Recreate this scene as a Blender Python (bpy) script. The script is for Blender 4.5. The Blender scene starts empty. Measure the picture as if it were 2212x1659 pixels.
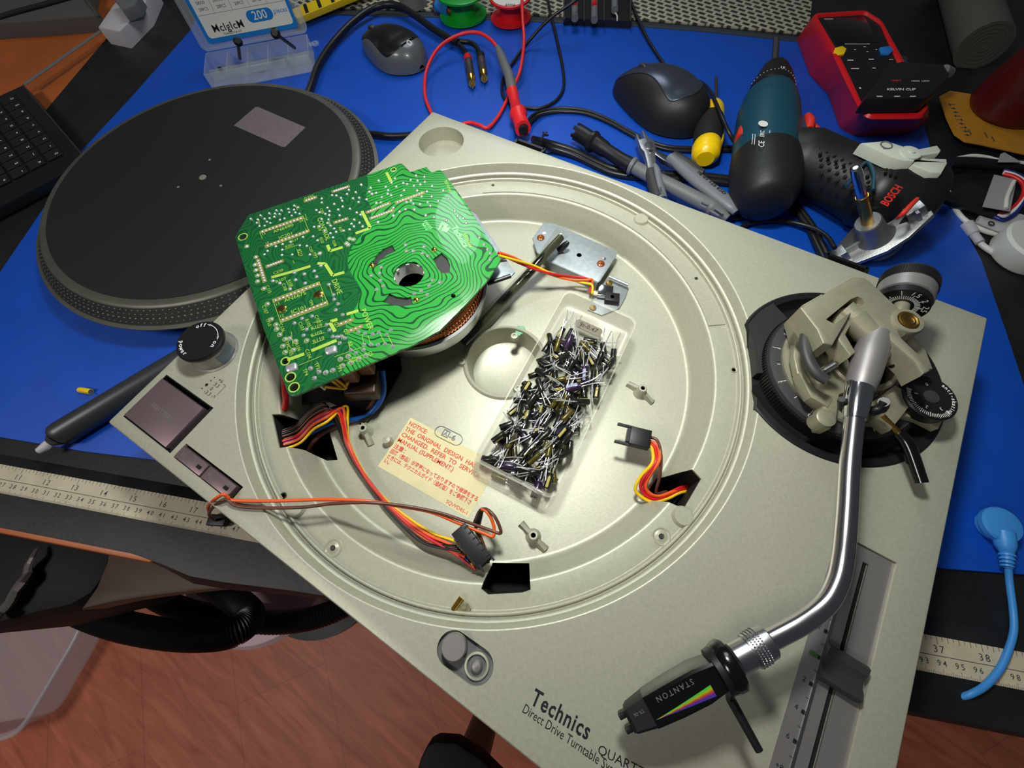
import bpy, bmesh, math, random
from mathutils import Vector, Matrix
random.seed(7)
# ------------------------------------------------------------------ camera, light, exposure
ZO = 820.0                                   # turntable top is 820 mm above the floor
def W3(p): return Vector((p[0]*.001, p[1]*.001, (p[2]+ZO)*.001))
CP = (278.82762, 64.56022, 245.02710)
FPX = 912.1627
RX = (0.8493309140157745, 0.526126045624509, -0.04275959088492408)
RY = (0.46247479615467907, -0.7807297140528697, -0.4202120613649876)
RZ = (-0.25446819333428894, 0.33712386108141495, -0.9064179173376603)
sc = bpy.context.scene
cd = bpy.data.cameras.new('camera'); cam = bpy.data.objects.new('camera', cd); sc.collection.objects.link(cam)
cd.sensor_width = 36; cd.lens = FPX/2212*36; cd.clip_start = .005; cd.clip_end = 50
cp = W3(CP)
cam.matrix_world = Matrix(((RX[0], -RY[0], -RZ[0], cp.x), (RX[1], -RY[1], -RZ[1], cp.y), (RX[2], -RY[2], -RZ[2], cp.z), (0, 0, 0, 1)))
sc.camera = cam
wd = bpy.data.worlds.new('world'); sc.world = wd; wd.use_nodes = True
wd.node_tree.nodes['Background'].inputs[0].default_value = (.80, .88, 1.0, 1)
wd.node_tree.nodes['Background'].inputs[1].default_value = .05
def area(name, loc, size, power, col, rot=(0, 0, 0), spread=math.pi, shape='DISK'):
    l = bpy.data.lights.new(name, 'AREA'); l.shape = shape; l.size = size*.001; l.energy = power; l.color = col; l.spread = spread
    o = bpy.data.objects.new(name, l); sc.collection.objects.link(o); o.location = W3(loc); o.rotation_euler = rot
    return o
area('bench_lamp', (165, 255, 345), 66, 1.42, (.97, 1, .93), spread=math.radians(150))
area('ceiling_lamp', (-500, -900, 1300), 500, 12, (1, .93, .88))
area('back_fill', (-250, 850, 650), 400, 2.2, (.85, .93, 1), rot=(math.radians(-30), 0, 0))  # added soft fill from the back left to brighten the mat, no real lamp
sc.view_settings.view_transform = 'Standard'; sc.view_settings.look = 'None'
sc.view_settings.exposure = 0.0; sc.view_settings.gamma = 1; sc.view_settings.use_curve_mapping = False

# ------------------------------------------------------------------ helpers
def at(px, py, Z):
    "point of the photograph at height Z (mm above the turntable's top)"
    u, v = (px-1106)/FPX, (py-829.5)/FPX
    d = [RX[i]*u + RY[i]*v + RZ[i] for i in range(3)]
    s = (Z-CP[2])/d[2]
    return Vector((CP[0]+d[0]*s, CP[1]+d[1]*s, Z))
def ats(pts, Z): return [at(x, y, Z) for x, y in pts]
def xy(pts): return [(p[0], p[1]) for p in pts]
def lin(c):
    return tuple(((v/255)/12.92 if v/255 <= .04045 else ((v/255+.055)/1.055)**2.4) for v in c)
class NT:
    def __init__(s, m): s.t = m.node_tree; s.n = s.t.nodes; s.l = s.t.links; s.b = s.n['Principled BSDF']
    def add(s, k, **kw):
        n = s.n.new(k)
        for a, b in kw.items(): setattr(n, a, b)
        return n
MATS = {}
def mat(name, col, rough=.5, metal=0., var=0., vs=40., bump=0., bs=400., coat=0., trans=0., alpha=1., spec=.5, aniso=0., sheen=0., emit=None, col2=None, ior=1.45, sss=0.):
    m = bpy.data.materials.new(name); m.use_nodes = True; N = NT(m); b = N.b
    c = lin(col)
    b.inputs['Base Color'].default_value = (*c, 1); b.inputs['Roughness'].default_value = rough; b.inputs['Metallic'].default_value = metal
    b.inputs['Coat Weight'].default_value = coat; b.inputs['Transmission Weight'].default_value = trans; b.inputs['Alpha'].default_value = alpha
    b.inputs['Specular IOR Level'].default_value = spec; b.inputs['IOR'].default_value = ior; b.inputs['Anisotropic'].default_value = aniso
    if sheen: b.inputs['Sheen Weight'].default_value = sheen
    if sss: b.inputs['Subsurface Weight'].default_value = sss; b.inputs['Subsurface Radius'].default_value = (.004, .004, .004)
    if emit: b.inputs['Emission Color'].default_value = (*lin(emit[:3]), 1); b.inputs['Emission Strength'].default_value = emit[3]
    tc = None
    if var or bump: tc = N.add('ShaderNodeTexCoord')
    if var:
        nz = N.add('ShaderNodeTexNoise'); nz.inputs['Scale'].default_value = vs; nz.inputs['Detail'].default_value = 6
        N.l.new(tc.outputs['Object'], nz.inputs['Vector'])
        mx = N.add('ShaderNodeMix', data_type='RGBA'); c2 = lin(col2) if col2 else tuple(x*(1-var) for x in c)
        mr = N.add('ShaderNodeMapRange'); mr.inputs[1].default_value = .35; mr.inputs[2].default_value = .65
        N.l.new(nz.outputs['Fac'], mr.inputs[0]); N.l.new(mr.outputs[0], mx.inputs['Factor'])
        mx.inputs['A'].default_value = (*c2, 1); mx.inputs['B'].default_value = (*(c if col2 else tuple(min(1, x*(1+var)) for x in c)), 1)
        N.l.new(mx.outputs['Result'], b.inputs['Base Color'])
    if bump:
        nb = N.add('ShaderNodeTexNoise'); nb.inputs['Scale'].default_value = bs; nb.inputs['Detail'].default_value = 3
        N.l.new(tc.outputs['Object'], nb.inputs['Vector'])
        bp = N.add('ShaderNodeBump'); bp.inputs['Strength'].default_value = bump; bp.inputs['Distance'].default_value = .0005
        N.l.new(nb.outputs['Fac'], bp.inputs['Height']); N.l.new(bp.outputs[0], b.inputs['Normal'])
    MATS[name] = m
    return m
class MB:
    "collects shapes in millimetres and links them as one mesh object"
    def __init__(s): s.v = []; s.f = []
    def raw(s, v, f, M=None):
        o = len(s.v)
        s.v += [(M @ Vector(p)) if M is not None else Vector(p) for p in v]
        s.f += [tuple(i+o for i in q) for q in f]; return s
    def box(s, c, d, M=None, bev=0, rz=0):
        x, y, z = d[0]/2, d[1]/2, d[2]/2
        L = Matrix.Translation(c) @ Matrix.Rotation(rz, 4, 'Z')
        if M is not None: L = M @ L
        if bev <= 0:
            v = [(a*x, b*y, e*z) for a in (-1, 1) for b in (-1, 1) for e in (-1, 1)]
            f = [(0, 1, 3, 2), (4, 6, 7, 5), (0, 4, 5, 1), (2, 3, 7, 6), (0, 2, 6, 4), (1, 5, 7, 3)]
            return s.raw(v, f, L)
        bm = bmesh.new(); bmesh.ops.create_cube(bm, size=1)
        for q in bm.verts: q.co = Vector((q.co.x*2*x, q.co.y*2*y, q.co.z*2*z))
        bmesh.ops.bevel(bm, geom=bm.edges[:], offset=bev, segments=3, profile=.5, affect='EDGES')
        return s.bm(bm, L)
    def bm(s, bm, M=None):
        bm.verts.ensure_lookup_table(); bm.verts.index_update()
        s.raw([q.co.copy() for q in bm.verts], [tuple(w.index for w in q.verts) for q in bm.faces], M); bm.free(); return s
    def prism(s, pts, z0, z1, M=None, bev=0, inset=0):
        "pts: outline (x, y); a straight-sided slab from z0 to z1, top edge bevelled"
        pts = [(p[0], p[1]) for p in pts]
        a = sum(pts[i][0]*pts[(i+1) % len(pts)][1]-pts[(i+1) % len(pts)][0]*pts[i][1] for i in range(len(pts)))
        if a < 0: pts = pts[::-1]
        n = len(pts)
        def off(d):
            out = []
            for i in range(n):
                p0, p1, p2 = Vector(pts[i-1]), Vector(pts[i]), Vector(pts[(i+1) % n])
                e1, e2 = (p1-p0), (p2-p1)
                if e1.length < 1e-6 or e2.length < 1e-6: out.append(tuple(p1)); continue
                e1.normalize(); e2.normalize()
                n1, n2 = Vector((-e1.y, e1.x)), Vector((-e2.y, e2.x)); m = n1+n2
                if m.length < .2: out.append(tuple(p1)); continue
                m = m.normalized(); k = d/max(.45, m.dot(n1)); out.append(tuple(p1+m*k))
            return out
        rings = [(pts, z0)]
        if bev > 0:
            rings += [(pts, z1-bev), (off(bev*.3), z1-bev*.3), (off(bev), z1)]
        else: rings += [(off(inset) if inset else pts, z1)]
        v = []; f = []
        for r, z in rings: v += [(p[0], p[1], z) for p in r]
        for k in range(len(rings)-1):
            for i in range(n): j = (i+1) % n; f.append((k*n+i, k*n+j, (k+1)*n+j, (k+1)*n+i))
        f.append(tuple(range(n))[::-1]); f.append(tuple((len(rings)-1)*n+i for i in range(n)))
        return s.raw(v, f, M)
    def lathe(s, prof, c=(0, 0, 0), ax=(0, 0, 1), seg=48, M=None, a0=0, a1=2*math.pi, ref=None):
        "prof: (radius, height) pairs along the axis"
        az = Vector(ax).normalized(); T = az.to_track_quat('Z', 'Y').to_matrix().to_4x4()
        if ref is not None:
            xx = (Vector(ref)-az*Vector(ref).dot(az)).normalized(); yy = az.cross(xx)
            T = Matrix((xx, yy, az)).transposed().to_4x4()
        L = Matrix.Translation(c) @ T
        if M is not None: L = M @ L
        full = abs(a1-a0-2*math.pi) < 1e-6; k = seg if full else seg+1
        v = []; f = []; n = len(prof)
        for r, h in prof:
            for i in range(k): t = a0+(a1-a0)*i/seg; v.append((r*math.cos(t), r*math.sin(t), h))
        for q in range(n-1):
            for i in range(seg if not full else k): j = (i+1) % k; f.append((q*k+i, q*k+j, (q+1)*k+j, (q+1)*k+i))
        if full:
            if prof[0][0] > 1e-6: f.append(tuple(range(k))[::-1])
            if prof[-1][0] > 1e-6: f.append(tuple((n-1)*k+i for i in range(k)))
        return s.raw(v, f, L)
    def ring(s, prof, c=(0, 0, 0), seg=96, ax=(0, 0, 1)):
        "closed profile turned about the axis"
        n = len(prof); v = []; f = []
        T = Matrix.Translation(c) @ Vector(ax).normalized().to_track_quat('Z', 'Y').to_matrix().to_4x4()
        for r, h in prof:
            for i in range(seg): t = 2*math.pi*i/seg; v.append((r*math.cos(t), r*math.sin(t), h))
        for q in range(n):
            w = (q+1) % n
            for i in range(seg): j = (i+1) % seg; f.append((q*seg+i, q*seg+j, w*seg+j, w*seg+i))
        return s.raw(v, f, T)
    def tube(s, pts, r, seg=10, smooth=6, cap=True, flat=1.0):
        "r: one radius or one per point; pts get a Catmull-Rom pass"
        P = [Vector(p) for p in pts]; rr = [r]*len(P) if not isinstance(r, (list, tuple)) else list(r)
        if smooth > 1 and len(P) > 2:
            Q = []; R2 = []
            E = [2*P[0]-P[1]]+P+[2*P[-1]-P[-2]]
            for i in range(1, len(E)-2):
                for k in range(smooth):
                    t = k/smooth; a, b, c, d = E[i-1:i+3]
                    Q.append(.5*((2*b)+(c-a)*t+(2*a-5*b+4*c-d)*t*t+(3*b-a-3*c+d)*t**3)); R2.append(rr[i-1]*(1-t)+rr[i]*t)
            Q.append(P[-1]); R2.append(rr[-1]); P, rr = Q, R2
        n = len(P); v = []; f = []
        T = (P[1]-P[0]).normalized(); up = Vector((0, 0, 1)) if abs(T.z) < .9 else Vector((1, 0, 0))
        N_ = (up-T*up.dot(T)).normalized()
        for i in range(n):
            T = (P[min(i+1, n-1)]-P[max(i-1, 0)]).normalized()
            N_ = (N_-T*N_.dot(T)); N_ = N_.normalized() if N_.length > 1e-6 else Vector((1, 0, 0)); B = T.cross(N_)
            for k in range(seg):
                a = 2*math.pi*k/seg; v.append(P[i]+N_*math.cos(a)*rr[i]*flat+B*math.sin(a)*rr[i])
        for i in range(n-1):
            for k in range(seg): j = (k+1) % seg; f.append((i*seg+k, i*seg+j, (i+1)*seg+j, (i+1)*seg+k))
        if cap: f.append(tuple(range(seg))[::-1]); f.append(tuple((n-1)*seg+k for k in range(seg)))
        return s.raw(v, f)
    def loft(s, secs, cap=True):
        "secs: rings of equal length (lists of 3-D points)"
        n = len(secs[0]); v = [p for q in secs for p in q]; f = []
        for i in range(len(secs)-1):
            for k in range(n): j = (k+1) % n; f.append((i*n+k, i*n+j, (i+1)*n+j, (i+1)*n+k))
        if cap: f.append(tuple(range(n))[::-1]); f.append(tuple((len(secs)-1)*n+k for k in range(n)))
        return s.raw(v, f)
    def text(s, body, M, size=3., ext=.03, bold=0., align='CENTER', shear=0., space=1., sx=1.):
        v, f = text_geo(body, size, ext, bold, align, shear, space)
        if sx != 1.: v = [(a*sx, b, c) for a, b, c in v]
        return s.raw(v, f, M)
    def build(s, name, m, parent=None, sharp=35, sub=0, fix=True):
        me = bpy.data.meshes.new(name); me.from_pydata([W3(p) for p in s.v], [], s.f)
        if fix:
            bm = bmesh.new(); bm.from_mesh(me); bmesh.ops.recalc_face_normals(bm, faces=bm.faces); bm.to_mesh(me); bm.free()
        if sharp:
            me.polygons.foreach_set('use_smooth', [True]*len(me.polygons)); me.set_sharp_from_angle(angle=math.radians(sharp))
        me.update()
        if isinstance(m, (list, tuple)):
            for q in m: me.materials.append(q)
        else: me.materials.append(m)
        o = bpy.data.objects.new(name, me); sc.collection.objects.link(o)
        if parent is not None: o.parent = parent
        if sub:
            md = o.modifiers.new('smooth', 'SUBSURF'); md.levels = md.render_levels = sub
        return o
_tc = {}
def text_geo(body, size, ext, bold, align, shear, space):
    key = (body, size, ext, bold, align, shear, space)
    if key in _tc: return _tc[key]
    cu = bpy.data.curves.new('t', 'FONT'); cu.body = body; cu.size = size; cu.extrude = ext; cu.offset = bold
    cu.align_x = align; cu.align_y = 'CENTER'; cu.shear = shear; cu.space_character = space; cu.resolution_u = 2
    o = bpy.data.objects.new('t', cu); sc.collection.objects.link(o)
    dg = bpy.context.evaluated_depsgraph_get(); me = bpy.data.meshes.new_from_object(o.evaluated_get(dg))
    r = ([tuple(q.co) for q in me.vertices], [tuple(p.vertices) for p in me.polygons])
    bpy.data.objects.remove(o); bpy.data.curves.remove(cu); bpy.data.meshes.remove(me)
    _tc[key] = r; return r
def frame(o, x, up=(0, 0, 1)):
    "matrix with origin o, local x along x, local z as near up as can be"
    x = Vector(x).normalized(); z = Vector(up); z = (z-x*z.dot(x)).normalized(); y = z.cross(x)
    M = Matrix((x, y, z)).transposed().to_4x4(); M.translation = Vector(o); return M
def thing(name, label, cat, group=None, kind=None):
    o = bpy.data.objects.new(name, None); sc.collection.objects.link(o); o.empty_display_size = .01
    return tag(o, label, cat, group, kind)
def tag(o, label=None, cat=None, group=None, kind=None):
    if label: o['label'] = label
    if cat: o['category'] = cat
    if group: o['group'] = group
    if kind: o['kind'] = kind
    return o
def bake(o):
    "apply the modifiers of a mesh object"
    dg = bpy.context.evaluated_depsgraph_get(); me = bpy.data.meshes.new_from_object(o.evaluated_get(dg))
    o.modifiers.clear(); old = o.data; o.data = me; me.name = old.name; return o
def cut(o, cutters):
    for k, c in enumerate(cutters):
        co = c.build('cutter', MATS['silver_paint'], sharp=0)
        md = o.modifiers.new('b', 'BOOLEAN'); md.operation = 'DIFFERENCE'; md.solver = 'EXACT'; md.object = co
        bake(o); bpy.data.objects.remove(co)
    o.data.polygons.foreach_set('use_smooth', [True]*len(o.data.polygons)); o.data.set_sharp_from_angle(angle=math.radians(25))
    return o
def rrect(w, h, r, n=6):
    out = []
    for cx, cy, a in ((w/2-r, h/2-r, 0), (-w/2+r, h/2-r, 90), (-w/2+r, -h/2+r, 180), (w/2-r, -h/2+r, 270)):
        for k in range(n+1): t = math.radians(a+90*k/n); out.append((cx+r*math.cos(t), cy+r*math.sin(t)))
    return out
def circ(cx, cy, r, n=32): return [(cx+r*math.cos(2*math.pi*k/n), cy+r*math.sin(2*math.pi*k/n)) for k in range(n)]
def place(pts, M): return [M @ Vector((p[0], p[1], p[2] if len(p) > 2 else 0)) for p in pts]

# ------------------------------------------------------------------ materials
mat('silver_paint', (172, 171, 153), .4, .2, var=.05, vs=500, bump=.12, bs=2500)
mat('black_plastic', (22, 22, 24), .42); mat('black_gloss', (12, 12, 13), .18, coat=.3)
mat('black_rubber', (18, 19, 19), .75, bump=.3, bs=900); mat('dark_grey', (52, 52, 52), .5); mat('mid_grey', (105, 107, 108), .5)
mat('steel', (190, 190, 192), .28, 1.); mat('chrome', (225, 225, 228), .12, 1.); mat('brushed', (158, 153, 152), .42, .65)
mat('tin', (150, 158, 162), .5, .5, var=.08, vs=300); mat('brass', (200, 160, 80), .3, 1.); mat('gold', (225, 185, 90), .22, 1.)
mat('copper', (170, 95, 50), .4, .8); mat('cast_alu', (170, 172, 172), .38, .9, bump=.2, bs=600)
mat('white_plastic', (205, 207, 200), .45); mat('white_print', (225, 225, 220), .6); mat('black_print', (20, 18, 28), .6); mat('grey_print', (70, 68, 74), .6)
mat('arm_grey', (158, 153, 132), .4, .45, var=.04, vs=300)
mat('clear_plastic', (225, 228, 222), .25, 0, trans=.0, alpha=.28, spec=.6)
mat('red_plastic', (205, 22, 28), .42); mat('yellow_plastic', (245, 205, 10), .4); mat('blue_plastic', (40, 120, 200), .4)
for n_, c_ in dict(red=(200, 30, 35), orange=(235, 95, 35), yellow=(240, 195, 20), blue=(25, 95, 190), brown=(96, 58, 44), black=(20, 18, 20), violet=(72, 45, 130), darkblue=(30, 40, 110), white=(215, 215, 215), grey=(120, 120, 120)).items():
    mat('wire_'+n_, c_, .35)
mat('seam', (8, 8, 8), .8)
# ------------------------------------------------------------------ the room: floor
ZF = -ZO; ZD = -70.; ZM = -68.     # floor, desk top, top of the blue mat
m = mat('floor_wood', (150, 84, 62), .5); N = NT(m)
tc = N.add('ShaderNodeTexCoord'); mp = N.add('ShaderNodeMapping'); mp.inputs['Rotation'].default_value = (0, 0, math.radians(35)); mp.inputs['Scale'].default_value = (2.2, 14, 1)
nz = N.add('ShaderNodeTexNoise'); nz.inputs['Scale'].default_value = 3.2; nz.inputs['Detail'].default_value = 7; nz.inputs['Distortion'].default_value = 1.2
cr = N.add('ShaderNodeValToRGB'); cr.color_ramp.elements[0].position = .3; cr.color_ramp.elements[0].color = (*lin((186, 100, 72)), 1); cr.color_ramp.elements[1].position = .72; cr.color_ramp.elements[1].color = (*lin((226, 136, 104)), 1)
br = N.add('ShaderNodeTexBrick'); br.inputs['Scale'].default_value = 1; br.inputs['Mortar Size'].default_value = .0015; br.inputs['Brick Width'].default_value = 1.28; br.inputs['Row Height'].default_value = .19
br.inputs['Color1'].default_value = (1, 1, 1, 1); br.inputs['Color2'].default_value = (.95, .94, .94, 1); br.inputs['Mortar'].default_value = (.82, .8, .8, 1)
mp2 = N.add('ShaderNodeMapping'); mp2.inputs['Rotation'].default_value = (0, 0, math.radians(35))
mm = N.add('ShaderNodeMix', data_type='RGBA', blend_type='MULTIPLY'); mm.inputs['Factor'].default_value = 1
N.l.new(tc.outputs['Object'], mp.inputs[0]); N.l.new(mp.outputs[0], nz.inputs['Vector']); N.l.new(nz.outputs['Fac'], cr.inputs[0])
N.l.new(tc.outputs['Object'], mp2.inputs[0]); N.l.new(mp2.outputs[0], br.inputs['Vector'])
N.l.new(cr.outputs[0], mm.inputs['A']); N.l.new(br.outputs['Color'], mm.inputs['B']); N.l.new(mm.outputs['Result'], N.b.inputs['Base Color'])
tag(MB().box((200, 0, ZF-10), (4200, 4200, 20)).build('floor', m), kind='structure')

# ------------------------------------------------------------------ desk
m = mat('desk_wood', (176, 92, 38), .4, var=.12, vs=14, bump=.1, bs=60)
mat('desk_brown', (96, 78, 66), .5, var=.1, vs=30)
u_ = Vector((math.cos(math.radians(22.3)), math.sin(math.radians(22.3)), 0)); w_ = Vector((-u_.y, u_.x, 0))     # along the desk's front edge, away from it
def desk(a, b, z=0): p = e0+u_*a+w_*b; return Vector((p.x, p.y, z))
e0 = at(0, 1149, ZD-14); e0.z = 0
T = thing('desk', 'orange-brown wooden desk under the black pad and blue mat', 'desk')
MB().prism([desk(-660, 0), desk(140, 0), desk(150, 6), desk(1050, 6), desk(1050, 980), desk(-660, 980)], ZD-26, ZD-1.6, bev=3).build('desk_top', MATS['desk_wood'], T)
MB().prism([desk(-660, 90), desk(1050, 90), desk(1050, 108), desk(-660, 108)], ZD-96, ZD-26).build('apron', MATS['desk_brown'], T)
for a, b in ((-630, 120), (1010, 120), (-630, 940), (1010, 940)):
    MB().prism([desk(a-25, b-25), desk(a+25, b-25), desk(a+25, b+25), desk(a-25, b+25)], ZF, ZD-26).build('leg', MATS['desk_brown'], T)

# ------------------------------------------------------------------ black desk pad: bends over the front edge
m = mat('pad_black', (27, 27, 28), .5, var=.3, vs=25, bump=.25, bs=300)
front = [desk(-420, -2), desk(900, -2)]
back_l = at(413, 58, ZD)
Zp = ZD
pl = [at(0, 1150, Zp-2), at(0, 600, Zp), at(103, 232, Zp), at(240, 70, Zp), at(320, -60, Zp)]
def pad_row(b, z): return [desk(a, b, z) for a in range(-300, 1000, 25)]
rows = [pad_row(2.5, ZD-24), pad_row(2.5, ZD-14), pad_row(2.5, ZD-6), pad_row(4, ZD-1.6), pad_row(8, ZD-.5), pad_row(30, ZD-.4), pad_row(57, ZD-.4)]
# right of the wood edge the pad sags outward over the front
for k, row in enumerate(rows[:5]):
    for i, p in enumerate(row):
        a = -300+25*i; s_ = max(0, min(1, (a-125)/60.)); s_ = s_*s_*(3-2*s_); q_ = max(0, min(1, (a-185)/80.))
        d_ = (-12.*s_+8*q_)*(1, 1, .9, .6, .2)[k]; p += w_*d_; p.z -= (14, 7, 2, 0, 0)[k]*s_
v = [p for r in rows for p in r]; n = len(rows[0])
f = [(r*n+i, r*n+i+1, (r+1)*n+i+1, (r+1)*n+i) for r in range(len(rows)-1) for i in range(n-1)]
pad = MB().raw(v, f)
pad.v += []
po = thing('desk_pad', 'worn black desk pad hanging over the desk edge under the tape measure', 'desk pad')
o = pad.build('front_flap', MATS['pad_black'], po); md = o.modifiers.new('t', 'SOLIDIFY'); md.thickness = .0012; md.offset = -1; bake(o)
pl = [desk(-300, 55), desk(1000, 55), desk(1000, 960), desk(330, 960), at(330, -60, Zp), at(240, 70, Zp), at(103, 232, Zp), at(28, 330, Zp), desk(-300, 330)]
MB().prism(xy(pl), ZD-1.6, ZD-.3, bev=.1).build('sheet', MATS['pad_black'], po)

# ------------------------------------------------------------------ blue mat
m = mat('mat_blue', (10, 78, 190), .5, var=.04, vs=30, bump=.12, bs=900); mat('mat_edge', (48, 56, 64), .6)
px = [(18, 560), (100, 440), (174, 327), (290, 202), (410, 66), (430, 28), (645, 26), (900, 32), (1130, 42), (1380, 53), (1550, 67), (1722, 86), (1960, 128), (2009, 314), (2087, 500), (2120, 560), (2181, 736), (2235, 900), (2262, 1245), (2046, 1229), (1900, 1200), (1300, 1120), (600, 1028), (330, 993), (180, 975), (0, 944), (-90, 930), (-70, 690)]
P = xy(ats(px, ZM))
T = thing('work_mat', 'blue antistatic work mat under the turntable, dark edge at its back', 'mat')
MB().prism(P, ZD-.3, ZM, bev=.5).build('mat_surface', MATS['mat_blue'], T)
ed = [(632, 20), (900, 26), (1130, 36), (1380, 47), (1550, 61), (1722, 80), (1960, 122)]
E1 = ats(ed, ZM+1); E2 = ats([(x, y+9) for x, y in ed], ZM+1)
MB().prism(xy(E1+E2[::-1]), ZD-.2, ZM+1.2, bev=.4).build('mat_binding', MATS['mat_edge'], T)

# ------------------------------------------------------------------ tape measure
m = mat('tape_cream', (196, 186, 160), .5, var=.08, vs=60)
A, B = at(28.7, 1050.2, ZD), at(428.8, 1126.2, ZD)          # the 28 cm and 44 cm figures of the lower scale
tx = (B-A).normalized(); ty = Vector((-tx.y, tx.x, 0)); O = A-tx*280
def tp(x, y): return Vector((O.x+tx.x*x+ty.x*y, O.y+tx.y*x+ty.y*y, 0))
T = thing('measuring_tape', 'cream measuring tape in inches and centimetres along the desk front', 'measuring tape')
MB().prism(xy([tp(150, -6.5), tp(1000, -6.5), tp(1000, 14), tp(150, 14)]), ZD-.4, ZD).build('strip', MATS['tape_cream'], T)
k = MB(); Mz = frame((0, 0, 0), tx)
def bar(x0, x1, y0, y1): k.raw([(*tp(x, y)[:2], ZD+.05) for x, y in ((x0, y0), (x1, y0), (x1, y1), (x0, y1))], [(0, 1, 2, 3)])
bar(150, 1000, 3.1, 3.5)
for i in range(150, 990):
    if i < 470 or i > 690: bar(i-.12, i+.12, -6.5, -6.5+(3.2 if i % 10 == 0 else 2.2 if i % 5 == 0 else 1.4))
for i in range(0, 34*8):
    x = 25.4*(6+i/8); bar(x-.16, x+.16, 14-(4.4 if i % 8 == 0 else 3 if i % 2 == 0 else 2), 14)
def num(s_, x, y, size):
    M = frame((*tp(x, y)[:2], ZD+.05), tx); k.text(s_, M, size, .01, bold=.03)
for i in range(16, 100):
    if i < 48 or i > 68: num(str(i)[0], i*10-1.6, -.6, 4.5); num(str(i)[1], i*10+1.6, -.6, 4.5)
for i in range(7, 40):
    s_ = str(i)
    for q, ch in enumerate(s_): num(ch, i*25.4+(q*2-len(s_)+1)*1.8, 6.8, 5.6)
k.build('tape_marks', MATS['grey_print'], T, sharp=0, fix=False)

# ------------------------------------------------------------------ turntable cabinet
TT = thing('turntable', 'silver direct-drive turntable with its platter lifted out of the round well', 'turntable')
CX, CY = 180., 178.5
Wd, Dp = 453., 355.
b = MB(); b.box((Wd/2, Dp/2, -28), (Wd, Dp, 56), bev=1.6)
cab = b.build('cabinet', MATS['silver_paint'], TT)
def fil(cx, cz, r, a0, a1, n=5): return [(cx+r*math.cos(math.radians(a0+(a1-a0)*i/n)), cz+r*math.sin(math.radians(a0+(a1-a0)*i/n))) for i in range(n+1)]
WELL = [(0, -34), (138.0, -34)]+fil(138.0, -30, 4, -90, -12)+[(146.2, -20.6), (146.5, -20.0)]+fil(151.8, -15.6, 2.6, 168, 92)+[(163.6, -13.0)]+fil(163.8, -12.3, .7, -90, -10, 3)+fil(165.8, -11.3, .9, 170, 10, 5)+[(166.9, -11.9), (167.6, -11.9)]+fil(169.3, -9.4, 1.5, 200, 110, 5)+[(169.5, -7.6)]+fil(172.5, -1.3, 1.3, 165, 92, 5)+[(172.5, .3), (172.5, 3), (0, 3)]
def well_z(r):
    for (a, b), (c, d) in zip(WELL[:-2], WELL[1:-2]):
        if a <= r <= c and c > a: return b+(d-b)*(r-a)/(c-a)
    return 0
well = MB().lathe(WELL, (CX, CY, 0), seg=192)
cuts = [well]
cuts.append(MB().lathe([(0, -14), (18.5, -14), (19.5, -12.5), (20, 0), (20, 2), (0, 2)], (*at(953, 306, 0)[:2], 0), seg=64))   # adaptor recess
hb = MB().lathe([(0, -52), (20, -52), (25.5, -50), (28, -34), (28, -32), (0, -32)], (CX+6, CY+3, 0), seg=64); cuts.append(hb)
SLOTS = []
def slot(pts, z): q = xy(ats(pts, z)); SLOTS.append(q); cuts.append(MB().prism(q, -60, -9))
slot([(587, 895), (632, 893), (680, 905), (700, 975), (676, 977), (640, 962), (603, 968)], -13)
slot([(1040, 1272), (1058, 1213), (1143, 1214), (1146, 1274), (1128, 1280), (1055, 1284)], -14)
slot([(1398, 1072), (1432, 1022), (1488, 1020), (1506, 1040), (1472, 1098), (1458, 1098)], -20)
ss = [Vector((6.3, 8.2, 0)), Vector((53.2, 8.2, 0)), Vector((53.2, 43.0, 0)), Vector((6.3, 43.0, 0))]
cuts.append(MB().prism(xy(ss), -7, 2)); cuts.append(MB().prism([(57, 7.6), (108.5, 7.6), (108.5, 17.6), (57, 17.6)], -5, 2))
# pitch slider recess
pit = [(385.5, -1), (436.5, 0-1), (436.5, 171), (385.5, 171)]
# ------------------------------------------------------------------ turntable, continued: recesses, wells and their dark insides
cuts.append(MB().prism([(414, -3), (435, -3), (435, 170.6), (414, 170.6)], -2.4, 2))
cuts.append(MB().prism([(421.2, 4), (424, 4), (424, 163), (421.2, 163)], -60, 2))
sl1, sl2 = at(979, 1402, 0), at(1030, 1439, 0)          # oval recess of the stylus light
def stadium(a, b, r, n=14):
    d = Vector((b.x-a.x, b.y-a.y)); t = math.atan2(d.y, d.x)
    return [(a.x+r*math.cos(t+math.pi/2+math.pi*k/n), a.y+r*math.sin(t+math.pi/2+math.pi*k/n)) for k in range(n+1)] + \
           [(b.x+r*math.cos(t-math.pi/2+math.pi*k/n), b.y+r*math.sin(t-math.pi/2+math.pi*k/n)) for k in range(n+1)]
cuts.append(MB().prism(stadium(sl1, sl2, 8.2), -3, 2))
# black round tonearm recess
AC = Vector((380.4, 266.4, 0)); AR = 60.6
cuts.append(MB().lathe([(0, -7), (51.5, -7), (52.5, -6), (AR, -.8), (AR, 2), (0, 2)], AC, seg=96))
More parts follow.
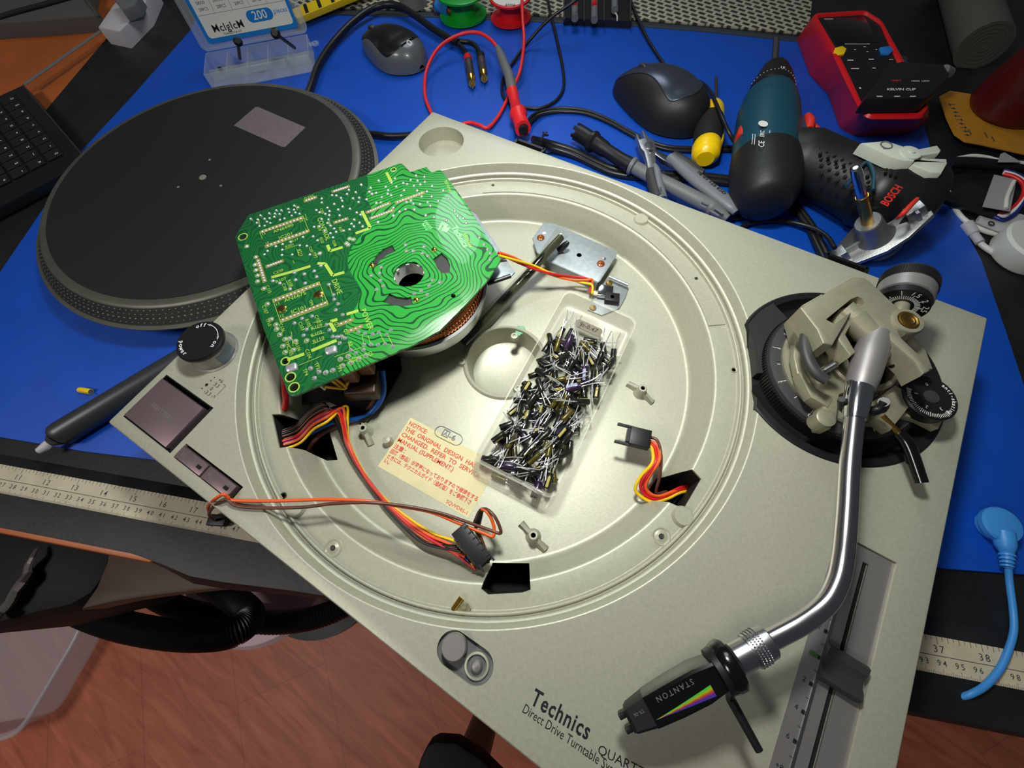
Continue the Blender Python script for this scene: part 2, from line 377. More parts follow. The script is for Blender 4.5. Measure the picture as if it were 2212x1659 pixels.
# cavities below the well floor
for q in ([(580, 885), (640, 880), (690, 895), (712, 985), (670, 990), (600, 975)], [(1030, 1285), (1045, 1205), (1155, 1205), (1158, 1290)], [(1385, 1082), (1425, 1010), (1495, 1008), (1520, 1050), (1480, 1110)]):
    cuts.append(MB().prism(xy(ats(q, -36)), -60, -37.5))
cab = cut(cab, cuts); 
MB().prism([(3, 3), (450, 3), (450, 352), (3, 352)], -59, -56.2).build('base_plate', MATS['seam'], TT)
MB().box((Wd/2, Dp/2, -62), (Wd-14, Dp-14, 6)).build('rubber_base', MATS['black_rubber'], TT)
for x, y in ((45, 45), (408, 45), (45, 310), (408, 310)):
    MB().lathe([(17, -67.9), (19, -66), (19, -62)], (x, y, 0)).build('foot', MATS['black_rubber'], TT)
# shelf details: three bosses, screw cups, posts
def cup(px, py, z, r, name='screw_cup', parent=TT):
    c = at(px, py, z); b = MB()
    b.ring([(r, 0), (r-.7, .5), (r-1.4, .1), (r-1.5, -.4), (r-.2, -.6)], c, 40)
    b.lathe([(r-1.6, .02), (r*.55, .1), (r*.42, .6), (1.6, .9), (1.5, .2), (0, .15)], c, seg=32)
    o = b.build(name, MATS['silver_paint'], parent)
    MB().lathe([(1.4, .3), (1.2, 1.15), (0, 1.15)], c, seg=16).build('screw', MATS['dark_grey'], o)
for q in ((720, 1184), (1428, 1159), (1503, 603), (1065, 402)): cup(*q, -13, 5.4 if q[0] != 1503 else 4.4)
for px, py in ((1384, 477), (1474, 1116), (640, 1098)):
    MB().lathe([(6.2, 0), (5.4, 2.4), (5.0, 2.8), (0, 2.8)], at(px, py, -13), seg=40).build('boss', MATS['silver_paint'], TT)
for px, py in ((612, 1071), (1112, 397), (1585, 799)):
    b = MB(); c = at(px, py, -12.9); b.ring([(2.2, 0), (1.9, .5), (1.3, .1)], c, 20); b.lathe([(1.3, .05), (0, .05)], c, seg=12); b.build('small_hole', MATS['dark_grey'] if px != 1585 else MATS['silver_paint'], TT)
# rim strip seen at the back of the shelf
a0, a1 = math.atan2(*(lambda p: (p.y-CY, p.x-CX))(at(1042, 405, -13))), math.atan2(*(lambda p: (p.y-CY, p.x-CX))(at(1580, 700, -13)))
def arcband(r0, r1, z0, z1, a0, a1, n=48):
    v = []; f = []
    for i in range(n+1):
        t = a0+(a1-a0)*i/n
        for r, z in ((r0, z0), (r0, z1), (r1, z1), (r1, z0)): v.append((CX+r*math.cos(t), CY+r*math.sin(t), z))
    for i in range(n):
        for k in range(4): j = (k+1) % 4; f.append((i*4+k, (i+1)*4+k, (i+1)*4+j, i*4+j))
    f.append((0, 1, 2, 3)); f.append((n*4+3, n*4+2, n*4+1, n*4)); return v, f
MB().raw(*arcband(151.6, 163.5, -13, -12.2, a0, a1)).build('shelf_pad', MATS['silver_paint'], TT)
# wing posts on the well floor
def post(px, py, z, ang, h=9, wing=11, name='mounting_post'):
    c = at(px, py, z+h); c.z = z; b = MB()
    b.lathe([(5, 0), (3.6, 2), (3.0, h-.5), (2.6, h), (1.5, h), (1.4, h-3), (0, h-3)], c, seg=28)
    for s_ in (0, 1):
        a = math.radians(ang+180*s_); d = Vector((math.cos(a), math.sin(a), 0)); n_ = Vector((-d.y, d.x, 0))
        b.loft([[c+d*1+n_*1.6+Vector((0, 0, 0)), c+d*1+n_*1.1+Vector((0, 0, h*.75)), c+d*1-n_*1.1+Vector((0, 0, h*.75)), c+d*1-n_*1.6],
                [c+d*wing+n_*2.6, c+d*wing+n_*1.0+Vector((0, 0, 1.6)), c+d*wing-n_*1.0+Vector((0, 0, 1.6)), c+d*wing-n_*2.6]])
    o = b.build(name, MATS['silver_paint'], TT)
    MB().lathe([(1.35, h-1.2), (0, h-1.2)], c, seg=14).build('hole', MATS['seam'], o)
post(1389, 838, -34, -12); post(1152, 1156, -34, -14); post(783, 924, -34, -35); 
for px, py in ((840, 955), ):
    c = at(px, py, -34); MB().lathe([(3.6, 0), (2.6, 6), (0, 6.4)], c, seg=20).build('mounting_post', MATS['silver_paint'], TT)
# hub wall rising round the middle recess
hc = Vector((CX+6, CY+3, 0))
hub = MB(); hub.ring([(31.5, -34), (30.2, -32), (28.4, -31.4), (28.0, -31.8), (28.0, -34)], hc, 72); hub.build('hub_ring', MATS['silver_paint'], TT)
for px, py in ((998, 780), (1111, 725), (1118, 838)):
    c = at(px, py, -31); b = MB(); b.lathe([(3.4, -3), (2.6, 0), (1.2, .1), (1.1, -1), (0, -1)], c, seg=20); b.build('hub_post', MATS['silver_paint'], TT)
mat('thread_lock', (120, 170, 135), .6, var=.3, vs=900)
c = at(1122, 716, -33.6); MB().prism([(c.x+5*math.cos(k)*(.7+.3*math.sin(3*k)), c.y+6*math.sin(k)) for k in [i*.4 for i in range(16)]], -34, -33.6).build('green_paint_dab', MATS['thread_lock'], TT)
# raised oval casting number
k = MB(); c = at(969, 941, -33.8); M = frame(c, at(1010, 962, -33.8)-at(930, 922, -33.8))
k.ring([(1, 0), (1.02, .0), (1.0, .01)], (0, 0, 0), 3) if 0 else None
pt = stadium(Vector((-6.5, 0)), Vector((6.5, 0)), 4.2); pi_ = stadium(Vector((-6.5, 0)), Vector((6.5, 0)), 3.8)
n = len(pt); k.raw([(x, y, .3) for x, y in pt]+[(x, y, .3) for x, y in pi_], [(i, (i+1) % n, n+(i+1) % n, n+i) for i in range(n)], M)
k.text('囚-6', M @ Matrix.Translation((0, 0, .2)), 6, .08); k.build('casting_mark', MATS['mid_grey'], TT, sharp=0, fix=False)

# ---- push buttons, power knob, speed buttons
mat('button_metal', (128, 108, 112), .42, .55, var=.04, vs=60)
def button(x0, y0, x1, y1, z, r, name, lab, tsz, tx_=0, ty_=0):
    b = MB(); b.prism([(x0, y0), (x1, y0), (x1, y1), (x0, y1)], z-5, z, bev=.8)
    o = b.build(name, MATS['button_metal'], TT)
    k = MB(); M = Matrix.Translation(((x0+x1)/2+tx_, (y0+y1)/2+ty_, z+.05)) @ Matrix.Rotation(math.radians(0), 4, 'Z')
    k.text(lab, M, tsz, .06); k.build('lettering', MATS['mid_grey'], o, sharp=0, fix=False); return o
MB().prism(xy([(6.4, 8.3), (53.1, 8.3), (53.1, 42.9), (6.4, 42.9)]), -7, -6.6).build('button_well', MATS['black_plastic'], TT)
fr = MB(); 
for q in (((6.3, 8.2), (7.0, 8.2), (7.0, 43), (6.3, 43)), ((6.3, 8.2), (53.2, 8.2), (53.2, 8.8), (6.3, 8.8)), ((6.3, 42.3), (53.2, 42.3), (53.2, 43), (6.3, 43)), ((51.5, 8.2), (53.2, 8.2), (53.2, 43), (51.5, 43))):
    fr.prism(q, -6.8, .15)
fr.build('button_frame', MATS['black_plastic'], TT)
button(7.6, 9.4, 49.4, 39.6, 2.2, .1, 'start_stop_button', 'start·stop', 5.4)
button(57.6, 8.2, 81.2, 16.0, 1.4, .1, 'speed_button', '33', 3.6, -7)
button(82.2, 8.2, 105.6, 16.0, 1.4, .1, 'speed_button', '45', 3.6, -7)
MB().prism([(57.1, 7.7), (108.4, 7.7), (108.4, 17.5), (57.1, 17.5)], -5, -3).build('button_well', MATS['black_plastic'], TT)
for x in (77, 101): MB().box((x, 12, 1.5), (3.4, 2, .3)).build('indicator_window', MATS['seam'], TT)
kc = Vector((21.3, 72.2, 0))
kb = MB(); kb.lathe([(16.2, 0), (16.2, .6), (14.6, .9), (14.5, 11.5), (14.9, 12)], kc, seg=64); knob = kb.build('power_knob', MATS['brushed'], TT)
MB().lathe([(14.9, 11.9), (15.3, 12.6), (15.3, 14.2), (14.4, 15.4), (0, 15.4)], kc, seg=64).build('knob_cap', MATS['black_plastic'], knob)
wn = MB(); a_ = math.radians(12)
for r in (14.8,):
    v = []; f = []
    for i in range(9):
        t = a_+math.radians(-26+6.5*i)
        for z in (1.2, 9.5): v.append((kc.x+r*math.cos(t), kc.y+r*math.sin(t), z))
    f = [(2*i, 2*i+2, 2*i+3, 2*i+1) for i in range(8)]; wn.raw(v, f)
mat('smoke_window', (92, 104, 116), .2); wn.build('strobe_window', MATS['smoke_window'], knob)
k = MB(); ang = math.atan2(.526, .849)
def arc_text(k, s_, c, r, mid, size, z, step, inward=False):
    n = len(s_)
    for i, ch in enumerate(s_):
        t = mid-(i-(n-1)/2)*step*(1 if not inward else -1); p = Vector((c.x+r*math.cos(t), c.y+r*math.sin(t), z))
        d = Vector((math.sin(t), -math.cos(t), 0))*(1 if not inward else -1)
        k.text(ch, frame(p, d), size, .02, bold=.05)
arc_text(k, 'off', kc, 11.6, math.radians(132), 4.0, 15.45, .20); arc_text(k, 'on', kc, 11.6, math.radians(16), 4.0, 15.45, .23); arc_text(k, 'power', kc, 11.4, math.radians(243), 4.2, 15.45, .23, True)
for i in range(14):
    t0, t1 = math.radians(108-5*i), math.radians(103-5*i)
    k.raw([(kc.x+r*math.cos(t), kc.y+r*math.sin(t), 15.47) for r, t in ((12.2, t0), (12.2, t1), (12.6, t1), (12.6, t0))], [(0, 1, 2, 3)])
for t, s_ in ((math.radians(113), 1), (math.radians(32), -1)):
    k.raw([(kc.x+12.4*math.cos(t), kc.y+12.4*math.sin(t), 15.47)]+[(kc.x+r*math.cos(t-s_*.2), kc.y+r*math.sin(t-s_*.2), 15.47) for r in (11.7, 13.1)], [(0, 1, 2)])
k.build('lettering', MATS['white_print'], knob, sharp=0, fix=False)

# ---- printed words and figures on the cabinet
k = MB()
def word(s_, a, b, size, **kw):
    A_, B_ = at(*a, .05), at(*b, .05); M = frame((A_+B_)/2, B_-A_)
    v, f = text_geo(s_, size, .015, kw.get('bold', 0), 'CENTER', kw.get('shear', 0), kw.get('space', 1.)); w = max(p[0] for p in v)-min(p[0] for p in v)
    k.raw([(p[0]*(B_-A_).length/w, p[1], p[2]) for p in v], f, M)
word('Technics', (1150, 1505), (1274, 1584), 9.6, bold=.2, space=1.12)
k.build('printed_name', MATS['black_print'], TT, sharp=0, fix=False); k = MB()
word('Direct Drive Turntable System', (1131, 1530), (1352, 1683), 5.4)
k.build('printed_subtitle', MATS['black_print'], TT, sharp=0, fix=False); k = MB()
word('QUARTZ', (1292, 1618), (1392, 1672), 5.2, bold=.0)
k.build('printed_quartz_mark', MATS['black_print'], TT, sharp=0, fix=False); k = MB()
for s_, x, y in (('+6', 42.2, 59.0), ('3.3', 42.4, 55.2), ('0', 41.4, 51.6), ('-3.3', 41.4, 48.2)):
    k.text(s_, Matrix.Translation((x, y, .05)), 3.7, .01)
for x, y, r in ((36.6, 58.6, .45), (36.4, 55.6, .5), (36.2, 52, 1.1), (35.6, 48.6, .5)): k.raw([(a, b, .06) for a, b in circ(x, y, r, 14)], [tuple(range(14))])
for q in ((45.6, 58, 48.2, 58.3), (47.9, 50.5, 48.2, 58.3), (45.9, 47.2, 46.2, 48.9)): k.raw([(q[0], q[1], .05), (q[2], q[1], .05), (q[2], q[3], .05), (q[0], q[3], .05)], [(0, 1, 2, 3)])
k.text('%', Matrix.Translation((47.6, 48.9, .05)), 2.4, .01)
k.build('strobe_key_print', MATS['black_print'], TT, sharp=0, fix=False)

# ---- stylus lamp and its button, in an oval recess
b = MB(); b.prism(stadium(sl1, sl2, 8.1), -3, -2.6); pl_ = b.build('lamp_recess', MATS['mid_grey'], TT)
MB().lathe([(6.2, -2.6), (6.2, 3.6), (5.9, 4.4), (5.7, 4.6), (0, 4.6)], at(980, 1398, 4) - Vector((0, 0, 4)), seg=48).build('stylus_lamp', MATS['brushed'], TT)
b = MB(); c = at(1030, 1438, -2); c.z = 0; b.ring([(6.1, -2.6), (6.0, -1.2), (5.0, -1.0), (4.8, -2.4)], c, 40); b.build('lamp_button_ring', MATS['silver_paint'], TT)
MB().lathe([(2.9, -2.6), (2.8, -.6), (2.0, .2), (0, .5)], c, seg=32).build('lamp_button', MATS['brushed'], TT)
# brass pin and stained lug near the shelf front
b = MB(); p0, p1 = at(997, 1291, -11.5), at(979, 1317, -11.5); b.tube([p0, p1], 1.6, 14, 1); b.build('lock_pin', MATS['gold'], TT)
b = MB(); b.prism(xy(ats([(996, 1296), (1010, 1304), (1017, 1316), (1013, 1328), (1001, 1332), (990, 1326), (984, 1318)], -12)), -13, -11.6, bev=.3)
mat('stained', (120, 112, 84), .55, .3, var=.4, vs=500); b.build('lock_lug', MATS['stained'], TT)

# ---- pitch slider
pp = MB(); pp.prism([(414.1, .3), (434.9, .3), (434.9, 170.5), (414.1, 170.5)], -2.6, -1.6)
o = pp.build('pitch_plate', MATS['brushed'], TT)
o = cut(o, [MB().prism([(421.2, 4), (424, 4), (424, 163), (421.2, 163)], -6, 2)])
MB().prism([(406, .3), (413.6, .3), (413.6, 166), (406, 166)], -.4, .12).build('pitch_scale', MATS['brushed'], TT)
MB().prism([(413.6, .3), (414.6, .3), (414.6, 166), (413.6, 166)], -2, .5).build('pitch_rail', MATS['steel'], TT)
MB().box((422.6, 84, -4), (3.6, 160, 1.4)).build('slider_slot', MATS['seam'], TT)
k = MB(); ym, pitch = 107.9, 6.31
for i in range(-17, 18):
    y = ym+i*pitch/1.; 
    if 1 < y < 165:
        big = i % 2 == 0
        if big: k.raw([(x, yy, .2) for x, yy in ((411.9, y-.9), (413.5, y-.9), (413.5, y+.9), (411.9, y+.9))], [(0, 1, 2, 3)])
        else: k.raw([(x, yy, .2) for x, yy in ((412.2, y-.12), (413.5, y-.12), (413.5, y+.12), (412.2, y+.12))], [(0, 1, 2, 3)])
for s_, y in (('2', 120.9), ('2', 95.6), ('4', 82.9), ('6', 70.3), ('+8', 57.6), ('4', 133.5), ('6', 146.2), ('-8', 158.8)): k.text(s_, Matrix.Translation((409.6, y, .16)), 3.2, .01)
k.build('scale_marks', MATS['black_print'], TT, sharp=0, fix=False)
mat('green_lens', (70, 92, 60), .3); MB().prism(stadium(Vector((409.2, ym)), Vector((411.2, ym)), 1.1), .1, .5).build('quartz_lamp', MATS['green_lens'], TT)
sk = MB(); prof = [(99, -1), (99, 2.5), (100.2, 4.4), (103, 4.0), (105.3, 2.4), (107.2, 1.7), (109.2, 2.4), (111.4, 4.0), (114.4, 4.8), (115.8, 2.8), (115.8, -1)]
sk.loft([[(x, y+dy, z) for y, z in prof] for x, dy in ((413.8, 0), (414.3, 0), (431.2, 0), (431.8, 0))]); sk.build('pitch_fader', MATS['dark_grey'], TT, sharp=20)

# ------------------------------------------------------------------ tonearm (fixed to the turntable)
ab = MB(); ab.lathe([(0, -6.9), (AR-1.4, -6.9), (AR-.4, -.4), (AR-.2, .5), (AR-1.2, .9), (AR-5, .6), (53, -4.6), (51.6, -5.8), (50, -6.2), (0, -6.2)], AC, seg=128); base = cut(ab.build('tonearm_base', MATS['black_plastic'], TT), [MB().lathe([(0, -20), (170.6, -20), (170.6, 20), (0, 20)], (CX, CY, 0), seg=192)])
# raised arc between the two finger wells
def sector(k, c, r0, r1, z0, z1, d0, d1, n=24):
    v = []; f = []
    for i in range(n+1):
        t = math.radians(d0+(d1-d0)*i/n)
        for r, z in ((r0, z0), (r0, z1), (r1, z1), (r1, z0)): v.append((c.x+r*math.cos(t), c.y+r*math.sin(t), z))
    for i in range(n):
        for q in range(4): j = (q+1) % 4; f.append((i*4+q, (i+1)*4+q, (i+1)*4+j, i*4+j))
    f.append((0, 1, 2, 3)); f.append((n*4+3, n*4+2, n*4+1, n*4)); return k.raw(v, f)
mat('arm_base_black', (40, 41, 43), .5, bump=.1, bs=700)
k = MB(); sector(k, AC, 44, 60, -6, .8, 148, 212); cut(k.build('base_bridge', MATS['arm_base_black'], base), [MB().lathe([(0, -20), (170.6, -20), (170.6, 20), (0, 20)], (CX, CY, 0), seg=192)])
RC = Vector((381.5, 264.5, 0))
k = MB(); k.lathe([(44.8, -6.4), (44.8, 3.4), (44.2, 5), (42, 5.6), (0, 5.6)], RC, seg=160)
hr = k.build('height_ring', MATS['black_rubber'], TT)
k = MB(); 
for i in range(150):
    t = 2*math.pi*i/150; k.box((RC.x+45*math.cos(t), RC.y+45*math.sin(t), -.5), (.8, .7, 9), rz=t)
k.build('knurling', MATS['black_plastic'], hr, sharp=0)
k = MB(); k.lathe([(43.2, 5.5), (42.8, 6.4), (37, 7.6), (0, 7.6)], RC, seg=120); dk = k.build('height_dial', MATS['dark_grey'], TT)
k = MB(); sc_ang = [math.radians(a) for a in (152, 170, 188, 205, 222, 239, 256, 273, 290, 307, 324)]
for i, t in enumerate(sc_ang):
    d = Vector((math.cos(t), math.sin(t), 0)); p = RC+d*38.6+Vector((0, 0, 7.45)); k.box((0, 0, 0), (3 if i % 2 == 0 else 2, .35, .1), frame(p, d))
    if i % 2 == 0: k.text(str(i//2), frame(RC+d*41.0+Vector((0, 0, 7.05)), Vector((-d.y, d.x, 0))*-1), 3.0, .02)
k.build('height_figures', MATS['white_print'], dk, sharp=0, fix=False)
# arm deck (light grey casting)
k = MB(); k.lathe([(36.9, 7.4), (36.9, 9.4), (36, 10.6), (33.5, 11), (0, 11)], RC, seg=120, a0=0, a1=2*math.pi)
deck = k.build('tonearm_deck', MATS['arm_grey'], TT)
def zat(pts, z): return [at(x, y, z) for x, y in pts]
k = MB()      # raised step at the left, with the lift bracket
k.prism(xy(zat([(1735, 700), (1718, 735), (1714, 770), (1722, 805), (1742, 835), (1790, 860), (1850, 840), (1830, 760), (1800, 690)], 19)), 14, 19, bev=1)
k.prism(xy(zat([(1726, 806), (1738, 796), (1762, 838), (1800, 862), (1790, 880), (1752, 858)], 21)), 14, 21, bev=1)
k.prism(xy(zat([(1785, 850), (1815, 850), (1808, 905), (1796, 925), (1778, 922), (1772, 905)], 20)), 10, 20, bev=1.2)   # arm-rest foot
k.prism(xy(zat([(1880, 870), (1935, 830), (1980, 860), (1925, 930), (1890, 905)], 16)), 9, 16, bev=1)
k.prism(xy(zat([(1905, 840), (1950, 870), (2000, 885), (2040, 905), (2030, 925), (1990, 905), (1935, 895), (1895, 860)], 12)), 6, 12, bev=1)
k.build('deck_castings', MATS['arm_grey'], TT)
k = MB(); k.lathe([(5.0, 12), (5.0, 21.5), (4.0, 22), (0, 22)], zat([(1784, 903)], 21)[0]-Vector((0, 0, 21)), seg=32); k.build('arm_rest_post', MATS['arm_grey'], TT)
# round well holding the bearing
PV = at(1868, 775, 22); PV.z = 0
k = MB(); k.ring([(19.5, 14), (19.5, 21), (18.4, 22), (16.6, 22), (16.2, 21), (16.2, 14)], PV, 72); k.lathe([(16, 15), (0, 15)], PV, seg=48); k.build('bearing_well', MATS['arm_grey'], TT)
# gimbal housing: big yoke with a rectangular window
ZG = 44
outer = zat([(1728, 664), (1846, 596), (1868, 598), (1880, 606), (1965, 686), (1986, 694), (1986, 712), (1958, 722), (1940, 712), (1950, 730), (1990, 768), (2012, 800), (1994, 810), (1978, 782), (1925, 735), (1895, 700), (1862, 672), (1842, 672), (1800, 745), (1778, 742), (1765, 712)], ZG)
k = MB(); k.prism(xy(outer), 30, ZG, bev=1.4); yoke = k.build('gimbal_yoke', MATS['arm_grey'], TT)
win = xy(zat([(1784, 690), (1838, 646), (1853, 640), (1863, 645), (1868, 655), (1842, 672), (1802, 700)], ZG))
yoke = cut(yoke, [MB().prism(win, 20, 60)])
k = MB(); k.prism(xy(zat([(1728, 664), (1770, 640), (1800, 690), (1770, 735), (1745, 720)], 30)), 12, 33, bev=1); k.build('yoke_pillar', MATS['arm_grey'], TT)
k = MB(); k.prism(xy(zat([(1938, 715), (1958, 716), (1995, 760), (2010, 800), (1985, 805), (1955, 765)], 28)), 12, 30, bev=1); k.build('yoke_pillar', MATS['arm_grey'], TT)
sp = at(1963, 692, ZG+1); k = MB(); k.lathe([(7.8, -16), (8.0, -1), (7.4, 0), (5.7, .2), (5.4, -.8), (0, -.8)], sp, seg=48); k.build('yoke_boss', MATS['arm_grey'], TT)
k = MB(); k.lathe([(5.2, -.8), (5.1, .3), (4.3, .6), (3.6, .2), (2.6, .4), (2.0, 0), (0, 0)], sp, seg=40); k.build('brass_screw', MATS['brass'], TT)
# inner gimbal ring
k = MB(); inn = zat([(1812, 668), (1852, 654), (1870, 658), (1918, 702), (1932, 742), (1925, 770), (1908, 762), (1905, 730), (1858, 690), (1840, 700), (1828, 722), (1850, 760), (1838, 770), (1812, 735), (1800, 705)], 40)
k.prism(xy(inn), 28, 40, bev=1.2); k.build('gimbal_ring', MATS['arm_grey'], TT)
# horizontal pivot barrel
b0, b1 = at(1822, 670, 38), at(1850, 690, 38); k = MB(); k.tube([b0, b1], 6, 28, 1); k.build('pivot_cap', MATS['arm_grey'], TT)
b0, b1, b2 = at(1843, 688, 38), at(1885, 728, 36), at(1948, 786, 32)
k = MB(); k.tube([b0, (b0+b1)/2, b1], [6.8, 7, 7.4], 32, 1); k.tube([b1, b2], [6.6, 5.4], 32, 1); k.tube([b0-(b1-b0)*.05, b0+(b1-b0)*.03], 6.3, 28, 1)
k.build('pivot_barrel', MATS['arm_grey'], TT)
k = MB(); k.tube([b2-(b2-b1)*.18, b2-(b2-b1)*.1], 6.0, 28, 1); k.tube([b2, b2+(b2-b1)*.06], 5.6, 28, 1); k.build('pivot_groove', MATS['black_plastic'], TT)
# arm tube
mat('arm_chrome', (205, 200, 204), .2, 1.)
ta = [at(1896, 722, 38), at(1880, 765, 37), at(1864, 818, 36), at(1858, 840, 36)]
k = MB(); k.tube(ta, [6.4, 7.8, 7.2, 6.4], 40, 4); k.build('arm_collar', MATS['brushed'], TT)
tb = [at(1858, 832, 36), at(1850, 872, 36)]; k = MB(); k.tube([tb[0], tb[1], at(1846, 905, 35)], [6.2, 5.8, 5.0], 40, 1); k.build('arm_sleeve', MATS['chrome'], TT)
path = [(1848, 885, 35), (1836, 1000, 34), (1831, 1090, 33), (1826, 1160, 32.5), (1821, 1205, 32), (1812, 1250, 32), (1793, 1292, 32), (1765, 1322, 31.5), (1728, 1348, 31), (1680, 1374, 30), (1640, 1395, 29.5)]
tube_pts = [at(*q) for q in path]
k = MB(); k.tube(tube_pts, 4.3, 40, 8); k.build('arm_tube', MATS['arm_chrome'], TT)
dr = (at(1600, 1419, 28.5)-at(1680, 1374, 30)).normalized()
n0, n1, n2, n3 = at(1662, 1383, 29.7), at(1646, 1392, 29.5), at(1620, 1408, 29), at(1588, 1425, 28.5)
k = MB(); k.tube([n0, n0+dr*.8, n1, n2], [5.8, 6.7, 6.9, 6.9], 40, 1); k.tube([n2, n3], [6.2, 6.2], 40, 1); nut = k.build('collar_nut', MATS['steel'], TT)
k = MB(); up = Vector((0, 0, 1)); X = dr; Yv = X.cross(up).normalized(); Zv = Yv.cross(X)
for i in range(44):
    t = 2*math.pi*i/44
    for j in range(4):
        p = n1+(n2-n1)*(.15+.22*j)+(Yv*math.cos(t+.07*(j % 2))+Zv*math.sin(t+.07*(j % 2)))*6.9
        k.lathe([(.42, 0), (.15, .45), (0, .5)], p, ax=(Yv*math.cos(t)+Zv*math.sin(t)), seg=5)
k.build('knurling', MATS['steel'], nut)
# cartridge: rubber ring, body, finger lift
h0 = at(1583, 1432, 28); h1 = at(1563, 1444, 27)
k = MB(); k.tube([h0, h0+dr*.8, h1-dr*.8, h1+dr*1.5], [9.4, 10.4, 10.4, 9.6], 48, 1); k.build('headshell_ring', MATS['black_gloss'], TT)
k = MB(); k.tube([h1+dr*1, h1+dr*4], [9.6, 9.2], 40, 1); k.build('headshell_collar', MATS['black_plastic'], TT)
tip = at(1350, 1560, 18); hd = (tip-h1).normalized(); hy = Vector((hd.y, -hd.x, 0)).normalized(); hz = hy.cross(hd)
if hz.z < 0: hz = -hz
L_ = (tip-h1).length
def hsec(t, w, h, dz=0):
    c = h1+hd*(L_*t)+hz*dz
    return [c+hy*a*w+hz*b*h for a, b in ((-1, -.8), (-1, .35), (-.86, .9), (-.7, 1), (0, 1), (.7, 1), (.86, .9), (1, .35), (1, -.8))]
k = MB(); k.loft([hsec(.04, 6.2, 7), hsec(.25, 7.6, 7), hsec(.5, 7.4, 6.6), hsec(.75, 6.8, 5.8, -.3)])
body = k.build('cartridge_body', MATS['black_gloss'], TT, sharp=20)
k = MB(); k.loft([hsec(.75, 6.6, 5.6, -.4), hsec(.93, 5.4, 4.6, -.8), hsec(.96, 4.6, 3.8, -.9)]); c = h1+hd*L_*.98-hz*.8
for s_ in (-1, 1): k.box((0, 0, 0), (4.4, 2.6, 4.4), frame(c+hy*s_*2.7, hd, hz), bev=.5)
k.build('stylus_holder', MATS['black_plastic'], TT, sharp=20)
k = MB(); cflat = h1+hd*(L_*.46)+hz*7.05
e1 = hy if (at(1500, 1510, 20)-at(1450, 1480, 20)).dot(hy) > 0 else -hy
def top(t, s_): z = 7 if t < .25 else 7-.4*(t-.25)/.25 if t < .5 else 6.6-1.1*(t-.5)/.25; return h1+hd*(L_*t)+e1*s_+hz*(z+.12)
k.text('STANTON', frame(top(.47, -3.4), top(.66, -3.4)-top(.28, -3.4), hz), 3.0, .02, space=1.35)
k.text('TR-06', frame(h1+hd*(L_*.84)-e1*2+hz*4.9, hd, hz), 1.9, .02)
k.build('lettering', MATS['mid_grey'], body, sharp=0, fix=False)
mrain = mat('rainbow_foil', (80, 120, 200), .3, .5); N = NT(mrain)
tcn = N.add('ShaderNodeTexCoord'); sp_ = N.add('ShaderNodeSeparateXYZ'); N.l.new(tcn.outputs['UV'], sp_.inputs[0]); rp = N.add('ShaderNodeValToRGB')
els = rp.color_ramp.elements; els[0].position = 0; els[0].color = (*lin((60, 70, 190)), 1); els[1].position = 1; els[1].color = (*lin((10, 230, 90)), 1)
for p_, c_ in ((.3, (130, 60, 170)), (.5, (235, 90, 40)), (.7, (200, 220, 40))): e = els.new(p_); e.color = (*lin(c_), 1)
N.l.new(sp_.outputs['Y'], rp.inputs[0]); N.l.new(rp.outputs[0], N.b.inputs['Base Color'])
k = MB(); vals = {}
for i in range(7):
    t = .73-.55*i/6; wh_ = 4.2*i/6+.05; c_ = 2.6-.0*i
    for j, s_ in enumerate((c_-wh_/2, c_+wh_/2)): vals[len(k.v)] = (i/6, 1-j); k.v.append(top(t, s_)+hz*.12)
k.f = [(2*i, 2*i+2, 2*i+3, 2*i+1) for i in range(6)]; o = k.build('rainbow_wedge', MATS['rainbow_foil'], body, sharp=0, fix=False)
uv = o.data.uv_layers.new(name='UVMap')
for lp in o.data.loops: uv.data[lp.index].uv = vals[lp.vertex_index]
l0, l1 = at(1578, 1510, 20), at(1640, 1622, 20)
k = MB(); k.tube([h1+dr*2+e1*7, l0, l1], [2.2, 2.0, 1.7], 10, 1); k.build('finger_lift', MATS['black_plastic'], TT)
# arm clip, armrest
k = MB(); c0, c1, c2, c3, c4 = at(1818, 870, 34), at(1824, 884, 30), at(1862, 888, 30), at(1895, 885, 32), at(1909, 868, 36)
k.tube([at(1818, 862, 37), c0, c1, c2, c3, c4], [1.7, 1.9, 2.2, 2.4, 2.2, 1.8], 12, 4); k.tube([at(1875, 890, 24), at(1905, 882, 28), c4], 2.6, 12, 2); k.build('arm_clip', MATS['black_plastic'], TT)
# cueing arm: curved black bar with a steel pin
k = MB(); k.tube([at(x, y, 33) for x, y in ((1758, 690), (1744, 715), (1740, 745), (1748, 780), (1765, 806), (1787, 823))], [2.8, 3.1, 3.3, 3.3, 3.3, 2.8], 20, 5, flat=.8); k.build('lift_bar', MATS['dark_grey'], TT)
k = MB(); k.tube([at(1775, 803, 30), at(1806, 784, 36)], [2, 2.3], 20, 1); k.tube([at(1806, 784, 36), at(1790, 800, 28)], 1.2, 10, 1); k.build('lift_pin', MATS['steel'], TT)
k = MB(); k.tube([at(1762, 724, 30), at(1762, 724, 15)], 3.2, 20, 1); k.build('lift_post', MATS['dark_grey'], TT)
# cue lever
k = MB(); k.tube([at(1905, 898, 16), at(1941, 936, 14)], 1.7, 14, 1); k.build('lever_rod', MATS['brass'], TT)
k = MB(); k.tube([at(1940, 935, 14), at(1962, 965, 13), at(1990, 1043, 10)], [3.0, 3.6, 3.2], 20, 5); k.build('cue_lever', MATS['black_gloss'], TT)
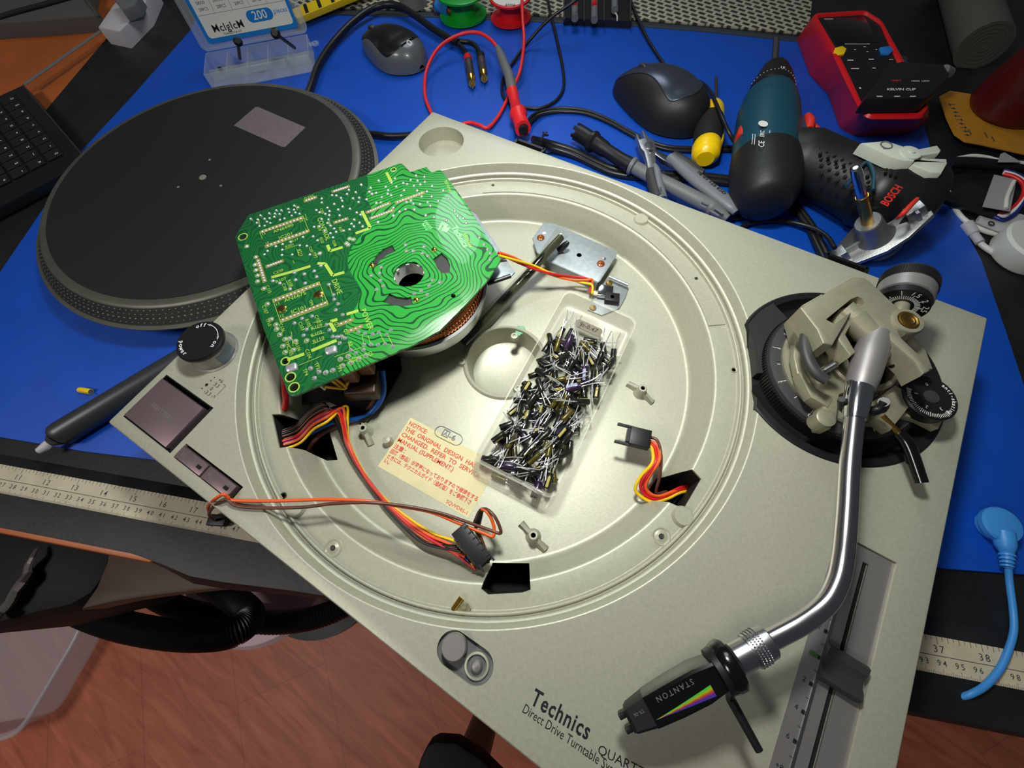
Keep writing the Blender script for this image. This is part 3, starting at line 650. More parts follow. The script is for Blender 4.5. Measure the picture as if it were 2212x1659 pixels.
# anti-skating dial
ac = at(2012, 857, 18); k = MB(); k.lathe([(13.6, -7), (13.8, -.8), (13, 0), (0, 0)], ac, seg=72); ad = k.build('anti_skating_dial', MATS['black_plastic'], TT)
k = MB(); k.lathe([(4, 0), (3.8, .5), (0, .7)], ac, seg=32); k.build('dial_centre', MATS['dark_grey'], ad)
k = MB(); arc_text(k, 'anti-skating', ac, 11.2, math.radians(18), 3.0, ac.z+.05, .155)
for i in range(33):
    t = math.radians(185+i*4.6); d = Vector((math.cos(t), math.sin(t), 0)); k.box((0, 0, 0), (2.0 if i % 5 else 2.8, .28, .04), frame(ac+d*11.4+Vector((0, 0, .04)), d))
for s_, a in (('0', 118), ('1', 195), ('2', 262), ('3', 318)):
    t = math.radians(a); k.text(s_, frame(ac+Vector((math.cos(t)*7.6, math.sin(t)*7.6, .05)), (math.sin(t), -math.cos(t), 0)), 2.6, .01)
k.build('dial_figures', MATS['white_print'], ad, sharp=0, fix=False)
k = MB(); k.prism(xy(zat([(1964, 845), (1998, 785), (2012, 800), (2035, 850), (2020, 880)], 12)), 6, 12, bev=1); k.build('anti_skating_housing', MATS['black_plastic'], TT)
# counterweight
q0, w1 = at(1948, 660, 34), at(1964, 606, 34); wd_ = (w1-q0).normalized(); Lw = (w1-q0).length
k = MB(); k.lathe([(12.4, 0), (12.6, Lw*.2), (12.0, Lw*.22)], q0, ax=wd_, seg=96)
k.lathe([(0, -.2), (4.6, -.2), (12.0, 0), (12.4, .3)], q0, ax=wd_, seg=96)
ring = k.build('stylus_pressure_ring', MATS['black_plastic'], TT)
k = MB(); k.lathe([(12.2, Lw*.21), (13.3, Lw*.24), (13.5, Lw*.62), (13.1, Lw*.64)], q0, ax=wd_, seg=96); k.build('counterweight', MATS['brushed'], TT)
k = MB(); k.lathe([(13.2, Lw*.63), (13.6, Lw*.66), (13.6, Lw*.95), (13, Lw), (10.6, Lw), (0, Lw)], q0, ax=wd_, seg=96); k.ring([(12.9, Lw*.97), (13.3, Lw*1.02), (12.4, Lw*1.03), (11.6, Lw*1.0)], q0, 72, ax=wd_); wt = k.build('weight_grip', MATS['black_rubber'], TT)
k = MB(); Yw = wd_.cross(Vector((0, 0, 1))).normalized(); Zw = Yw.cross(wd_)
if Zw.z < 0: Zw = -Zw
for i in range(80):
    t = 2*math.pi*i/80; rd = Yw*math.cos(t)+Zw*math.sin(t); k.box((0, 0, 0), (Lw*.28, .6, .8), frame(q0+wd_*Lw*.8+rd*13.6, wd_, rd))
k.build('knurling', MATS['black_plastic'], wt, sharp=0)
k = MB(); k.lathe([(3.8, -16), (3.8, 0)], q0, ax=wd_, seg=32); k.build('weight_shaft', MATS['arm_grey'], TT)
k = MB(); fx = Yw
for i in range(-14, 24):
    t = math.radians(90-i*7.2); rd = fx*math.cos(t)+Zw*math.sin(t)
    k.box((0, 0, 0), (3.6 if i % 5 == 0 else 2.4, .28, .1), frame(q0+rd*(6.6+(.6 if i % 5 == 0 else 0))-wd_*.25, rd, -wd_))
for s_, i in (('1', -5), ('1.5', 0), ('2', 5), ('2.5', 10)):
    t = math.radians(90-i*7.2); rd = fx*math.cos(t)+Zw*math.sin(t); k.text(s_, frame(q0+rd*10.1-wd_*.3, (-wd_).cross(rd)*-1, -wd_), 3.8, .02, bold=.04)
k.build('pressure_figures', MATS['white_print'], ring, sharp=0, fix=False)
# added black walls painting the slots' dark cavity, following the cast wall
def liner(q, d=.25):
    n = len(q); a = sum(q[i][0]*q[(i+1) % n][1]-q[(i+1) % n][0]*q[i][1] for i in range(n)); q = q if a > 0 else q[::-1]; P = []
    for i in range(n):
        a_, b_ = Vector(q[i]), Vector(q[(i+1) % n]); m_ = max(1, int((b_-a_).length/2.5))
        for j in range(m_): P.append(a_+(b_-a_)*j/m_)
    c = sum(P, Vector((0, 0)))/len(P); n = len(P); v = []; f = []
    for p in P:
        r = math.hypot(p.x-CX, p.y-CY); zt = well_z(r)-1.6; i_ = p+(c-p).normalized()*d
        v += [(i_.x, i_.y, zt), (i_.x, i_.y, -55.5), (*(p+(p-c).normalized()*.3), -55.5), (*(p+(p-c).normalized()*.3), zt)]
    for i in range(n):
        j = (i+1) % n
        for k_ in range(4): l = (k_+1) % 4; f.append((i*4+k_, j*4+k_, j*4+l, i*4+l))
    return MB().raw(v, f).build('slot_shade_wall', MATS['seam'], TT, sharp=0)
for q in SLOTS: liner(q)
# ------------------------------------------------------------------ platter with its rubber mat
PC = Vector((-172.5, 202.4, 0))
T = thing('platter', 'turntable platter with dotted rim and black rubber top lying on the blue mat', 'platter')
k = MB(); k.lathe([(0, -44), (158, -44), (165.6, -44), (166, -43.4), (165.9, -42.4), (162.4, -41.6), (162.2, -41), (152.3, -31.4), (151.6, -30.6), (149.6, -29.8), (145, -29.6), (0, -29.8)], PC, seg=256)
mat('platter_metal', (104, 104, 94), .45, .6, var=.1, vs=40); mat('platter_dark', (34, 34, 34), .6)
body = k.build('platter_casting', MATS['platter_metal'], T)
k = MB(); k.ring([(162.3, -41.0), (152.4, -31.3), (152.0, -31.7), (161.9, -41.4)], PC, 256)
k.build('rim_band', MATS['platter_dark'], T)
k = MB()
sl = Vector((9.9, 9.7)); nl = Vector((9.7, 9.9)).normalized()
for row, (t, r, n) in enumerate(((.14, .85, 180), (.37, .8, 186), (.62, 1.15, 189), (.87, .75, 183))):
    R_ = 162.3-9.9*(1-t)*0-9.9*t if 0 else 152.4+9.9*t; z = -31.3-9.7*t
    for i in range(n):
        a = 2*math.pi*(i+row*.35)/n; ax = Vector((math.cos(a)*nl.x, math.sin(a)*nl.x, nl.y))
        k.lathe([(r, -.1), (r*.8, .35), (r*.35, .5)], (PC.x+R_*math.cos(a), PC.y+R_*math.sin(a), z), ax=ax, seg=7)
k.build('strobe_dots', MATS['platter_metal'], T)
k = MB(); k.lathe([(0, -29.9), (144.2, -29.9), (144.2, -29.0), (143.2, -28.6), (3.6, -28.6), (3.4, -29.6), (0, -29.6)], PC, seg=192); k.build('rubber_mat', MATS['black_rubber'], T)
mat('pale_hole', (120, 122, 112), .5)
def dot(px, py, r): k.lathe([(r, 0), (r*.9, .2), (0, .2)], at(px, py, -28.6), seg=24)
k = MB(); c = at(438, 383, -28.5); k.lathe([(3.6, 0), (3.2, .5), (1.0, .7), (0, .7)], c, seg=24); k.build('centre_cap', MATS['pale_hole'], T)
for q in ((385, 404), (453, 345), (477, 401)): k = MB(); dot(*q, 1.3); k.build('pin_hole', MATS['pale_hole'], T)
mat('label_film', (112, 100, 104), .4, var=.08, vs=200, bump=.25, bs=600)
k = MB(); k.prism(xy(ats([(505, 271), (552, 231), (558, 231), (660, 275), (616, 317), (609, 317)], -28.3)), -28.6, -28.3)
tag(k.build('label_sheet', MATS['label_film']), 'small grey-brown rectangular film lying on the black platter', 'label')
for t_ in ():
    pass
for s_ in range(3):
    a = 2*math.pi*s_/3; k = MB(); k.lathe([(8, -67.9), (8, -44)], (PC.x+30*math.cos(a), PC.y+30*math.sin(a), 0)); k.build('under_post', MATS['platter_metal'], T)
# ------------------------------------------------------------------ circuit board with the motor coil, lying across the well
ZB = 18.
def z5(x, y, z=ZB): return at(490+x*.3315, 330+y*.3315, z)
HB = z5(1185, 790)
outl = [(52, 548), (70, 518), (140, 405), (165, 396), (1040, 100), (1125, 68), (1142, 70), (1165, 92), (1195, 125), (1280, 98), (1300, 92), (1335, 128), (1380, 112), (1396, 113), (1420, 140), (1560, 330), (1700, 555), (1782, 690), (1780, 706), (1700, 830), (1560, 985), (1385, 1160), (1230, 1245), (1150, 1282), (800, 1430), (450, 1582), (415, 1584), (397, 1566), (240, 1150), (150, 870)]
bo = xy([z5(*q) for q in outl])
m = mat('board', (30, 130, 60), .3, coat=.5); N = NT(m)
uvn = N.add('ShaderNodeUVMap'); ln = N.add('ShaderNodeVectorMath', operation='LENGTH'); nz = N.add('ShaderNodeTexNoise'); nz.inputs['Scale'].default_value = 2.6; nz.inputs['Detail'].default_value = 1.5
nz2 = N.add('ShaderNodeTexNoise'); nz2.inputs['Scale'].default_value = 1.5; nz2.inputs['Detail'].default_value = 1
N.l.new(uvn.outputs[0], ln.inputs[0]); N.l.new(uvn.outputs[0], nz.inputs['Vector']); N.l.new(uvn.outputs[0], nz2.inputs['Vector'])
def mth(op, a, b=None, c=None):
    n = N.add('ShaderNodeMath', operation=op)
    for i, v in enumerate((a, b, c)):
        if v is None: continue
        if isinstance(v, (int, float)): n.inputs[i].default_value = v
        else: N.l.new(v, n.inputs[i])
    return n.outputs[0]
f1 = mth('ADD', mth('MULTIPLY', ln.outputs['Value'], 30.), mth('MULTIPLY', nz.outputs['Fac'], 13.))       # flowing tracks round the hub
tr = mth('LESS_THAN', mth('FRACT', f1), .26)
f2 = mth('FRACT', mth('MULTIPLY', nz.outputs['Fac'], 34.)); tr2 = mth('LESS_THAN', f2, .38)
sx = N.add('ShaderNodeSeparateXYZ'); N.l.new(uvn.outputs[0], sx.inputs[0])
left = mth('GREATER_THAN', mth('ADD', mth('SUBTRACT', mth('MULTIPLY', sx.outputs['X'], -1), mth('MULTIPLY', sx.outputs['Y'], .75)), mth('MULTIPLY', nz2.outputs['Fac'], .6)), .78)
gap = mth('GREATER_THAN', nz2.outputs['Fac'], .9)
def mixc(f, a, b):
    n = N.add('ShaderNodeMix', data_type='RGBA')
    N.l.new(f, n.inputs['Factor']) if not isinstance(f, float) else None
    for k, v in (('A', a), ('B', b)):
        if isinstance(v, tuple): n.inputs[k].default_value = (*lin(v), 1)
        else: N.l.new(v, n.inputs[k])
    return n.outputs['Result']
right_c = mixc(tr, (44, 148, 56), (12, 68, 34)); left_c = mixc(tr2, (24, 96, 46), (16, 76, 42))
col_ = mixc(left, mixc(mth('MULTIPLY', gap, tr2), right_c, (26, 104, 46)), left_c)
N.l.new(col_, N.b.inputs['Base Color'])
PB = thing('circuit_board', 'green circuit board with a motor coil beneath, lying over the left of the well', 'circuit board')
k = MB(); k.prism(bo, ZB-1.6, ZB, bev=.25); bd = k.build('board', MATS['board'], PB)
def gsect(r0, r1, a0, a1, n=12):
    return [(HB.x+r1*math.cos(math.radians(a0+(a1-a0)*i/n)), HB.y+r1*math.sin(math.radians(a0+(a1-a0)*i/n))) for i in range(n+1)] + \
           [(HB.x+r0*math.cos(math.radians(a1+(a0-a1)*i/n)), HB.y+r0*math.sin(math.radians(a1+(a0-a1)*i/n))) for i in range(n+1)]
def ang_of(zx, zy): p = z5(zx, zy); return math.degrees(math.atan2(p.y-HB.y, p.x-HB.x))
holes = [circ(HB.x, HB.y, 10.6, 48)]
slots = [xy([z5(*q) for q in s_]) for s_ in ([(950, 712), (975, 665), (1020, 625), (1078, 600), (1098, 642), (1040, 668), (995, 705), (972, 740)], [(1345, 690), (1398, 652), (1440, 690), (1455, 735), (1452, 782), (1402, 785), (1372, 755)], [(1014, 972), (1060, 918), (1110, 938), (1170, 945), (1200, 938), (1212, 990), (1160, 998), (1090, 994)])]
small = [(105, 548, 2.7), (382, 1358, 2.2), (415, 1462, 2.6), (438, 1528, 2.6), (1086, 110, 1.6), (1475, 932, 1.6)]
cs = [MB().prism(h, 0, 40) for h in holes+slots]+[MB().prism(circ(*z5(x, y)[:2], r, 20), 0, 40) for x, y, r in small]
bd = cut(bd, cs)
uv = bd.data.uv_layers.new(name='UVMap')
for lp in bd.data.loops:
    c = bd.data.vertices[lp.vertex_index].co; uv.data[lp.index].uv = ((c.x*1000-HB.x)/100, (c.y*1000-HB.y)/100)
mat('solder', (214, 214, 218), .32, .75); mat('silk', (158, 186, 72), .5); mat('pad_gold', (176, 160, 80), .35, .5)
# solder joints: rows under the chips and connectors, then single ones
joints = []; rows = MB()
def rowj(a, b, n, frame_=True):
    A_, B_ = z5(*a), z5(*b)
    for i in range(n): joints.append((A_+(B_-A_)*i/(n-1), 1.05))
    if frame_:
        d = (B_-A_).normalized(); q = Vector((-d.y, d.x, 0)); e = 2.0
        P_ = [A_-d*e-q*1.5, B_+d*e-q*1.5, B_+d*e+q*1.5, A_-d*e+q*1.5]
        rows.raw([(p.x, p.y, ZB+.04) for p in P_], [(0, 1, 2, 3)])
rowj((365, 1090), (640, 980), 12); rowj((318, 962), (590, 858), 12); rowj((265, 605), (522, 512), 12); rowj((232, 515), (482, 428), 12)
rowj((1112, 322), (1272, 262), 10); rowj((922, 385), (1050, 332), 9); rowj((945, 425), (1072, 378), 9); rowj((700, 250), (785, 222), 7)
rowj((518, 312), (572, 292), 4); rowj((712, 452), (775, 432), 4); rowj((205, 705), (245, 832), 9); rowj((270, 738), (352, 708), 6); rowj((745, 1115), (805, 1092), 3); rowj((810, 1158), (868, 1135), 3)
rows.build('pad_strip', MATS['pad_gold'], PB, sharp=0, fix=False)
big = [(605, 655), (780, 590), (800, 560), (825, 565), (790, 600), (200, 838), (190, 680), (183, 730), (190, 765), (200, 800), (130, 610), (240, 885), (265, 985), (290, 1085), (320, 1120), (325, 1150), (345, 1185), (380, 1215), (410, 1210), (365, 1260), (380, 1300), (435, 1285), (448, 1228), (520, 1225), (500, 1190), (520, 1150), (490, 1080), (555, 1065), (440, 1110), (650, 1120), (668, 1155), (690, 1198), (720, 1200), (745, 1195), (770, 1208), (735, 1240), (808, 1285), (840, 1305), (890, 1285), (895, 1250), (940, 1250), (985, 1252), (1030, 1245), (1080, 1262), (858, 1170), (900, 1178), (950, 1182), (990, 1172), (1040, 1185), (1068, 1155), (790, 1325), (740, 1345), (860, 1345), (905, 1322), (808, 1368), (755, 1388), (690, 1418), (645, 1432), (600, 1428), (545, 1405), (570, 1470), (665, 858), (695, 925), (700, 955), (710, 1025), (755, 1055), (725, 985), (345, 850), (412, 888), (448, 828), (510, 850), (505, 790), (585, 808), (570, 770), (612, 735), (440, 780), (300, 835), (940, 800), (995, 785), (1000, 832), (1018, 868), (975, 892), (1005, 745), (1165, 600), (1170, 640), (1215, 640), (1275, 655), (1285, 612), (1310, 672), (1340, 830), (1318, 865), (1390, 845), (1220, 918), (1265, 900), (1305, 925), (1648, 552), (1678, 598), (1700, 630), (1718, 655), (1718, 695), (1560, 458), (1540, 428), (1505, 412), (1485, 380), (1445, 300), (1410, 245), (1430, 440), (1350, 420), (1296, 408), (1085, 410), (985, 452), (885, 480)]
for x, y in big: joints.append((z5(x, y), 1.5 if (x, y) in ((605, 655), (545, 1405), (570, 1470), (645, 1432), (690, 1418), (600, 1428)) else 1.25))
rnd = random.Random(4)
def scatter(poly, n, r):
    c = 0; xs = [p[0] for p in poly]; ys = [p[1] for p in poly]
    while c < n:
        x, y = rnd.uniform(min(xs), max(xs)), rnd.uniform(min(ys), max(ys))
        ins = False
        for i in range(len(poly)):
            (x1, y1), (x2, y2) = poly[i-1], poly[i]
            if (y1 > y) != (y2 > y) and x < (x2-x1)*(y-y1)/(y2-y1)+x1: ins = not ins
        p = z5(x, y)
        if ins and all((p-j[0]).length > 3.2 for j in joints): joints.append((p, r)); c += 1
scatter([(140, 430), (460, 330), (480, 400), (220, 490)], 26, 1.0)
scatter([(590, 270), (860, 230), (880, 470), (700, 560), (560, 480)], 42, 1.1)
scatter([(860, 190), (1300, 130), (1400, 330), (1150, 400), (900, 320)], 44, 1.2)
scatter([(200, 560), (640, 540), (560, 700), (200, 680)], 14, 1.1)
# the hundred largest joints one by one, the others together
nrow = 12*4+10+9+9+7+4+4+9+6+3+3
order = joints[nrow:]+joints[:nrow]
jm = MB(); jm.lathe([(1.4, 0), (1.25, .4), (.85, .9), (.34, 1.4), (.14, 2.0), (0, 2.1)], (0, 0, 0), seg=12)
proto = jm.build('solder_joint', MATS['solder'], PB)
ov = Vector((0, 0, ZO*.001))
proto.data.transform(Matrix.Translation(-ov))
bobj = []
for i, (p, r) in enumerate(order[:100]):
    o = proto if i == 0 else proto.copy()
    if i: sc.collection.objects.link(o)
    o.location = W3(p); s_ = r/1.25; o.scale = (s_, s_, s_*(.5 if r < 1.2 else .7)); o.rotation_euler = (0, 0, i); bobj.append(o)
k = MB()
for i, (p, r) in enumerate(order[100:]):
    k.lathe([(r, 0), (r*.85, .35), (r*.4, .65), (0, .8)], p, seg=10)
tag(k.build('solder_joint', MATS['solder'], PB), kind='stuff')
for (x, y) in big[:24]+big[50:58]: k = MB(); k.ring([(1.75, 0), (1.75, .05), (1.5, .05), (1.5, 0)], z5(x, y), 16); k.build('pad_ring', MATS['silk'], PB)
for x, y, r in small[:5]: k = MB(); k.ring([(r+.9, 0), (r+.9, .06), (r+.1, .06), (r+.1, 0)], z5(x, y), 24); k.build('hole_ring', MATS['silk'], PB)
k = MB()
for x0, y0, x1, y1 in ((640, 1300, 720, 1275), (385, 1415, 462, 1388)):
    A_, B_ = z5(x0, y0), z5(x1, y1); k.tube([A_, A_+(B_-A_)*.15, A_+(B_-A_)*.85, B_], [1.0, 3.0, 3.0, 1.0], 14, 3, flat=.5)
k.build('solder_lump', MATS['solder'], PB)
# yellow print
k = MB()
def ln_(a, b, w=.32):
    A_, B_ = z5(*a, ZB+.05), z5(*b, ZB+.05); d = (B_-A_).normalized(); q = Vector((-d.y, d.x, 0))*w/2; k.raw([A_-q, B_-q, B_+q, A_+q], [(0, 1, 2, 3)])
def st(s_, x, y, sz=3.4, dn=False, flip=1, bold=.0):
    c = z5(x, y, ZB+.05); d = (z5(x+100, y-38, ZB+.05)-c) if not dn else (z5(x+42, y+100, ZB+.05)-c); k.text(s_, frame(c, d), sz, .01, bold=bold)
for a, b in (((215, 520), (232, 560)), ((495, 410), (535, 510)), ((225, 508), (492, 412)), ((255, 620), (532, 518)), ((298, 955), (352, 1108)), ((600, 840), (660, 990)), ((298, 955), (600, 840)), ((352, 1108), (660, 990)),
             ((375, 630), (480, 595)), ((560, 1110), (625, 1090)), ((550, 1150), (640, 1130)), ((555, 1195), (640, 1170)), ((555, 1245), (640, 1215)), ((470, 1385), (620, 1322)), ((505, 425), (522, 440)), ((205, 430), (215, 475)), ((450, 345), (460, 375)), ((510, 400), (525, 440)), ((455, 625), (470, 672)), ((385, 830), (412, 885)), ((430, 700), (440, 720)), ((668, 865), (690, 925)), ((420, 1165), (432, 1260)), ((880, 1180), (890, 1240)), ((1000, 1180), (1030, 1240)), ((1050, 1190), (1080, 1250)), ((920, 1190), (935, 1240)), ((790, 1230), (805, 1280)), ((700, 1330), (900, 1260)), ((765, 1358), (890, 1318))): ln_(a, b)
k.build('silk_outlines', MATS['silk'], PB, sharp=0, fix=False); k = MB()
for a, b in (((290, 812), (460, 765)), ((460, 765), (545, 738)), ((550, 1290), (715, 1222)), ((395, 1350), (505, 1310)), ((590, 720), (640, 722)), ((640, 722), (690, 800)), ((690, 800), (765, 778)), ((655, 600), (672, 640)), ((672, 640), (755, 615)), ((880, 380), (935, 490)), ((935, 490), (838, 525)), ((1040, 128), (1075, 195)), ((780, 1052), (858, 1028)), ((672, 1105), (705, 1165)), ((675, 1100), (720, 1085))): ln_(a, b, 2.3)
k.build('silk_bars', MATS['silk'], PB, sharp=0, fix=False); k = MB()
for s_, x, y, sz in (('AN6680', 368, 492, 4.4), ('IC201', 385, 540, 4.4), ('AN6675', 445, 938, 4.4), ('IC101', 470, 1022, 4.4), ('C217', 435, 572, 3.2), ('R201', 410, 605, 3.2), ('C220', 335, 775, 3.2), ('R107', 352, 830, 3.6), ('R109', 585, 1135, 3.6), ('R102', 585, 1180, 3.6), ('R110', 597, 1218, 3.6), ('Q202', 535, 290, 3.4), ('13', 240, 530, 3), ('24', 485, 445, 3), ('12', 262, 588, 3), ('1', 515, 502, 3), ('13', 330, 985, 3), ('12', 358, 1065, 3), ('1', 625, 962, 3)): st(s_, x, y, sz)
k.build('chip_names', MATS['silk'], PB, sharp=0, fix=False); k = MB()
for s_, x, y, sz in (('CONTROL', 630, 495, 5.2), ('DRIVE', 716, 872, 5.2), ('POWER', 912, 1085, 5.2), ('TP7', 572, 668, 3.6), ('TP9', 548, 978, 3.2), ('R213', 478, 652, 3.4), ('C107', 248, 1022, 3.6), ('C110', 270, 890, 3.4), ('TP10', 270, 1105, 3.2), ('C106', 358, 1140, 3.4), ('TP8', 395, 1250, 3.2), ('C105', 412, 1292, 3.4), ('R106', 462, 1265, 3.2), ('C103', 485, 1130, 3.4), ('R105', 528, 1110, 3.4), ('C102', 590, 1085, 3.4), ('C104', 530, 1310, 3.4), ('TP4', 512, 1430, 3.4), ('TP2', 588, 1390, 3.4), ('TP1', 732, 1405, 3.4), ('R5', 806, 1245, 3.2), ('C5', 935, 1310, 3.2), ('C6', 828, 1345, 3.2), ('C108', 375, 875, 3.2), ('R108', 412, 850, 3.2), ('C205', 620, 380, 2.8), ('R222', 618, 570, 2.8), ('C218', 600, 490, 2.8), ('C207', 548, 632, 2.8), ('C2', 752, 1200, 3.), ('Q3', 715, 1120, 3.2), ('Q2', 775, 1165, 3.2), ('C208', 700, 590, 2.8), ('R220', 742, 500, 2.6), ('TP3', 665, 460, 2.6), ('RJB1433A', 1440, 215, 3.2), ('REP2034A', 1570, 570, 3.4)): st(s_, x, y, sz, True)
k.build('silk_print', MATS['silk'], PB, sharp=0, fix=False)
k = MB(); k.text('Technics', frame(z5(1518, 545, ZB+.05), z5(1562, 612)-z5(1478, 478)), 6.2, .01, bold=.12)
k.text('EAMX5', frame(z5(1310, 470, ZB+.05), z5(1350, 520)-z5(1290, 440)), 3.2, .01); k.text('94V-0', frame(z5(1290, 482, ZB+.05), z5(1350, 520)-z5(1290, 440)), 3.2, .01)
c = z5(1400, 478, ZB+.05); 
for q in (((1375, 500), (1400, 448), (1445, 470), (1430, 482), (1405, 468), (1390, 500)), ((1395, 505), (1415, 475), (1455, 490), (1432, 520))): k.raw([z5(x, y, ZB+.05) for x, y in q], [tuple(range(len(q)))])
mat('pale_green', (150, 235, 150), .5); k.build('maker_print', MATS['pale_green'], PB, sharp=0, fix=False)
for x, y in ((598, 925), (360, 1018), (945, 735), (1352, 633), (1236, 958)):
    r = 3.3 if x < 700 else 2.0; k = MB(); k.lathe([(r, 0), (r*.95, .6), (r*.6, 1.1), (0, 1.2)], z5(x, y), seg=28); s_ = k.build('board_screw', MATS['gold'], PB)
    k = MB(); c = z5(x, y, ZB+1.22); k.box(c, (r*.9, .4, .1), rz=.6); k.box(c, (r*.9, .4, .1), rz=.6+math.pi/2); k.build('cross_slot', MATS['seam'], s_)
# coil, rim and hub below the board
hz_ = (HB.x, HB.y, 0)
mt = mat('coil_copper', (150, 92, 48), .4, .75); N = NT(mt); tc = N.add('ShaderNodeTexCoord'); wv = N.add('ShaderNodeTexNoise'); wv.inputs['Scale'].default_value = 300
N.l.new(tc.outputs['Object'], wv.inputs['Vector']); bp = N.add('ShaderNodeBump'); bp.inputs['Strength'].default_value = .4; bp.inputs['Distance'].default_value = .0005; N.l.new(wv.outputs['Fac'], bp.inputs['Height']); N.l.new(bp.outputs[0], N.b.inputs['Normal'])
k = MB(); k.ring([(52.3, 3.2), (52.3, 4.2), (50.6, 5), (49.6, 4.6), (48.5, -9), (30, -13), (30, -14), (49.5, -10)], hz_, 128); k.build('motor_rim', MATS['steel'], PB)
k = MB(); k.ring([(49.4, 4), (48.4, 11), (46.4, 14), (34, 14), (33, 4)], hz_, 128); coil = k.build('motor_coil', MATS['coil_copper'], PB)
k = MB()
for i in range(120):
    t = 2*math.pi*i/120; k.box((HB.x+49.4*math.cos(t), HB.y+49.4*math.sin(t), 7.5), (.6, 1.1, 6.6), rz=t)
k.build('coil_turns', MATS['copper'], coil, sharp=0)
k = MB(); k.ring([(33, 16.2), (33, 12), (14, 12), (14, 16.2)], hz_, 96); k.build('coil_former', MATS['dark_grey'], PB)
for a_, b_ in ((20, 75), (130, 175), (265, 320)): k = MB(); sector(k, HB, 17, 24, 13, 13.6, a_, b_, 12); k.build('white_insert', MATS['white_plastic'], PB)
k = MB(); k.ring([(14.4, 16.2), (12.2, 17.8), (10.9, 17.8), (10.4, 6), (14, 6)], hz_, 72); 
for i in range(8): t = 2*math.pi*i/8; k.box((HB.x+10.6*math.cos(t), HB.y+10.6*math.sin(t), 15.6), (1.6, 2.4, 1.4), rz=t)
k.build('hub_collar', MATS['white_plastic'], PB)
k = MB(); k.lathe([(30, -13.5), (30, -6), (0, -6)], hz_, seg=64); k.build('rotor_plate', MATS['black_plastic'], PB)
# metal plate below the board's right edge, capacitors and clips hanging under the front edge
k = MB(); k.prism(xy([at(x, y, 6) for x, y in ((1005, 448), (1028, 462), (1112, 588), (1104, 596), (1052, 612), (1000, 560))]), 4.6, 6, bev=.3); pl_ = k.build('heat_plate', MATS['tin'], PB)
k = MB(); k.tube([at(1053, 613, 5), at(1103, 596, 5)], 1.6, 10, 1); k.build('plate_edge', MATS['black_plastic'], pl_)
mat('tan_plastic', (112, 78, 56), .5)
for px, py in ((758, 812), (792, 795)):
    k = MB(); c = at(px, py, 4); k.box((c.x, c.y, 8), (9.5, 7, 16), bev=1.2, rz=.6); k.build('hanging_capacitor', MATS['tan_plastic'], PB)
mat('resin_brown', (52, 32, 18), .4); mat('dark_sheet', (26, 22, 18), .3)
k = MB(); k.prism(xy([at(x, y, -29) for x, y in ((606, 800), (612, 882), (660, 872), (705, 866), (740, 882), (786, 914), (826, 872), (868, 800), (860, 740), (640, 740))]), -30, -29); k.build('shade_film', MATS['dark_sheet'], PB)  # dark film under the board, its colour also standing in for shade
k = MB(); c = at(790, 838, -14); k.box((c.x, c.y, -10), (22, 18, 12), bev=2, rz=.6); k.build('resin_block', MATS['resin_brown'], PB)
for x, y in ((75, 190), (30, 200), (20, 170)): k = MB(); k.lathe([(6, -8), (6, 16)], (x, y, 0), seg=28); k.build('hanging_capacitor', MATS['black_plastic'], PB)
k = MB(); k.box((70, 135, -8), (56, 40, 22), bev=1.5, rz=.55); k.build('transformer_block', MATS['black_plastic'], PB)
k = MB(); k.box((92, 150, -26.3), (10, 10, 15), rz=.5); k.box((62, 118, -26.3), (8, 8, 15), rz=.5); k.build('block_foot', MATS['black_plastic'], PB)
for cname, pts in (('wire_yellow', [(700, 835, 10), (722, 838, 2), (748, 838, -2), (722, 816, 8)]), ('wire_yellow', [(716, 822, 8), (742, 838, -6), (752, 826, 4)]), ('wire_white', [(685, 828, 12), (702, 841, 4)])):
    k = MB(); k.tube([at(*p) for p in pts], .9, 8, 5); o = k.build('wire', MATS[cname], PB)

# ------------------------------------------------------------------ wires
def wires(name, label, cat, group=None): return thing(name, label, cat, group)
def wire(T, col, pts, r=.85, name='wire'):
    k = MB(); k.tube([at(*p) for p in pts], r, 10, 7); o = k.build(name, MATS['wire_'+col], T, sharp=60); o['label'] = col.replace('darkblue', 'dark blue')+' wire'; return o
H = wires('wire_harness', 'bundle of coloured wires curving from the left slot to the black socket', 'wires')
path = [(600, 950, -22), (640, 935, -26), (670, 905, -22), (700, 888, -16), (728, 890, -16), (740, 920, -22), (748, 955, -27), (770, 1000, -29), (800, 1045, -30), (835, 1090, -30), (875, 1130, -30), (920, 1165, -29), (965, 1185, -27), (1000, 1195, -25)]
cols = ['black', 'brown', 'black', 'brown', 'red', 'orange', 'darkblue', 'violet', 'black', 'yellow', 'orange', 'red']
offs = [(-15, 3, 0), (-12, 0, 1), (-9, 4, 2), (-5, -2, 2), (-3, 3, 0), (2, 1, 2.5), (5, -4, 1), (7, -8, 2.6), (0, -10, 0), (16, -14, 1.5), (9, -9, 3.4), (3, -3, 3.8)]
for i, (c_, (ox, oy, oz)) in enumerate(zip(cols, offs)):
    pts = []
    for j, (x, y, z) in enumerate(path):
        t = j/(len(path)-1); f_ = .55+.45*math.sin(t*math.pi*2.3+.5); w_b = (.75 if j < 4 else 1)
        if j <= 3: qx, qy = ox*.3+3, ox*1.25+2
        else: qx, qy = ox*f_*1.5+(rnd.uniform(-2, 2)), oy*f_*1.3
        pts.append((x+qx, y+qy, z+oz*.8))
    e = (985+i*4.0, 1180+i*4.6, -22); pts[-1] = e; pts[-2] = (pts[-2][0]+i*1.5-8, pts[-2][1]+i*2-12, pts[-2][2])
    wire(H, c_, pts, .95)
cc = at(1020, 1180, -18)
k = MB(); Mx = frame(cc, at(1050, 1222, -20)-at(995, 1150, -20)); k.box((0, 0, 0), (25, 10, 10), Mx, bev=.5)
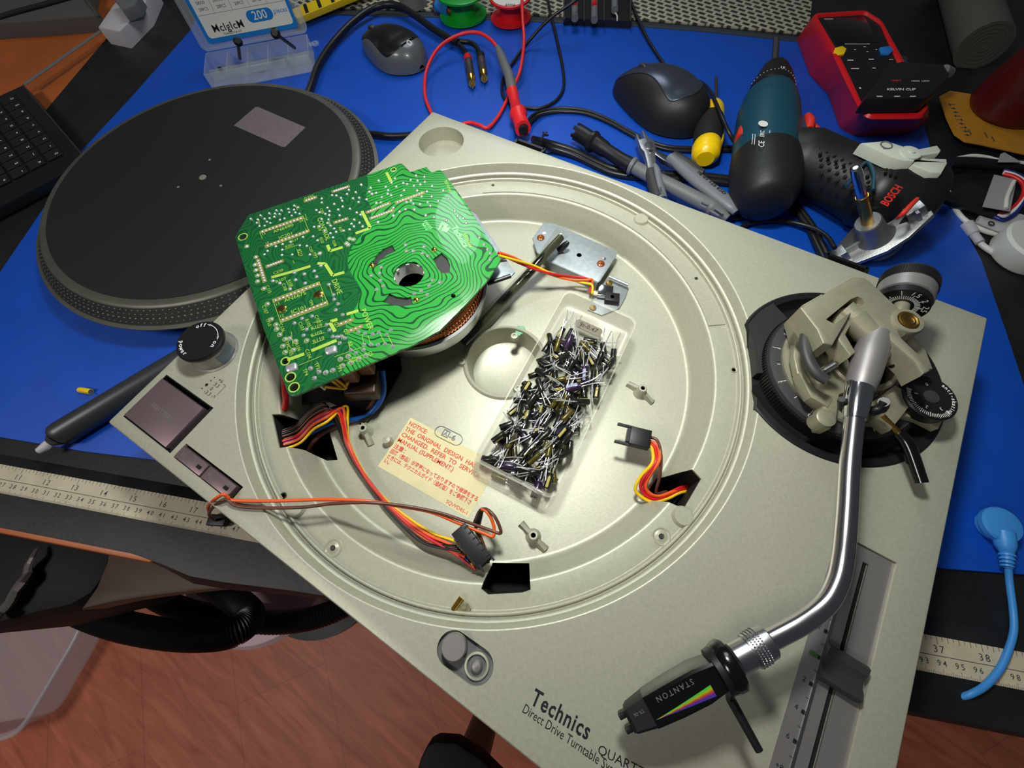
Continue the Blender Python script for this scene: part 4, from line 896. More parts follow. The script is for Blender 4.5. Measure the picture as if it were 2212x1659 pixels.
for i in range(6): k.box((-10+i*4, 4.2, 1), (.8, 2.4, 9), Mx)
for i in range(5): k.box((-8+i*4, -4.8, 4.6), (2.4, 1.4, 1.6), Mx)
k.box((13, -3, 2), (4, 1.4, 7), Mx); k.box((12, 5, 3), (5, 1.2, 2), Mx); k.build('socket', MATS['black_plastic'], H)
R1 = wires('red_cable', 'thick red wire dropping from the circuit board into the left slot', 'wire')
k = MB(); k.tube([at(*p) for p in ((612, 790, 10), (616, 845, 0), (617, 870, -10), (610, 895, -22), (592, 912, -38))], 1.9, 14, 6); k.build('sleeve', MATS['wire_red'], R1)
R1['category'] = 'wire'
B1_ = wires('blue_cable', 'thick blue wire curving under the circuit board into the left slot', 'wire')
k = MB(); k.tube([at(*p) for p in ((826, 800, -8), (828, 850, -20), (805, 888, -29), (770, 905, -30), (720, 912, -29), (680, 930, -28), (645, 950, -30), (618, 968, -42))], 1.9, 14, 6); k.build('sleeve', MATS['wire_blue'], B1_)
B2_ = wires('brown_cable', 'thick brown wire beside the blue one under the circuit board', 'wire')
k = MB(); k.tube([at(*p) for p in ((815, 810, -10), (815, 850, -22), (792, 888, -31), (752, 912, -32), (710, 928, -32), (680, 950, -32), (660, 985, -44))], 1.9, 14, 6); k.build('sleeve', MATS['wire_brown'], B2_)
# two single wires from the cabinet's front over the well to the socket
OB = wires('wire_pair', 'orange and brown wires looping from the cabinet front edge across the well', 'wires')
wire(OB, 'orange', [(452, 1108, -30), (450, 1094, -12), (462, 1080, 2), (482, 1068, 6), (492, 1074, 4), (505, 1081, 2), (600, 1082, 3), (700, 1079, 2), (790, 1082, 0), (860, 1093, -6), (930, 1106, -10), (990, 1130, -14), (1045, 1152, -16), (1066, 1158, -16), (1065, 1130, -14), (1052, 1106, -12), (1040, 1102, -14), (1030, 1120, -20)], 1.0)
wire(OB, 'brown', [(462, 1122, -34), (452, 1112, -24), (458, 1098, -6), (478, 1082, 3), (492, 1080, 3), (510, 1092, 2), (560, 1097, 2), (650, 1096, 2), (720, 1088, 2), (800, 1086, 0), (880, 1094, -6), (950, 1108, -10), (1010, 1128, -13), (1055, 1144, -15), (1080, 1152, -15), (1080, 1140, -13), (1068, 1115, -11), (1050, 1100, -12), (1036, 1104, -16), (1024, 1130, -20)], 1.0)
wire(OB, 'brown', [(1024, 1140, -20), (1040, 1165, -20), (1050, 1195, -22), (1055, 1215, -26)], 1.0)
k = MB(); k.tube([at(1040, 1102, -13), at(1032, 1128, -19), at(1026, 1138, -20)], [1.5, 2.2, 1.8], 12, 3); k.build('wrapped_tape', MATS['black_plastic'], OB)
k = MB(); c = at(466, 1124, -66); k.box(at(472, 1124, -66), (14, 8, 5), bev=.8, rz=.5); k.tube([at(462, 1122, -34), at(456, 1120, -50), at(468, 1124, -64)], 1.0, 8, 4); k.build('plug', MATS['black_plastic'], OB)
# three-wire lead at the right slot
L3 = wires('pickup_lead', 'small black plug on yellow red and brown wires at the right slot', 'wires')
for c_, dx, dy in (('yellow', -6, 5), ('red', 0, 0), ('red', 4, -4), ):
    wire(L3, c_, [(1398+dx*.6, 955+dy, -20), (1415+dx*1.2, 968, -18), (1415+dx, 1000, -16), (1392+dx*1.4, 1030, -20), (1384+dx*1.8, 1055+dy, -25), (1408+dx*.3, 1078+dy*1.2, -28), (1440, 1072+dy*1.2, -30), (1470, 1058+dy*1.2, -32), (1502, 1052+dy*1.4, -40)], 1.05)
wire(L3, 'orange', [(1400, 952, -19), (1420, 962, -18), (1424, 995, -15), (1402, 1030, -20), (1396, 1056, -25), (1420, 1072, -28), (1460, 1060, -31), (1500, 1050, -40)], 1.05)
wire(L3, 'brown', [(1404, 944, -19), (1420, 952, -18), (1428, 985, -16), (1425, 1030, -22), (1418, 1058, -30), (1420, 1066, -32), (1440, 1062, -36)], 1.0)
k = MB(); cc = at(1378, 946, -17); Mx = frame(cc, at(1400, 952, -17)-at(1352, 940, -17)); k.box((1, 0, 0), (13, 12, 6), Mx, bev=.4); k.box((-9, 6, 0), (10, 1.2, 3), Mx); k.box((-9, -6, 0), (10, 1.2, 3), Mx)
k.box((-6.4, 0, 0), (2, 9, 4), Mx); pg = k.build('plug', MATS['black_plastic'], L3)
# yellow/orange/red lead from the board to the transistor on the bracket
L4 = wires('sensor_lead', 'twisted yellow orange and red wires from board to metal bracket', 'wires')
base = [(1078, 548, 12), (1110, 560, 4), (1150, 576, -8), (1190, 590, -16), (1230, 600, -22), (1262, 604, -22), (1278, 608, -22), (1276, 630, -26)]
for c_, ph in (('yellow', 0), ('orange', 2.1), ('red', 4.2)):
    wire(L4, c_, [(x+3*math.sin(i*1.1+ph), y+4*math.cos(i*1.1+ph)+(4 if c_ == 'yellow' and i > 2 else 0), z+1.2*math.sin(i*1.1+ph)) for i, (x, y, z) in enumerate(base)], .9)
# ------------------------------------------------------------------ bracket, power transistor, sleeved cable, sticker
BR = thing('metal_bracket', 'galvanised steel plate held by two copper-coloured screws at the well back', 'bracket')
zb = -24
k = MB(); k.prism(xy([at(x, y, zb) for x, y in ((1150, 514), (1174, 481), (1200, 484), (1334, 543), (1331, 553), (1297, 606), (1290, 611), (1281, 606), (1262, 596), (1185, 564), (1160, 545))]), zb-1.2, zb, bev=.3); k.build('plate', MATS['tin'], BR)
k = MB(); A_, B_ = at(1185, 565, zb), at(1290, 611, zb); d = (B_-A_).normalized(); q = Vector((d.y, -d.x, 0))
k.prism(xy([A_, B_, B_-q*1, A_-q*1]), -34, zb); k.build('folded_edge', MATS['tin'], BR)
for x, y in ((1168, 514), (1298, 570)): k = MB(); k.lathe([(3.2, 0), (3.0, .8), (1.8, 1.5), (0, 1.6)], at(x, y, zb), seg=24); o = k.build('screw', MATS['copper'], BR); k = MB(); k.box(at(x, y, zb+1.62), (3, .5, .1), rz=.3); k.box(at(x, y, zb+1.62), (3, .5, .1), rz=1.9); k.build('cross_slot', MATS['seam'], o)
for x, y in ((1176, 504), (1305, 559)): k = MB(); k.lathe([(1.6, 0), (1.5, .3), (0, .4)], at(x, y, zb), seg=16); k.build('rivet', MATS['steel'], BR)
k = MB(); k.lathe([(2.0, .06), (0, .06)], at(1251, 551, zb), seg=20); k.build('hole', MATS['seam'], BR)
SP = thing('transistor_bracket', 'small bracket with a clipped black power transistor beside the clear box', 'bracket')
k = MB(); k.prism(xy([at(x, y, -32) for x, y in ((1312, 600), (1358, 620), (1352, 640), (1338, 665), (1300, 680), (1270, 668))]), -34, -32.6, bev=.2); A_, B_ = at(1316, 598, -28), at(1357, 616, -28); k.tube([A_, B_], 1.3, 10, 1); k.build('plate', MATS['tin'], SP)
k = MB(); k.box(at(1308, 630, -29), (12, 11, 3.4), bev=.6, rz=.35); k.build('clip', MATS['chrome'], SP)
k = MB(); k.box(at(1322, 644, -29), (11, 8, 4), bev=.4, rz=.35); tr_ = k.build('transistor', MATS['black_plastic'], SP)
k = MB(); k.lathe([(1.5, 2.1), (0, 2.1)], at(1322, 644, -29), seg=14); k.build('transistor_hole', MATS['pale_hole'], tr_)
k = MB(); k.lathe([(2.6, 0), (2.2, 1), (0, 1.2)], at(1316, 612, -32), seg=20); k.lathe([(2.6, 0), (2.2, 1), (0, 1.2)], at(1281, 665, -32), seg=20); k.build('screw', MATS['brass'], SP)
for i in range(3): k = MB(); k.tube([at(1276+3*i, 628+3*i, -29), at(1296+2*i, 634+3*i, -29)], .5, 8, 1); k.build('pin', MATS['gold'], SP)
mat('vinyl', (120, 120, 88), .12, alpha=.2, spec=.8, coat=.6)
SC = thing('sleeved_cable', 'black cable in a clear yellowish vinyl sleeve slanting over the bracket', 'cable')
pts = [(1212, 512, -12), (1190, 536, -13), (1160, 570, -16), (1128, 606, -22), (1095, 640, -24), (1050, 690, -25), (1000, 740, -25)]
k = MB(); k.tube([at(*p) for p in pts], [3.0, 3.4, 3.4, 3.4, 3.4, 3.4, 3.4], 20, 6); k.build('core', MATS['black_gloss'], SC)
pts = [(1216, 500, -9), (1205, 512, -11), (1178, 548, -14), (1140, 592, -19), (1110, 622, -23), (1060, 678, -24), (1010, 728, -24)]
k = MB(); k.tube([at(*p) for p in pts], [6.2, 5.6, 4.8, 4.6, 5.0, 6.5, 7], 24, 6, cap=False, flat=.75); k.build('vinyl_sleeve', MATS['vinyl'], SC)
k = MB(); k.tube([at(1208, 540, -22), at(1222, 528, -16), at(1228, 522, -14)], [3, 2.4, 1.4], 12, 3); k.build('cable_tie', MATS['black_plastic'], SC)
# notice
mat('paper', (216, 206, 160), .65, var=.04, vs=80); mat('red_print', (215, 60, 40), .6)
ST = thing('notice_sticker', 'cream sticker with red NOTICE text partly under the clear box', 'sticker')
c4 = [(889, 903), (1052, 987), (1012, 1120), (816, 1007)]
P4 = [at(x, y, -33.8) for x, y in c4]; P4 = [P4[0], P4[1]+(P4[1]-P4[0])*.0, P4[2], P4[3]]
TL_, BL_ = P4[0], P4[3]; ux = (at(1012, 1120, -33.8)-BL_).normalized(); uy = Vector((-ux.y, ux.x, 0)); wdt = (at(1012, 1120, -33.8)-BL_).length; hgt = (TL_-BL_).length
k = MB(); k.prism(xy([BL_, BL_+ux*wdt, BL_+ux*wdt+uy*hgt, BL_+uy*hgt]), -34, -33.85); k.build('paper', MATS['paper'], ST)
k = MB(); 
for i, (s_, sz, y) in enumerate((('NOTICE:', 4.3, .90), ('THE  ORIGINAL  DESIGN  HAS  BEEN', 4.3, .785), ('CHANGED.  REFER  TO  SERVICE', 4.3, .67), ('MANUAL (SUPPLEMENT.)', 4.3, .555), ('注意：', 3.9, .43), ('回路（部品）が変更になっておりますので修理をする', 3.5, .325), ('ときには、テクニカルガイド（追補版）をご参照下さ', 3.5, .225), ('い。', 3.5, .135))):
    v, f = text_geo(s_, sz, .01, .06, 'LEFT', 0, 1.); wtx = max(p[0] for p in v); lim = {0: .21, 1: .97, 2: .88, 3: .63, 4: .13, 5: .97, 6: .93, 7: .06}[i]*wdt; sxx = lim/wtx
    k.raw([(p[0]*sxx, p[1], p[2]) for p in v], f, frame(BL_+ux*wdt*.02+uy*hgt*y+Vector((0, 0, .08)), ux))
k.text('SQWD85-1', frame(BL_+ux*wdt*.86+uy*hgt*.06+Vector((0, 0, .08)), ux), 3.4, .01)
k.build('red_lettering', MATS['red_print'], ST, sharp=0, fix=False)

# ------------------------------------------------------------------ clear box full of capacitors
BX = thing('capacitor_box', 'open clear plastic box full of small capacitors in the well', 'box')
rim = [Vector(p) for p in ((211.5, 105, -15), (268, 109.8, -15), (257.5, 246, -9), (202, 245, -9))]
bas = [Vector(p) for p in ((210.5, 97, -33.4), (268.5, 101, -33.4), (257, 247.5, -28), (201.5, 246.5, -28))]
def rq(c4, r, n=5):
    out = []
    for i in range(4):
        p, a, b = c4[i], c4[i-1], c4[(i+1) % 4]; da, db = (a-p).normalized()*r, (b-p).normalized()*r
        for t in range(n+1):
            s_ = t/n; out.append((1-s_)**2*(p+da)+2*s_*(1-s_)*p+s_*s_*(p+db))
    return out
cen = sum(bas, Vector())/4; cer = sum(rim, Vector())/4
def ins(c4, d, dz): c = sum(c4, Vector())/4; return [p+(c-p).normalized()*d+Vector((0, 0, dz)) for p in c4]
mat('box_plastic', (226, 224, 205), .22, alpha=.20, spec=.7)
secs = [rq(ins(bas, 1.0, 0), 6), rq(ins(bas, .0, .6), 7), rq(ins(rim, 0, -1.6), 7), rq(ins(rim, -1.4, -1.5), 7.5), rq(ins(rim, -1.4, 0), 7.5), rq(ins(rim, 1.2, 0), 6.5), rq(ins(bas, 2.2, 1.6), 6), rq(ins(bas, 3, 1.2), 5)]
k = MB(); k.loft(secs); k.build('tray', MATS['box_plastic'], BX)
k = MB(); M = frame(at(1271, 708, -20), at(1310, 722, -20)-at(1240, 690, -20)); k.prism(rrect(21, 7, 2.5), -.2, .2, M); mat('grey_tape', (120, 112, 96), .6); lb = k.build('tape_label', MATS['grey_tape'], BX)
k = MB(); k.text('9t-0.47', M @ Matrix.Translation((0, 0, .3)), 5, .02); k.build('handwriting', MATS['black_print'], lb, sharp=0, fix=False)

mat('lead_tin', (215, 215, 218), .3, .6); mat('cap_black', (22, 24, 20), .3, coat=.3); mat('cap_gold', (92, 84, 38), .32, .5); mat('cap_purple', (44, 26, 54), .3, coat=.3); mat('cap_print', (176, 160, 84), .4); mat('cap_grey', (150, 158, 190), .4)
def capacitor(kind, r, L):
    k = MB(); k.lathe([(r*.8, -L/2), (r, -L/2+.5), (r*.9, -L/2+1.5), (r, -L/2+2.2), (r, L/2-.5), (r*.88, L/2)], (0, 0, 0), ax=(1, 0, 0), seg=18)
    o = k.build('capacitor', MATS['cap_'+kind], None); o.data.transform(Matrix.Translation(-ov))
    k = MB(); k.lathe([(r*.78, L/2+.02), (0, L/2+.06)], (0, 0, 0), ax=(1, 0, 0), seg=16); c = k.build('top_disc', MATS['steel'], o); c.data.transform(Matrix.Translation(-ov))
    k = MB(); 
    v = []
    for i in range(5):
        for x in (-L/2+2.4, L/2-.8): t = math.pi/2+.7*(i-2)/2*.55; v.append((x, (r+.03)*math.cos(t), (r+.03)*math.sin(t)))
    k.raw(v, [(2*i, 2*i+2, 2*i+3, 2*i+1) for i in range(4)]); c = k.build('printed_stripe', MATS['cap_grey' if kind == 'purple' else 'cap_black' if kind == 'gold' else 'cap_print'], o); c.data.transform(Matrix.Translation(-ov))
    for s_ in (-1, 1):
        k = MB(); k.tube([(-L/2, s_*r*.45, 0), (-L/2-3, s_*r*.5, 0), (-L/2-9, s_*(r*.5+rnd.uniform(0, 1.5)), rnd.uniform(-.6, .8)), (-L/2-15, s_*(r*.5+rnd.uniform(0, 3)), rnd.uniform(-.8, 1.5))], .33, 6, 3)
        c = k.build('lead', MATS['lead_tin'], o); c.data.transform(Matrix.Translation(-ov))
    return o
protos = {q: capacitor(*q) for q in (('black', 2.2, 10.), ('gold', 1.9, 10.), ('purple', 2.7, 11.))}
used = {q: False for q in protos}
LAB = {'black': ('black capacitor with shiny wire leads heaped in the clear box', 'black capacitors in the clear box'), 'gold': ('slim gold-green capacitor with wire leads heaped in the clear box', 'gold capacitors in the clear box'), 'purple': ('purple capacitor with pale stripe heaped in the clear box', 'purple capacitors in the clear box')}
def setcap(q, loc, rot, where):
    src = protos[q]
    if not used[q]: o = src; used[q] = True
    else:
        o = src.copy(); sc.collection.objects.link(o)
        for ch in src.children: c = ch.copy(); c.parent = o; sc.collection.objects.link(c)
    o.location = W3(loc); o.rotation_euler = rot; o['placed'] = 1
    def pj(P): v_ = Vector(P)-Vector(CP); z_ = v_.dot(Vector(RZ)); return v_.dot(Vector(RX))/z_, v_.dot(Vector(RY))/z_
    a_, b_, l_ = where; i0, i1 = pj(loc), pj(Vector(loc)-Vector((math.cos(rot[2]), math.sin(rot[2]), 0))*8); an = math.degrees(math.atan2(-(i1[1]-i0[1]), i1[0]-i0[0])) % 360
    dr_ = ['right', 'up-right', 'up', 'up-left', 'left', 'down-left', 'down', 'down-right'][int((an+22.5)//45) % 8]
    zn = ['bottom end', 'near bottom end', 'lower third', 'below middle', 'above middle', 'upper third', 'near top end', 'top end'][min(7, int((b_-.03)/.82*8))]
    sd = ['by left wall', 'left of centre', 'centre', 'right of centre', 'by right wall'][min(4, int(a_*5))]
    tag(o, q[0]+' capacitor '+('underneath', 'half buried', 'uppermost')[l_]+', '+zn+' of clear box, '+sd+', leads '+dr_, 'capacitor', LAB[q[0]][1])
u1 = (bas[1]-bas[0]); u2 = (bas[3]-bas[0])
done = []
kinds = [('black', 2.2, 10.)]*8+[('gold', 1.9, 10.)]*2+[('purple', 2.7, 11.)]*1
tries = 0
for layer, (zz, n, lim) in enumerate(((3.2, 54, .84), (7.4, 50, .80), (11.4, 38, .76))):
    got = 0; tries = 0
    while got < n and tries < 9000:
        tries += 1; a, b = rnd.uniform(.1, .9), rnd.uniform(.045, lim); q = kinds[rnd.randrange(11)] if layer else kinds[rnd.choice((0, 1, 9, 10, 2, 3))]
        th_ = rnd.uniform(0, 2*math.pi) if rnd.random() < .5 else (math.radians(85)+rnd.choice((0, math.pi))+rnd.gauss(0, .6))
        p = bas[0]+u1*a+u2*b+Vector((0, 0, zz)); d = Vector((math.cos(th_), math.sin(th_), 0))
        e1_, e2_ = p-d*5.5, p+d*5.5; ok = True
        for e in (e1_, e2_):
            w = e-bas[0]; aa = w.dot(u1)/u1.length_squared; bb = w.dot(u2)/u2.length_squared
            if not (.06 < aa < .94 and .035 < bb < .97): ok = False
        w = p-d*20-bas[0]; aa = w.dot(u1)/u1.length_squared; bb = w.dot(u2)/u2.length_squared
        if not (.04 < aa < .96 and .03 < bb < .95): ok = False
        if not ok: continue
        for pp, dd, ll in done:
            if abs(ll-layer) > 0: continue
            mn = min(((p+d*s1)-(pp+dd*s2)).length for s1 in (-4, -1.3, 1.3, 4) for s2 in (-4, -1.3, 1.3, 4))
            if mn < 4.0: ok = False; break
        if not ok: continue
        done.append((p, d, layer)); got += 1
        setcap(q, p, (rnd.uniform(0, 6.28), rnd.uniform(-.12, .12) if layer < 2 else rnd.uniform(.02, .42), th_), (a, b, layer))
# ------------------------------------------------------------------ tools on the blue mat
def mouse(name, label, rear, front, W, L, H, body_m, top_m, rear_ring=False, wheel=.8, base_z=ZM):
    T = thing(name, label, 'mouse')
    R_, F_ = rear, front; d = (F_-R_); d.z = 0; d.normalize(); c = (R_+F_)/2; c.z = base_z
    M = frame(c, d)
    def S(u, t, off=0):
        # u 0 rear .. 1 front, t 0..1 across over the top
        x = (u-.5)*L; e = max(0., 1-abs(2*u-1)**2.6)**.5
        w = W/2*(.86+.14*math.cos((u-.28)*5.2))*e; h = H*(.42+.58*math.sin(min(1, (1-u)*1.25+.12)*math.pi*.62)**1.5)*max(.0, 1-abs(2*u-1)**5)**.5
        a = math.pi*t; ca, sa = math.cos(a), math.sin(a)
        y = math.copysign(abs(ca)**.75, ca)*(w+off); z = max(0, sa)**.72*(h+off)
        y *= 1-.10*(z/(H+.1))
        return (x*(1+off/L*1.2), y, 2+z)
    nu, nt = 36, 28; k = MB(); v = [S(.004+.992*i/nu, j/nt) for i in range(nu+1) for j in range(nt+1)]
    f = [(i*(nt+1)+j, (i+1)*(nt+1)+j, (i+1)*(nt+1)+j+1, i*(nt+1)+j+1) for i in range(nu) for j in range(nt)]
    n_ = nt+1; f.append(tuple(i*n_ for i in range(nu+1))+tuple(i*n_+nt for i in range(nu, -1, -1)))
    k.raw(v, f, M); k.build('mouse_body', MATS[body_m], T, sharp=60)
    k = MB(); v = []; 
    for i in range(nu+1):
        u = .16+.83*i/nu; ed = .15+.10*max(0, math.sin((u-.22)*math.pi*1.05))**2 if rear_ring else .22+.16*max(0, math.sin((u-.1)*math.pi*.9))**2
        ed += .25*max(0, (.3-u)/.14)**2 if u < .3 else 0; ed = min(ed, .49)
        for j in range(nt+1): t = ed+(1-2*ed)*j/nt; v.append(S(u, t, .7))
    f = [(i*(nt+1)+j, (i+1)*(nt+1)+j, (i+1)*(nt+1)+j+1, i*(nt+1)+j+1) for i in range(nu) for j in range(nt)]
    k.raw(v, f, M); o = k.build('top_cover', MATS[top_m], T, sharp=60); md = o.modifiers.new('t', 'SOLIDIFY'); md.thickness = .001; md.offset = -1; bake(o)
    k = MB(); p = Vector(S(wheel, .5)); k.lathe([(5.5, -2.8), (6.4, -1.6), (6.4, 1.6), (5.5, 2.8)], (p.x, 0, p.z-2.6), ax=(0, 1, 0), seg=28, M=M); k.build('scroll_wheel', MATS['dark_grey'], T)
    k = MB(); q = [S(.6+.4*i/10, .5, .75) for i in range(11)]; k.raw([(x, y+s_, z) for x, y, z in q for s_ in (-.25, .25)], [(2*i, 2*i+2, 2*i+3, 2*i+1) for i in range(10)], M); k.build('button_seam', MATS['seam'], T)
    if rear_ring:
        p = Vector(S(.14, .5)); k = MB(); nrm = Vector((-.55, 0, .83)); k.ring([(2.1, 0), (2.1, .5), (3.2, .5), (3.2, 0)], (0, 0, 0), 24); vv = [M @ (p+Vector(nrm.to_track_quat('Z', 'Y') @ q)) for q in k.v]; k.v = vv; k.build('ring_mark', MATS['white_print'], T)  # white ring on the rear slope of the mouse
    return T
mat('mouse_grey', (88, 92, 94), .35, coat=.3); mat('mouse_black', (20, 21, 22), .3, coat=.3); mat('mouse_slate', (74, 80, 94), .3, .6); mat('mouse_dark', (28, 28, 30), .5)
mouse('computer_mouse', 'small black wireless mouse with grey side band, beside the audio plugs', at(918, 158, ZM), at(790, 92, ZM), 66, 108, 30, 'mouse_grey', 'mouse_black', True)
mouse('computer_mouse', 'large slate grey ergonomic mouse with black sides, left of the stubby screwdriver', at(1508, 290, ZM), at(1335, 190, ZM), 74, 124, 40, 'mouse_dark', 'mouse_slate', False, .74)

def cable(name, label, cat, col, pts, r, m=None, seg=12):
    k = MB(); k.tube([at(*p) for p in pts], r, seg, 7); o = k.build(name, m or MATS[col], None, sharp=60); return tag(o, label, cat)
mat('cable_black', (24, 24, 26), .38); mat('lead_red', (225, 40, 42), .4)
T = thing('audio_cable', 'thick black cable arching over the small mouse, ending in two gold phono plugs', 'cable')
k = MB(); k.tube([at(x, y, z) for x, y, z in ((660, 215, -64), (672, 185, -63), (688, 140, -62), (720, 92, -62), (765, 45, -60), (812, 15, -58), (858, 12, -57), (900, 36, -58), (935, 62, -60), (975, 86, -61), (990, 93, -61))], 4.2, 16, 6); k.build('sleeve', MATS['cable_black'], T)
for a, nm in ((((985, 90, -61), (1000, 105, -62), (1012, 124, -62)), 'red'), (((985, 88, -61), (1022, 95, -61), (1040, 122, -62)), 'black')):
    k = MB(); k.tube([at(*p) for p in a], 2.9, 14, 6); k.build('tail', MATS['cable_black'], T)
for (x0, y0), (x1, y1), c_ in (((1010, 122), (1021, 188), 'red'), ((1038, 118), (1047, 176), 'black')):
    A_, B_ = at(x0, y0, -61.5), at(x1, y1, -61.5); d = B_-A_; k = MB(); L_ = d.length
    k.tube([A_, A_+d*.3, A_+d*.68], [4.6, 4.8, 4.8], 28, 1); pl_ = k.build('plug_body', MATS['dark_grey'], T)
    k = MB(); k.tube([A_+d*.02, A_+d*.16], 5.0, 28, 1); k.build('colour_ring', MATS['red_plastic' if c_ == 'red' else 'black_plastic'], pl_)
    k = MB()
    for t in (.24, .29, .34, .39): k.tube([A_+d*t, A_+d*(t+.025)], 5.1, 24, 1)
    k.build('grip_rings', MATS['steel'], pl_)
    k = MB(); k.tube([A_+d*.66, A_+d*.74, A_+d*.76, A_+d*.9], [5.0, 5.0, 4.3, 4.3], 28, 1); k.tube([A_+d*.9, A_+d*1.02], [1.4, 1.0], 12, 1); k.build('gold_tip', MATS['gold'], pl_)
cable('power_cable', 'black cable running between the platter and the cabinet corner', 'cable', 'cable_black', [(790, 288, -63), (845, 294, -63), (892, 292, -62), (960, 290, -62)], 3.4)

T = thing('test_lead', 'red test lead looping to a grey probe with a red hooked boot', 'test lead')
k = MB(); k.tube([at(x, y, z) for x, y, z in ((1127, -25, -30), (1129, 40, -40), (1132, 90, -50), (1124, 150, -56), (1108, 190, -63), (1092, 222, -64), (1076, 252, -65), (1054, 276, -64), (1035, 270, -63), (1015, 265, -64), (995, 270, -65), (960, 290, -65), (945, 270, -65), (930, 240, -64), (918, 203, -62), (922, 150, -58), (948, 103, -50), (990, 76, -46), (1028, 70, -44), (1058, 84, -44), (1077, 106, -46))], 2.0, 14, 7); k.build('lead', MATS['lead_red'], T)
k = MB(); k.tube([at(1074, 102, -46), at(1080, 114, -47), at(1084, 124, -47), at(1100, 165, -50), at(1108, 202, -52)], [3, 4.2, 5.0, 5.6, 6.2], 24, 1); k.build('probe_grip', MATS['mid_grey'], T)
k = MB(); k.tube([at(1106, 198, -52), at(1109, 205, -52), at(1112, 222, -51), at(1116, 240, -50), at(1118, 244, -50), at(1120, 249, -50), at(1122, 256, -50), at(1130, 278, -49)], [7.0, 6.2, 5.4, 6.4, 9.4, 9.8, 7.4, 8.6], 28, 1); k.build('boot', MATS['lead_red'], T)
k = MB(); k.tube([at(1130, 276, -49), at(1131, 283, -49)], [5.5, 4.6], 20, 1); k.build('boot_opening', MATS['seam'], T)
cable('black_lead', 'thin black lead making a loop behind the red probe', 'lead', 'cable_black', [(1262, -22, -20), (1245, 0, -26), (1188, 40, -40), (1140, 92, -60), (1108, 135, -65), (1090, 165, -65), (1084, 192, -65.5), (1092, 215, -65.6), (1120, 230, -66), (1165, 234, -66), (1200, 218, -66), (1217, 190, -66), (1216, 150, -66), (1207, 105, -65.8), (1197, 60, -64), (1187, 20, -62), (1180, -20, -60)], 1.9)
mat('lead_stripe', (200, 200, 200), .3, .3)
T = thing('twin_cable', 'black twin cable running past the big mouse towards the drill', 'cable')
tw = [(1140, 262, -60), (1150, 250, -62), (1172, 240, -65), (1210, 234, -65.6), (1262, 238, -65.6), (1310, 256, -65.6), (1350, 278, -65.6), (1392, 300, -65.6), (1440, 316, -65.6), (1500, 320, -65.6), (1550, 319, -65.6), (1610, 316, -65.6)]
for dy in (0, 8):
    k = MB(); k.tube([at(x+dy*.2, y+dy*.9, z) for x, y, z in tw], 1.8, 12, 7); k.build('core', MATS['cable_black'], T)
k = MB(); k.tube([at(x, y+4, z-.6) for x, y, z in tw], .5, 6, 7); k.build('edge_stripe', MATS['lead_stripe'], T)
cable('black_lead', 'black lead coming from the top past the big mouse and over the screwdriver', 'lead', 'cable_black', [(1352, -25, -58), (1364, 6, -60), (1382, 50, -63), (1405, 95, -65), (1443, 148, -65.5), (1476, 168, -65), (1513, 178, -64), (1533, 196, -56), (1546, 222, -42), (1558, 250, -37), (1574, 285, -40), (1590, 312, -48)], 1.9)
T = thing('cord_pair', 'two black cords leaving the cabinet back and passing under the cutters', 'cable')
for dy, dz in ((0, 0), (10, 0)):
    k = MB(); k.tube([at(x, y+dy, z) for x, y, z in ((1150, 300, -50), (1190, 310, -60), (1240, 326, -64), (1290, 350, -64.6), (1330, 366, -64.6), (1390, 374, -64.6), (1450, 376, -64.6), (1520, 380, -64.6), (1590, 388, -64.6), (1640, 398, -64.6))], 3.2, 14, 6); k.build('cord', MATS['cable_black'], T)
cable('mains_cable', 'black cord under the drill tail beside the cabinet edge', 'cord', 'cable_black', [(1560, 462, -63), (1590, 470, -64), (1625, 465, -65), (1660, 445, -65), (1700, 425, -65)], 2.6)
T = thing('cord_pair', 'two black cords running down from the drill to the cabinet back', 'cable')
for dx in (0, 11):
    k = MB(); k.tube([at(x+dx, y, z) for x, y, z in ((1690, 415, -64), (1712, 445, -64), (1745, 490, -64), (1765, 530, -62), (1785, 570, -60))], 2.8, 12, 6); k.build('cord', MATS['cable_black'], T)
cable('grey_black_wire', 'thin black wire with a pale line behind the cabinet near the bearing', 'wire', 'cable_black', [(1590, 500, -62), (1615, 484, -63), (1660, 477, -63), (1710, 480, -62), (1755, 492, -58), (1785, 510, -54), (1803, 536, -50)], 2.0)
k = MB(); k.tube([at(1168, 306, -40), at(1174, 292, -38), at(1182, 284, -36)], [1.5, 1.2, 1.0], 8, 1); k.tube([at(1172, 292, -38), at(1184, 292, -36)], 1.0, 8, 1); k.tube([at(1174, 290, -38), at(1173, 284, -36)], .8, 8, 1)
tag(k.build('cable_clip', MATS['black_plastic']), 'tiny black forked clip standing behind the cabinet edge', 'clip')
# hinge sockets at the cabinet's back
for q, nm in ((((1118, 300), (1140, 283), (1160, 305)), 0), (((1830, 555), (1868, 566), (1872, 590)), 1)):
    pass
for cx_, w_l in ((96, 40), (368, 40)):
    k = MB(); k.box((cx_, Dp+7, -25), (w_l+30, 14, 6), bev=.8); b_ = 2.4
    for dx, dy, sx_, sy_ in ((-w_l/2+6, 8.5, b_, 17), (w_l/2-6, 8.5, b_, 17), (0, 1.5, w_l-12, b_), (0, 16, w_l-12, b_)): k.box((cx_+dx, Dp+dy, -19), (sx_, sy_, 18))
    h_ = k.build('hinge_socket', MATS['black_plastic'], TT); k = MB(); k.box((cx_, Dp+8, -21.8), (w_l-14, 13, 1)); k.build('socket_hollow', MATS['seam'], h_)

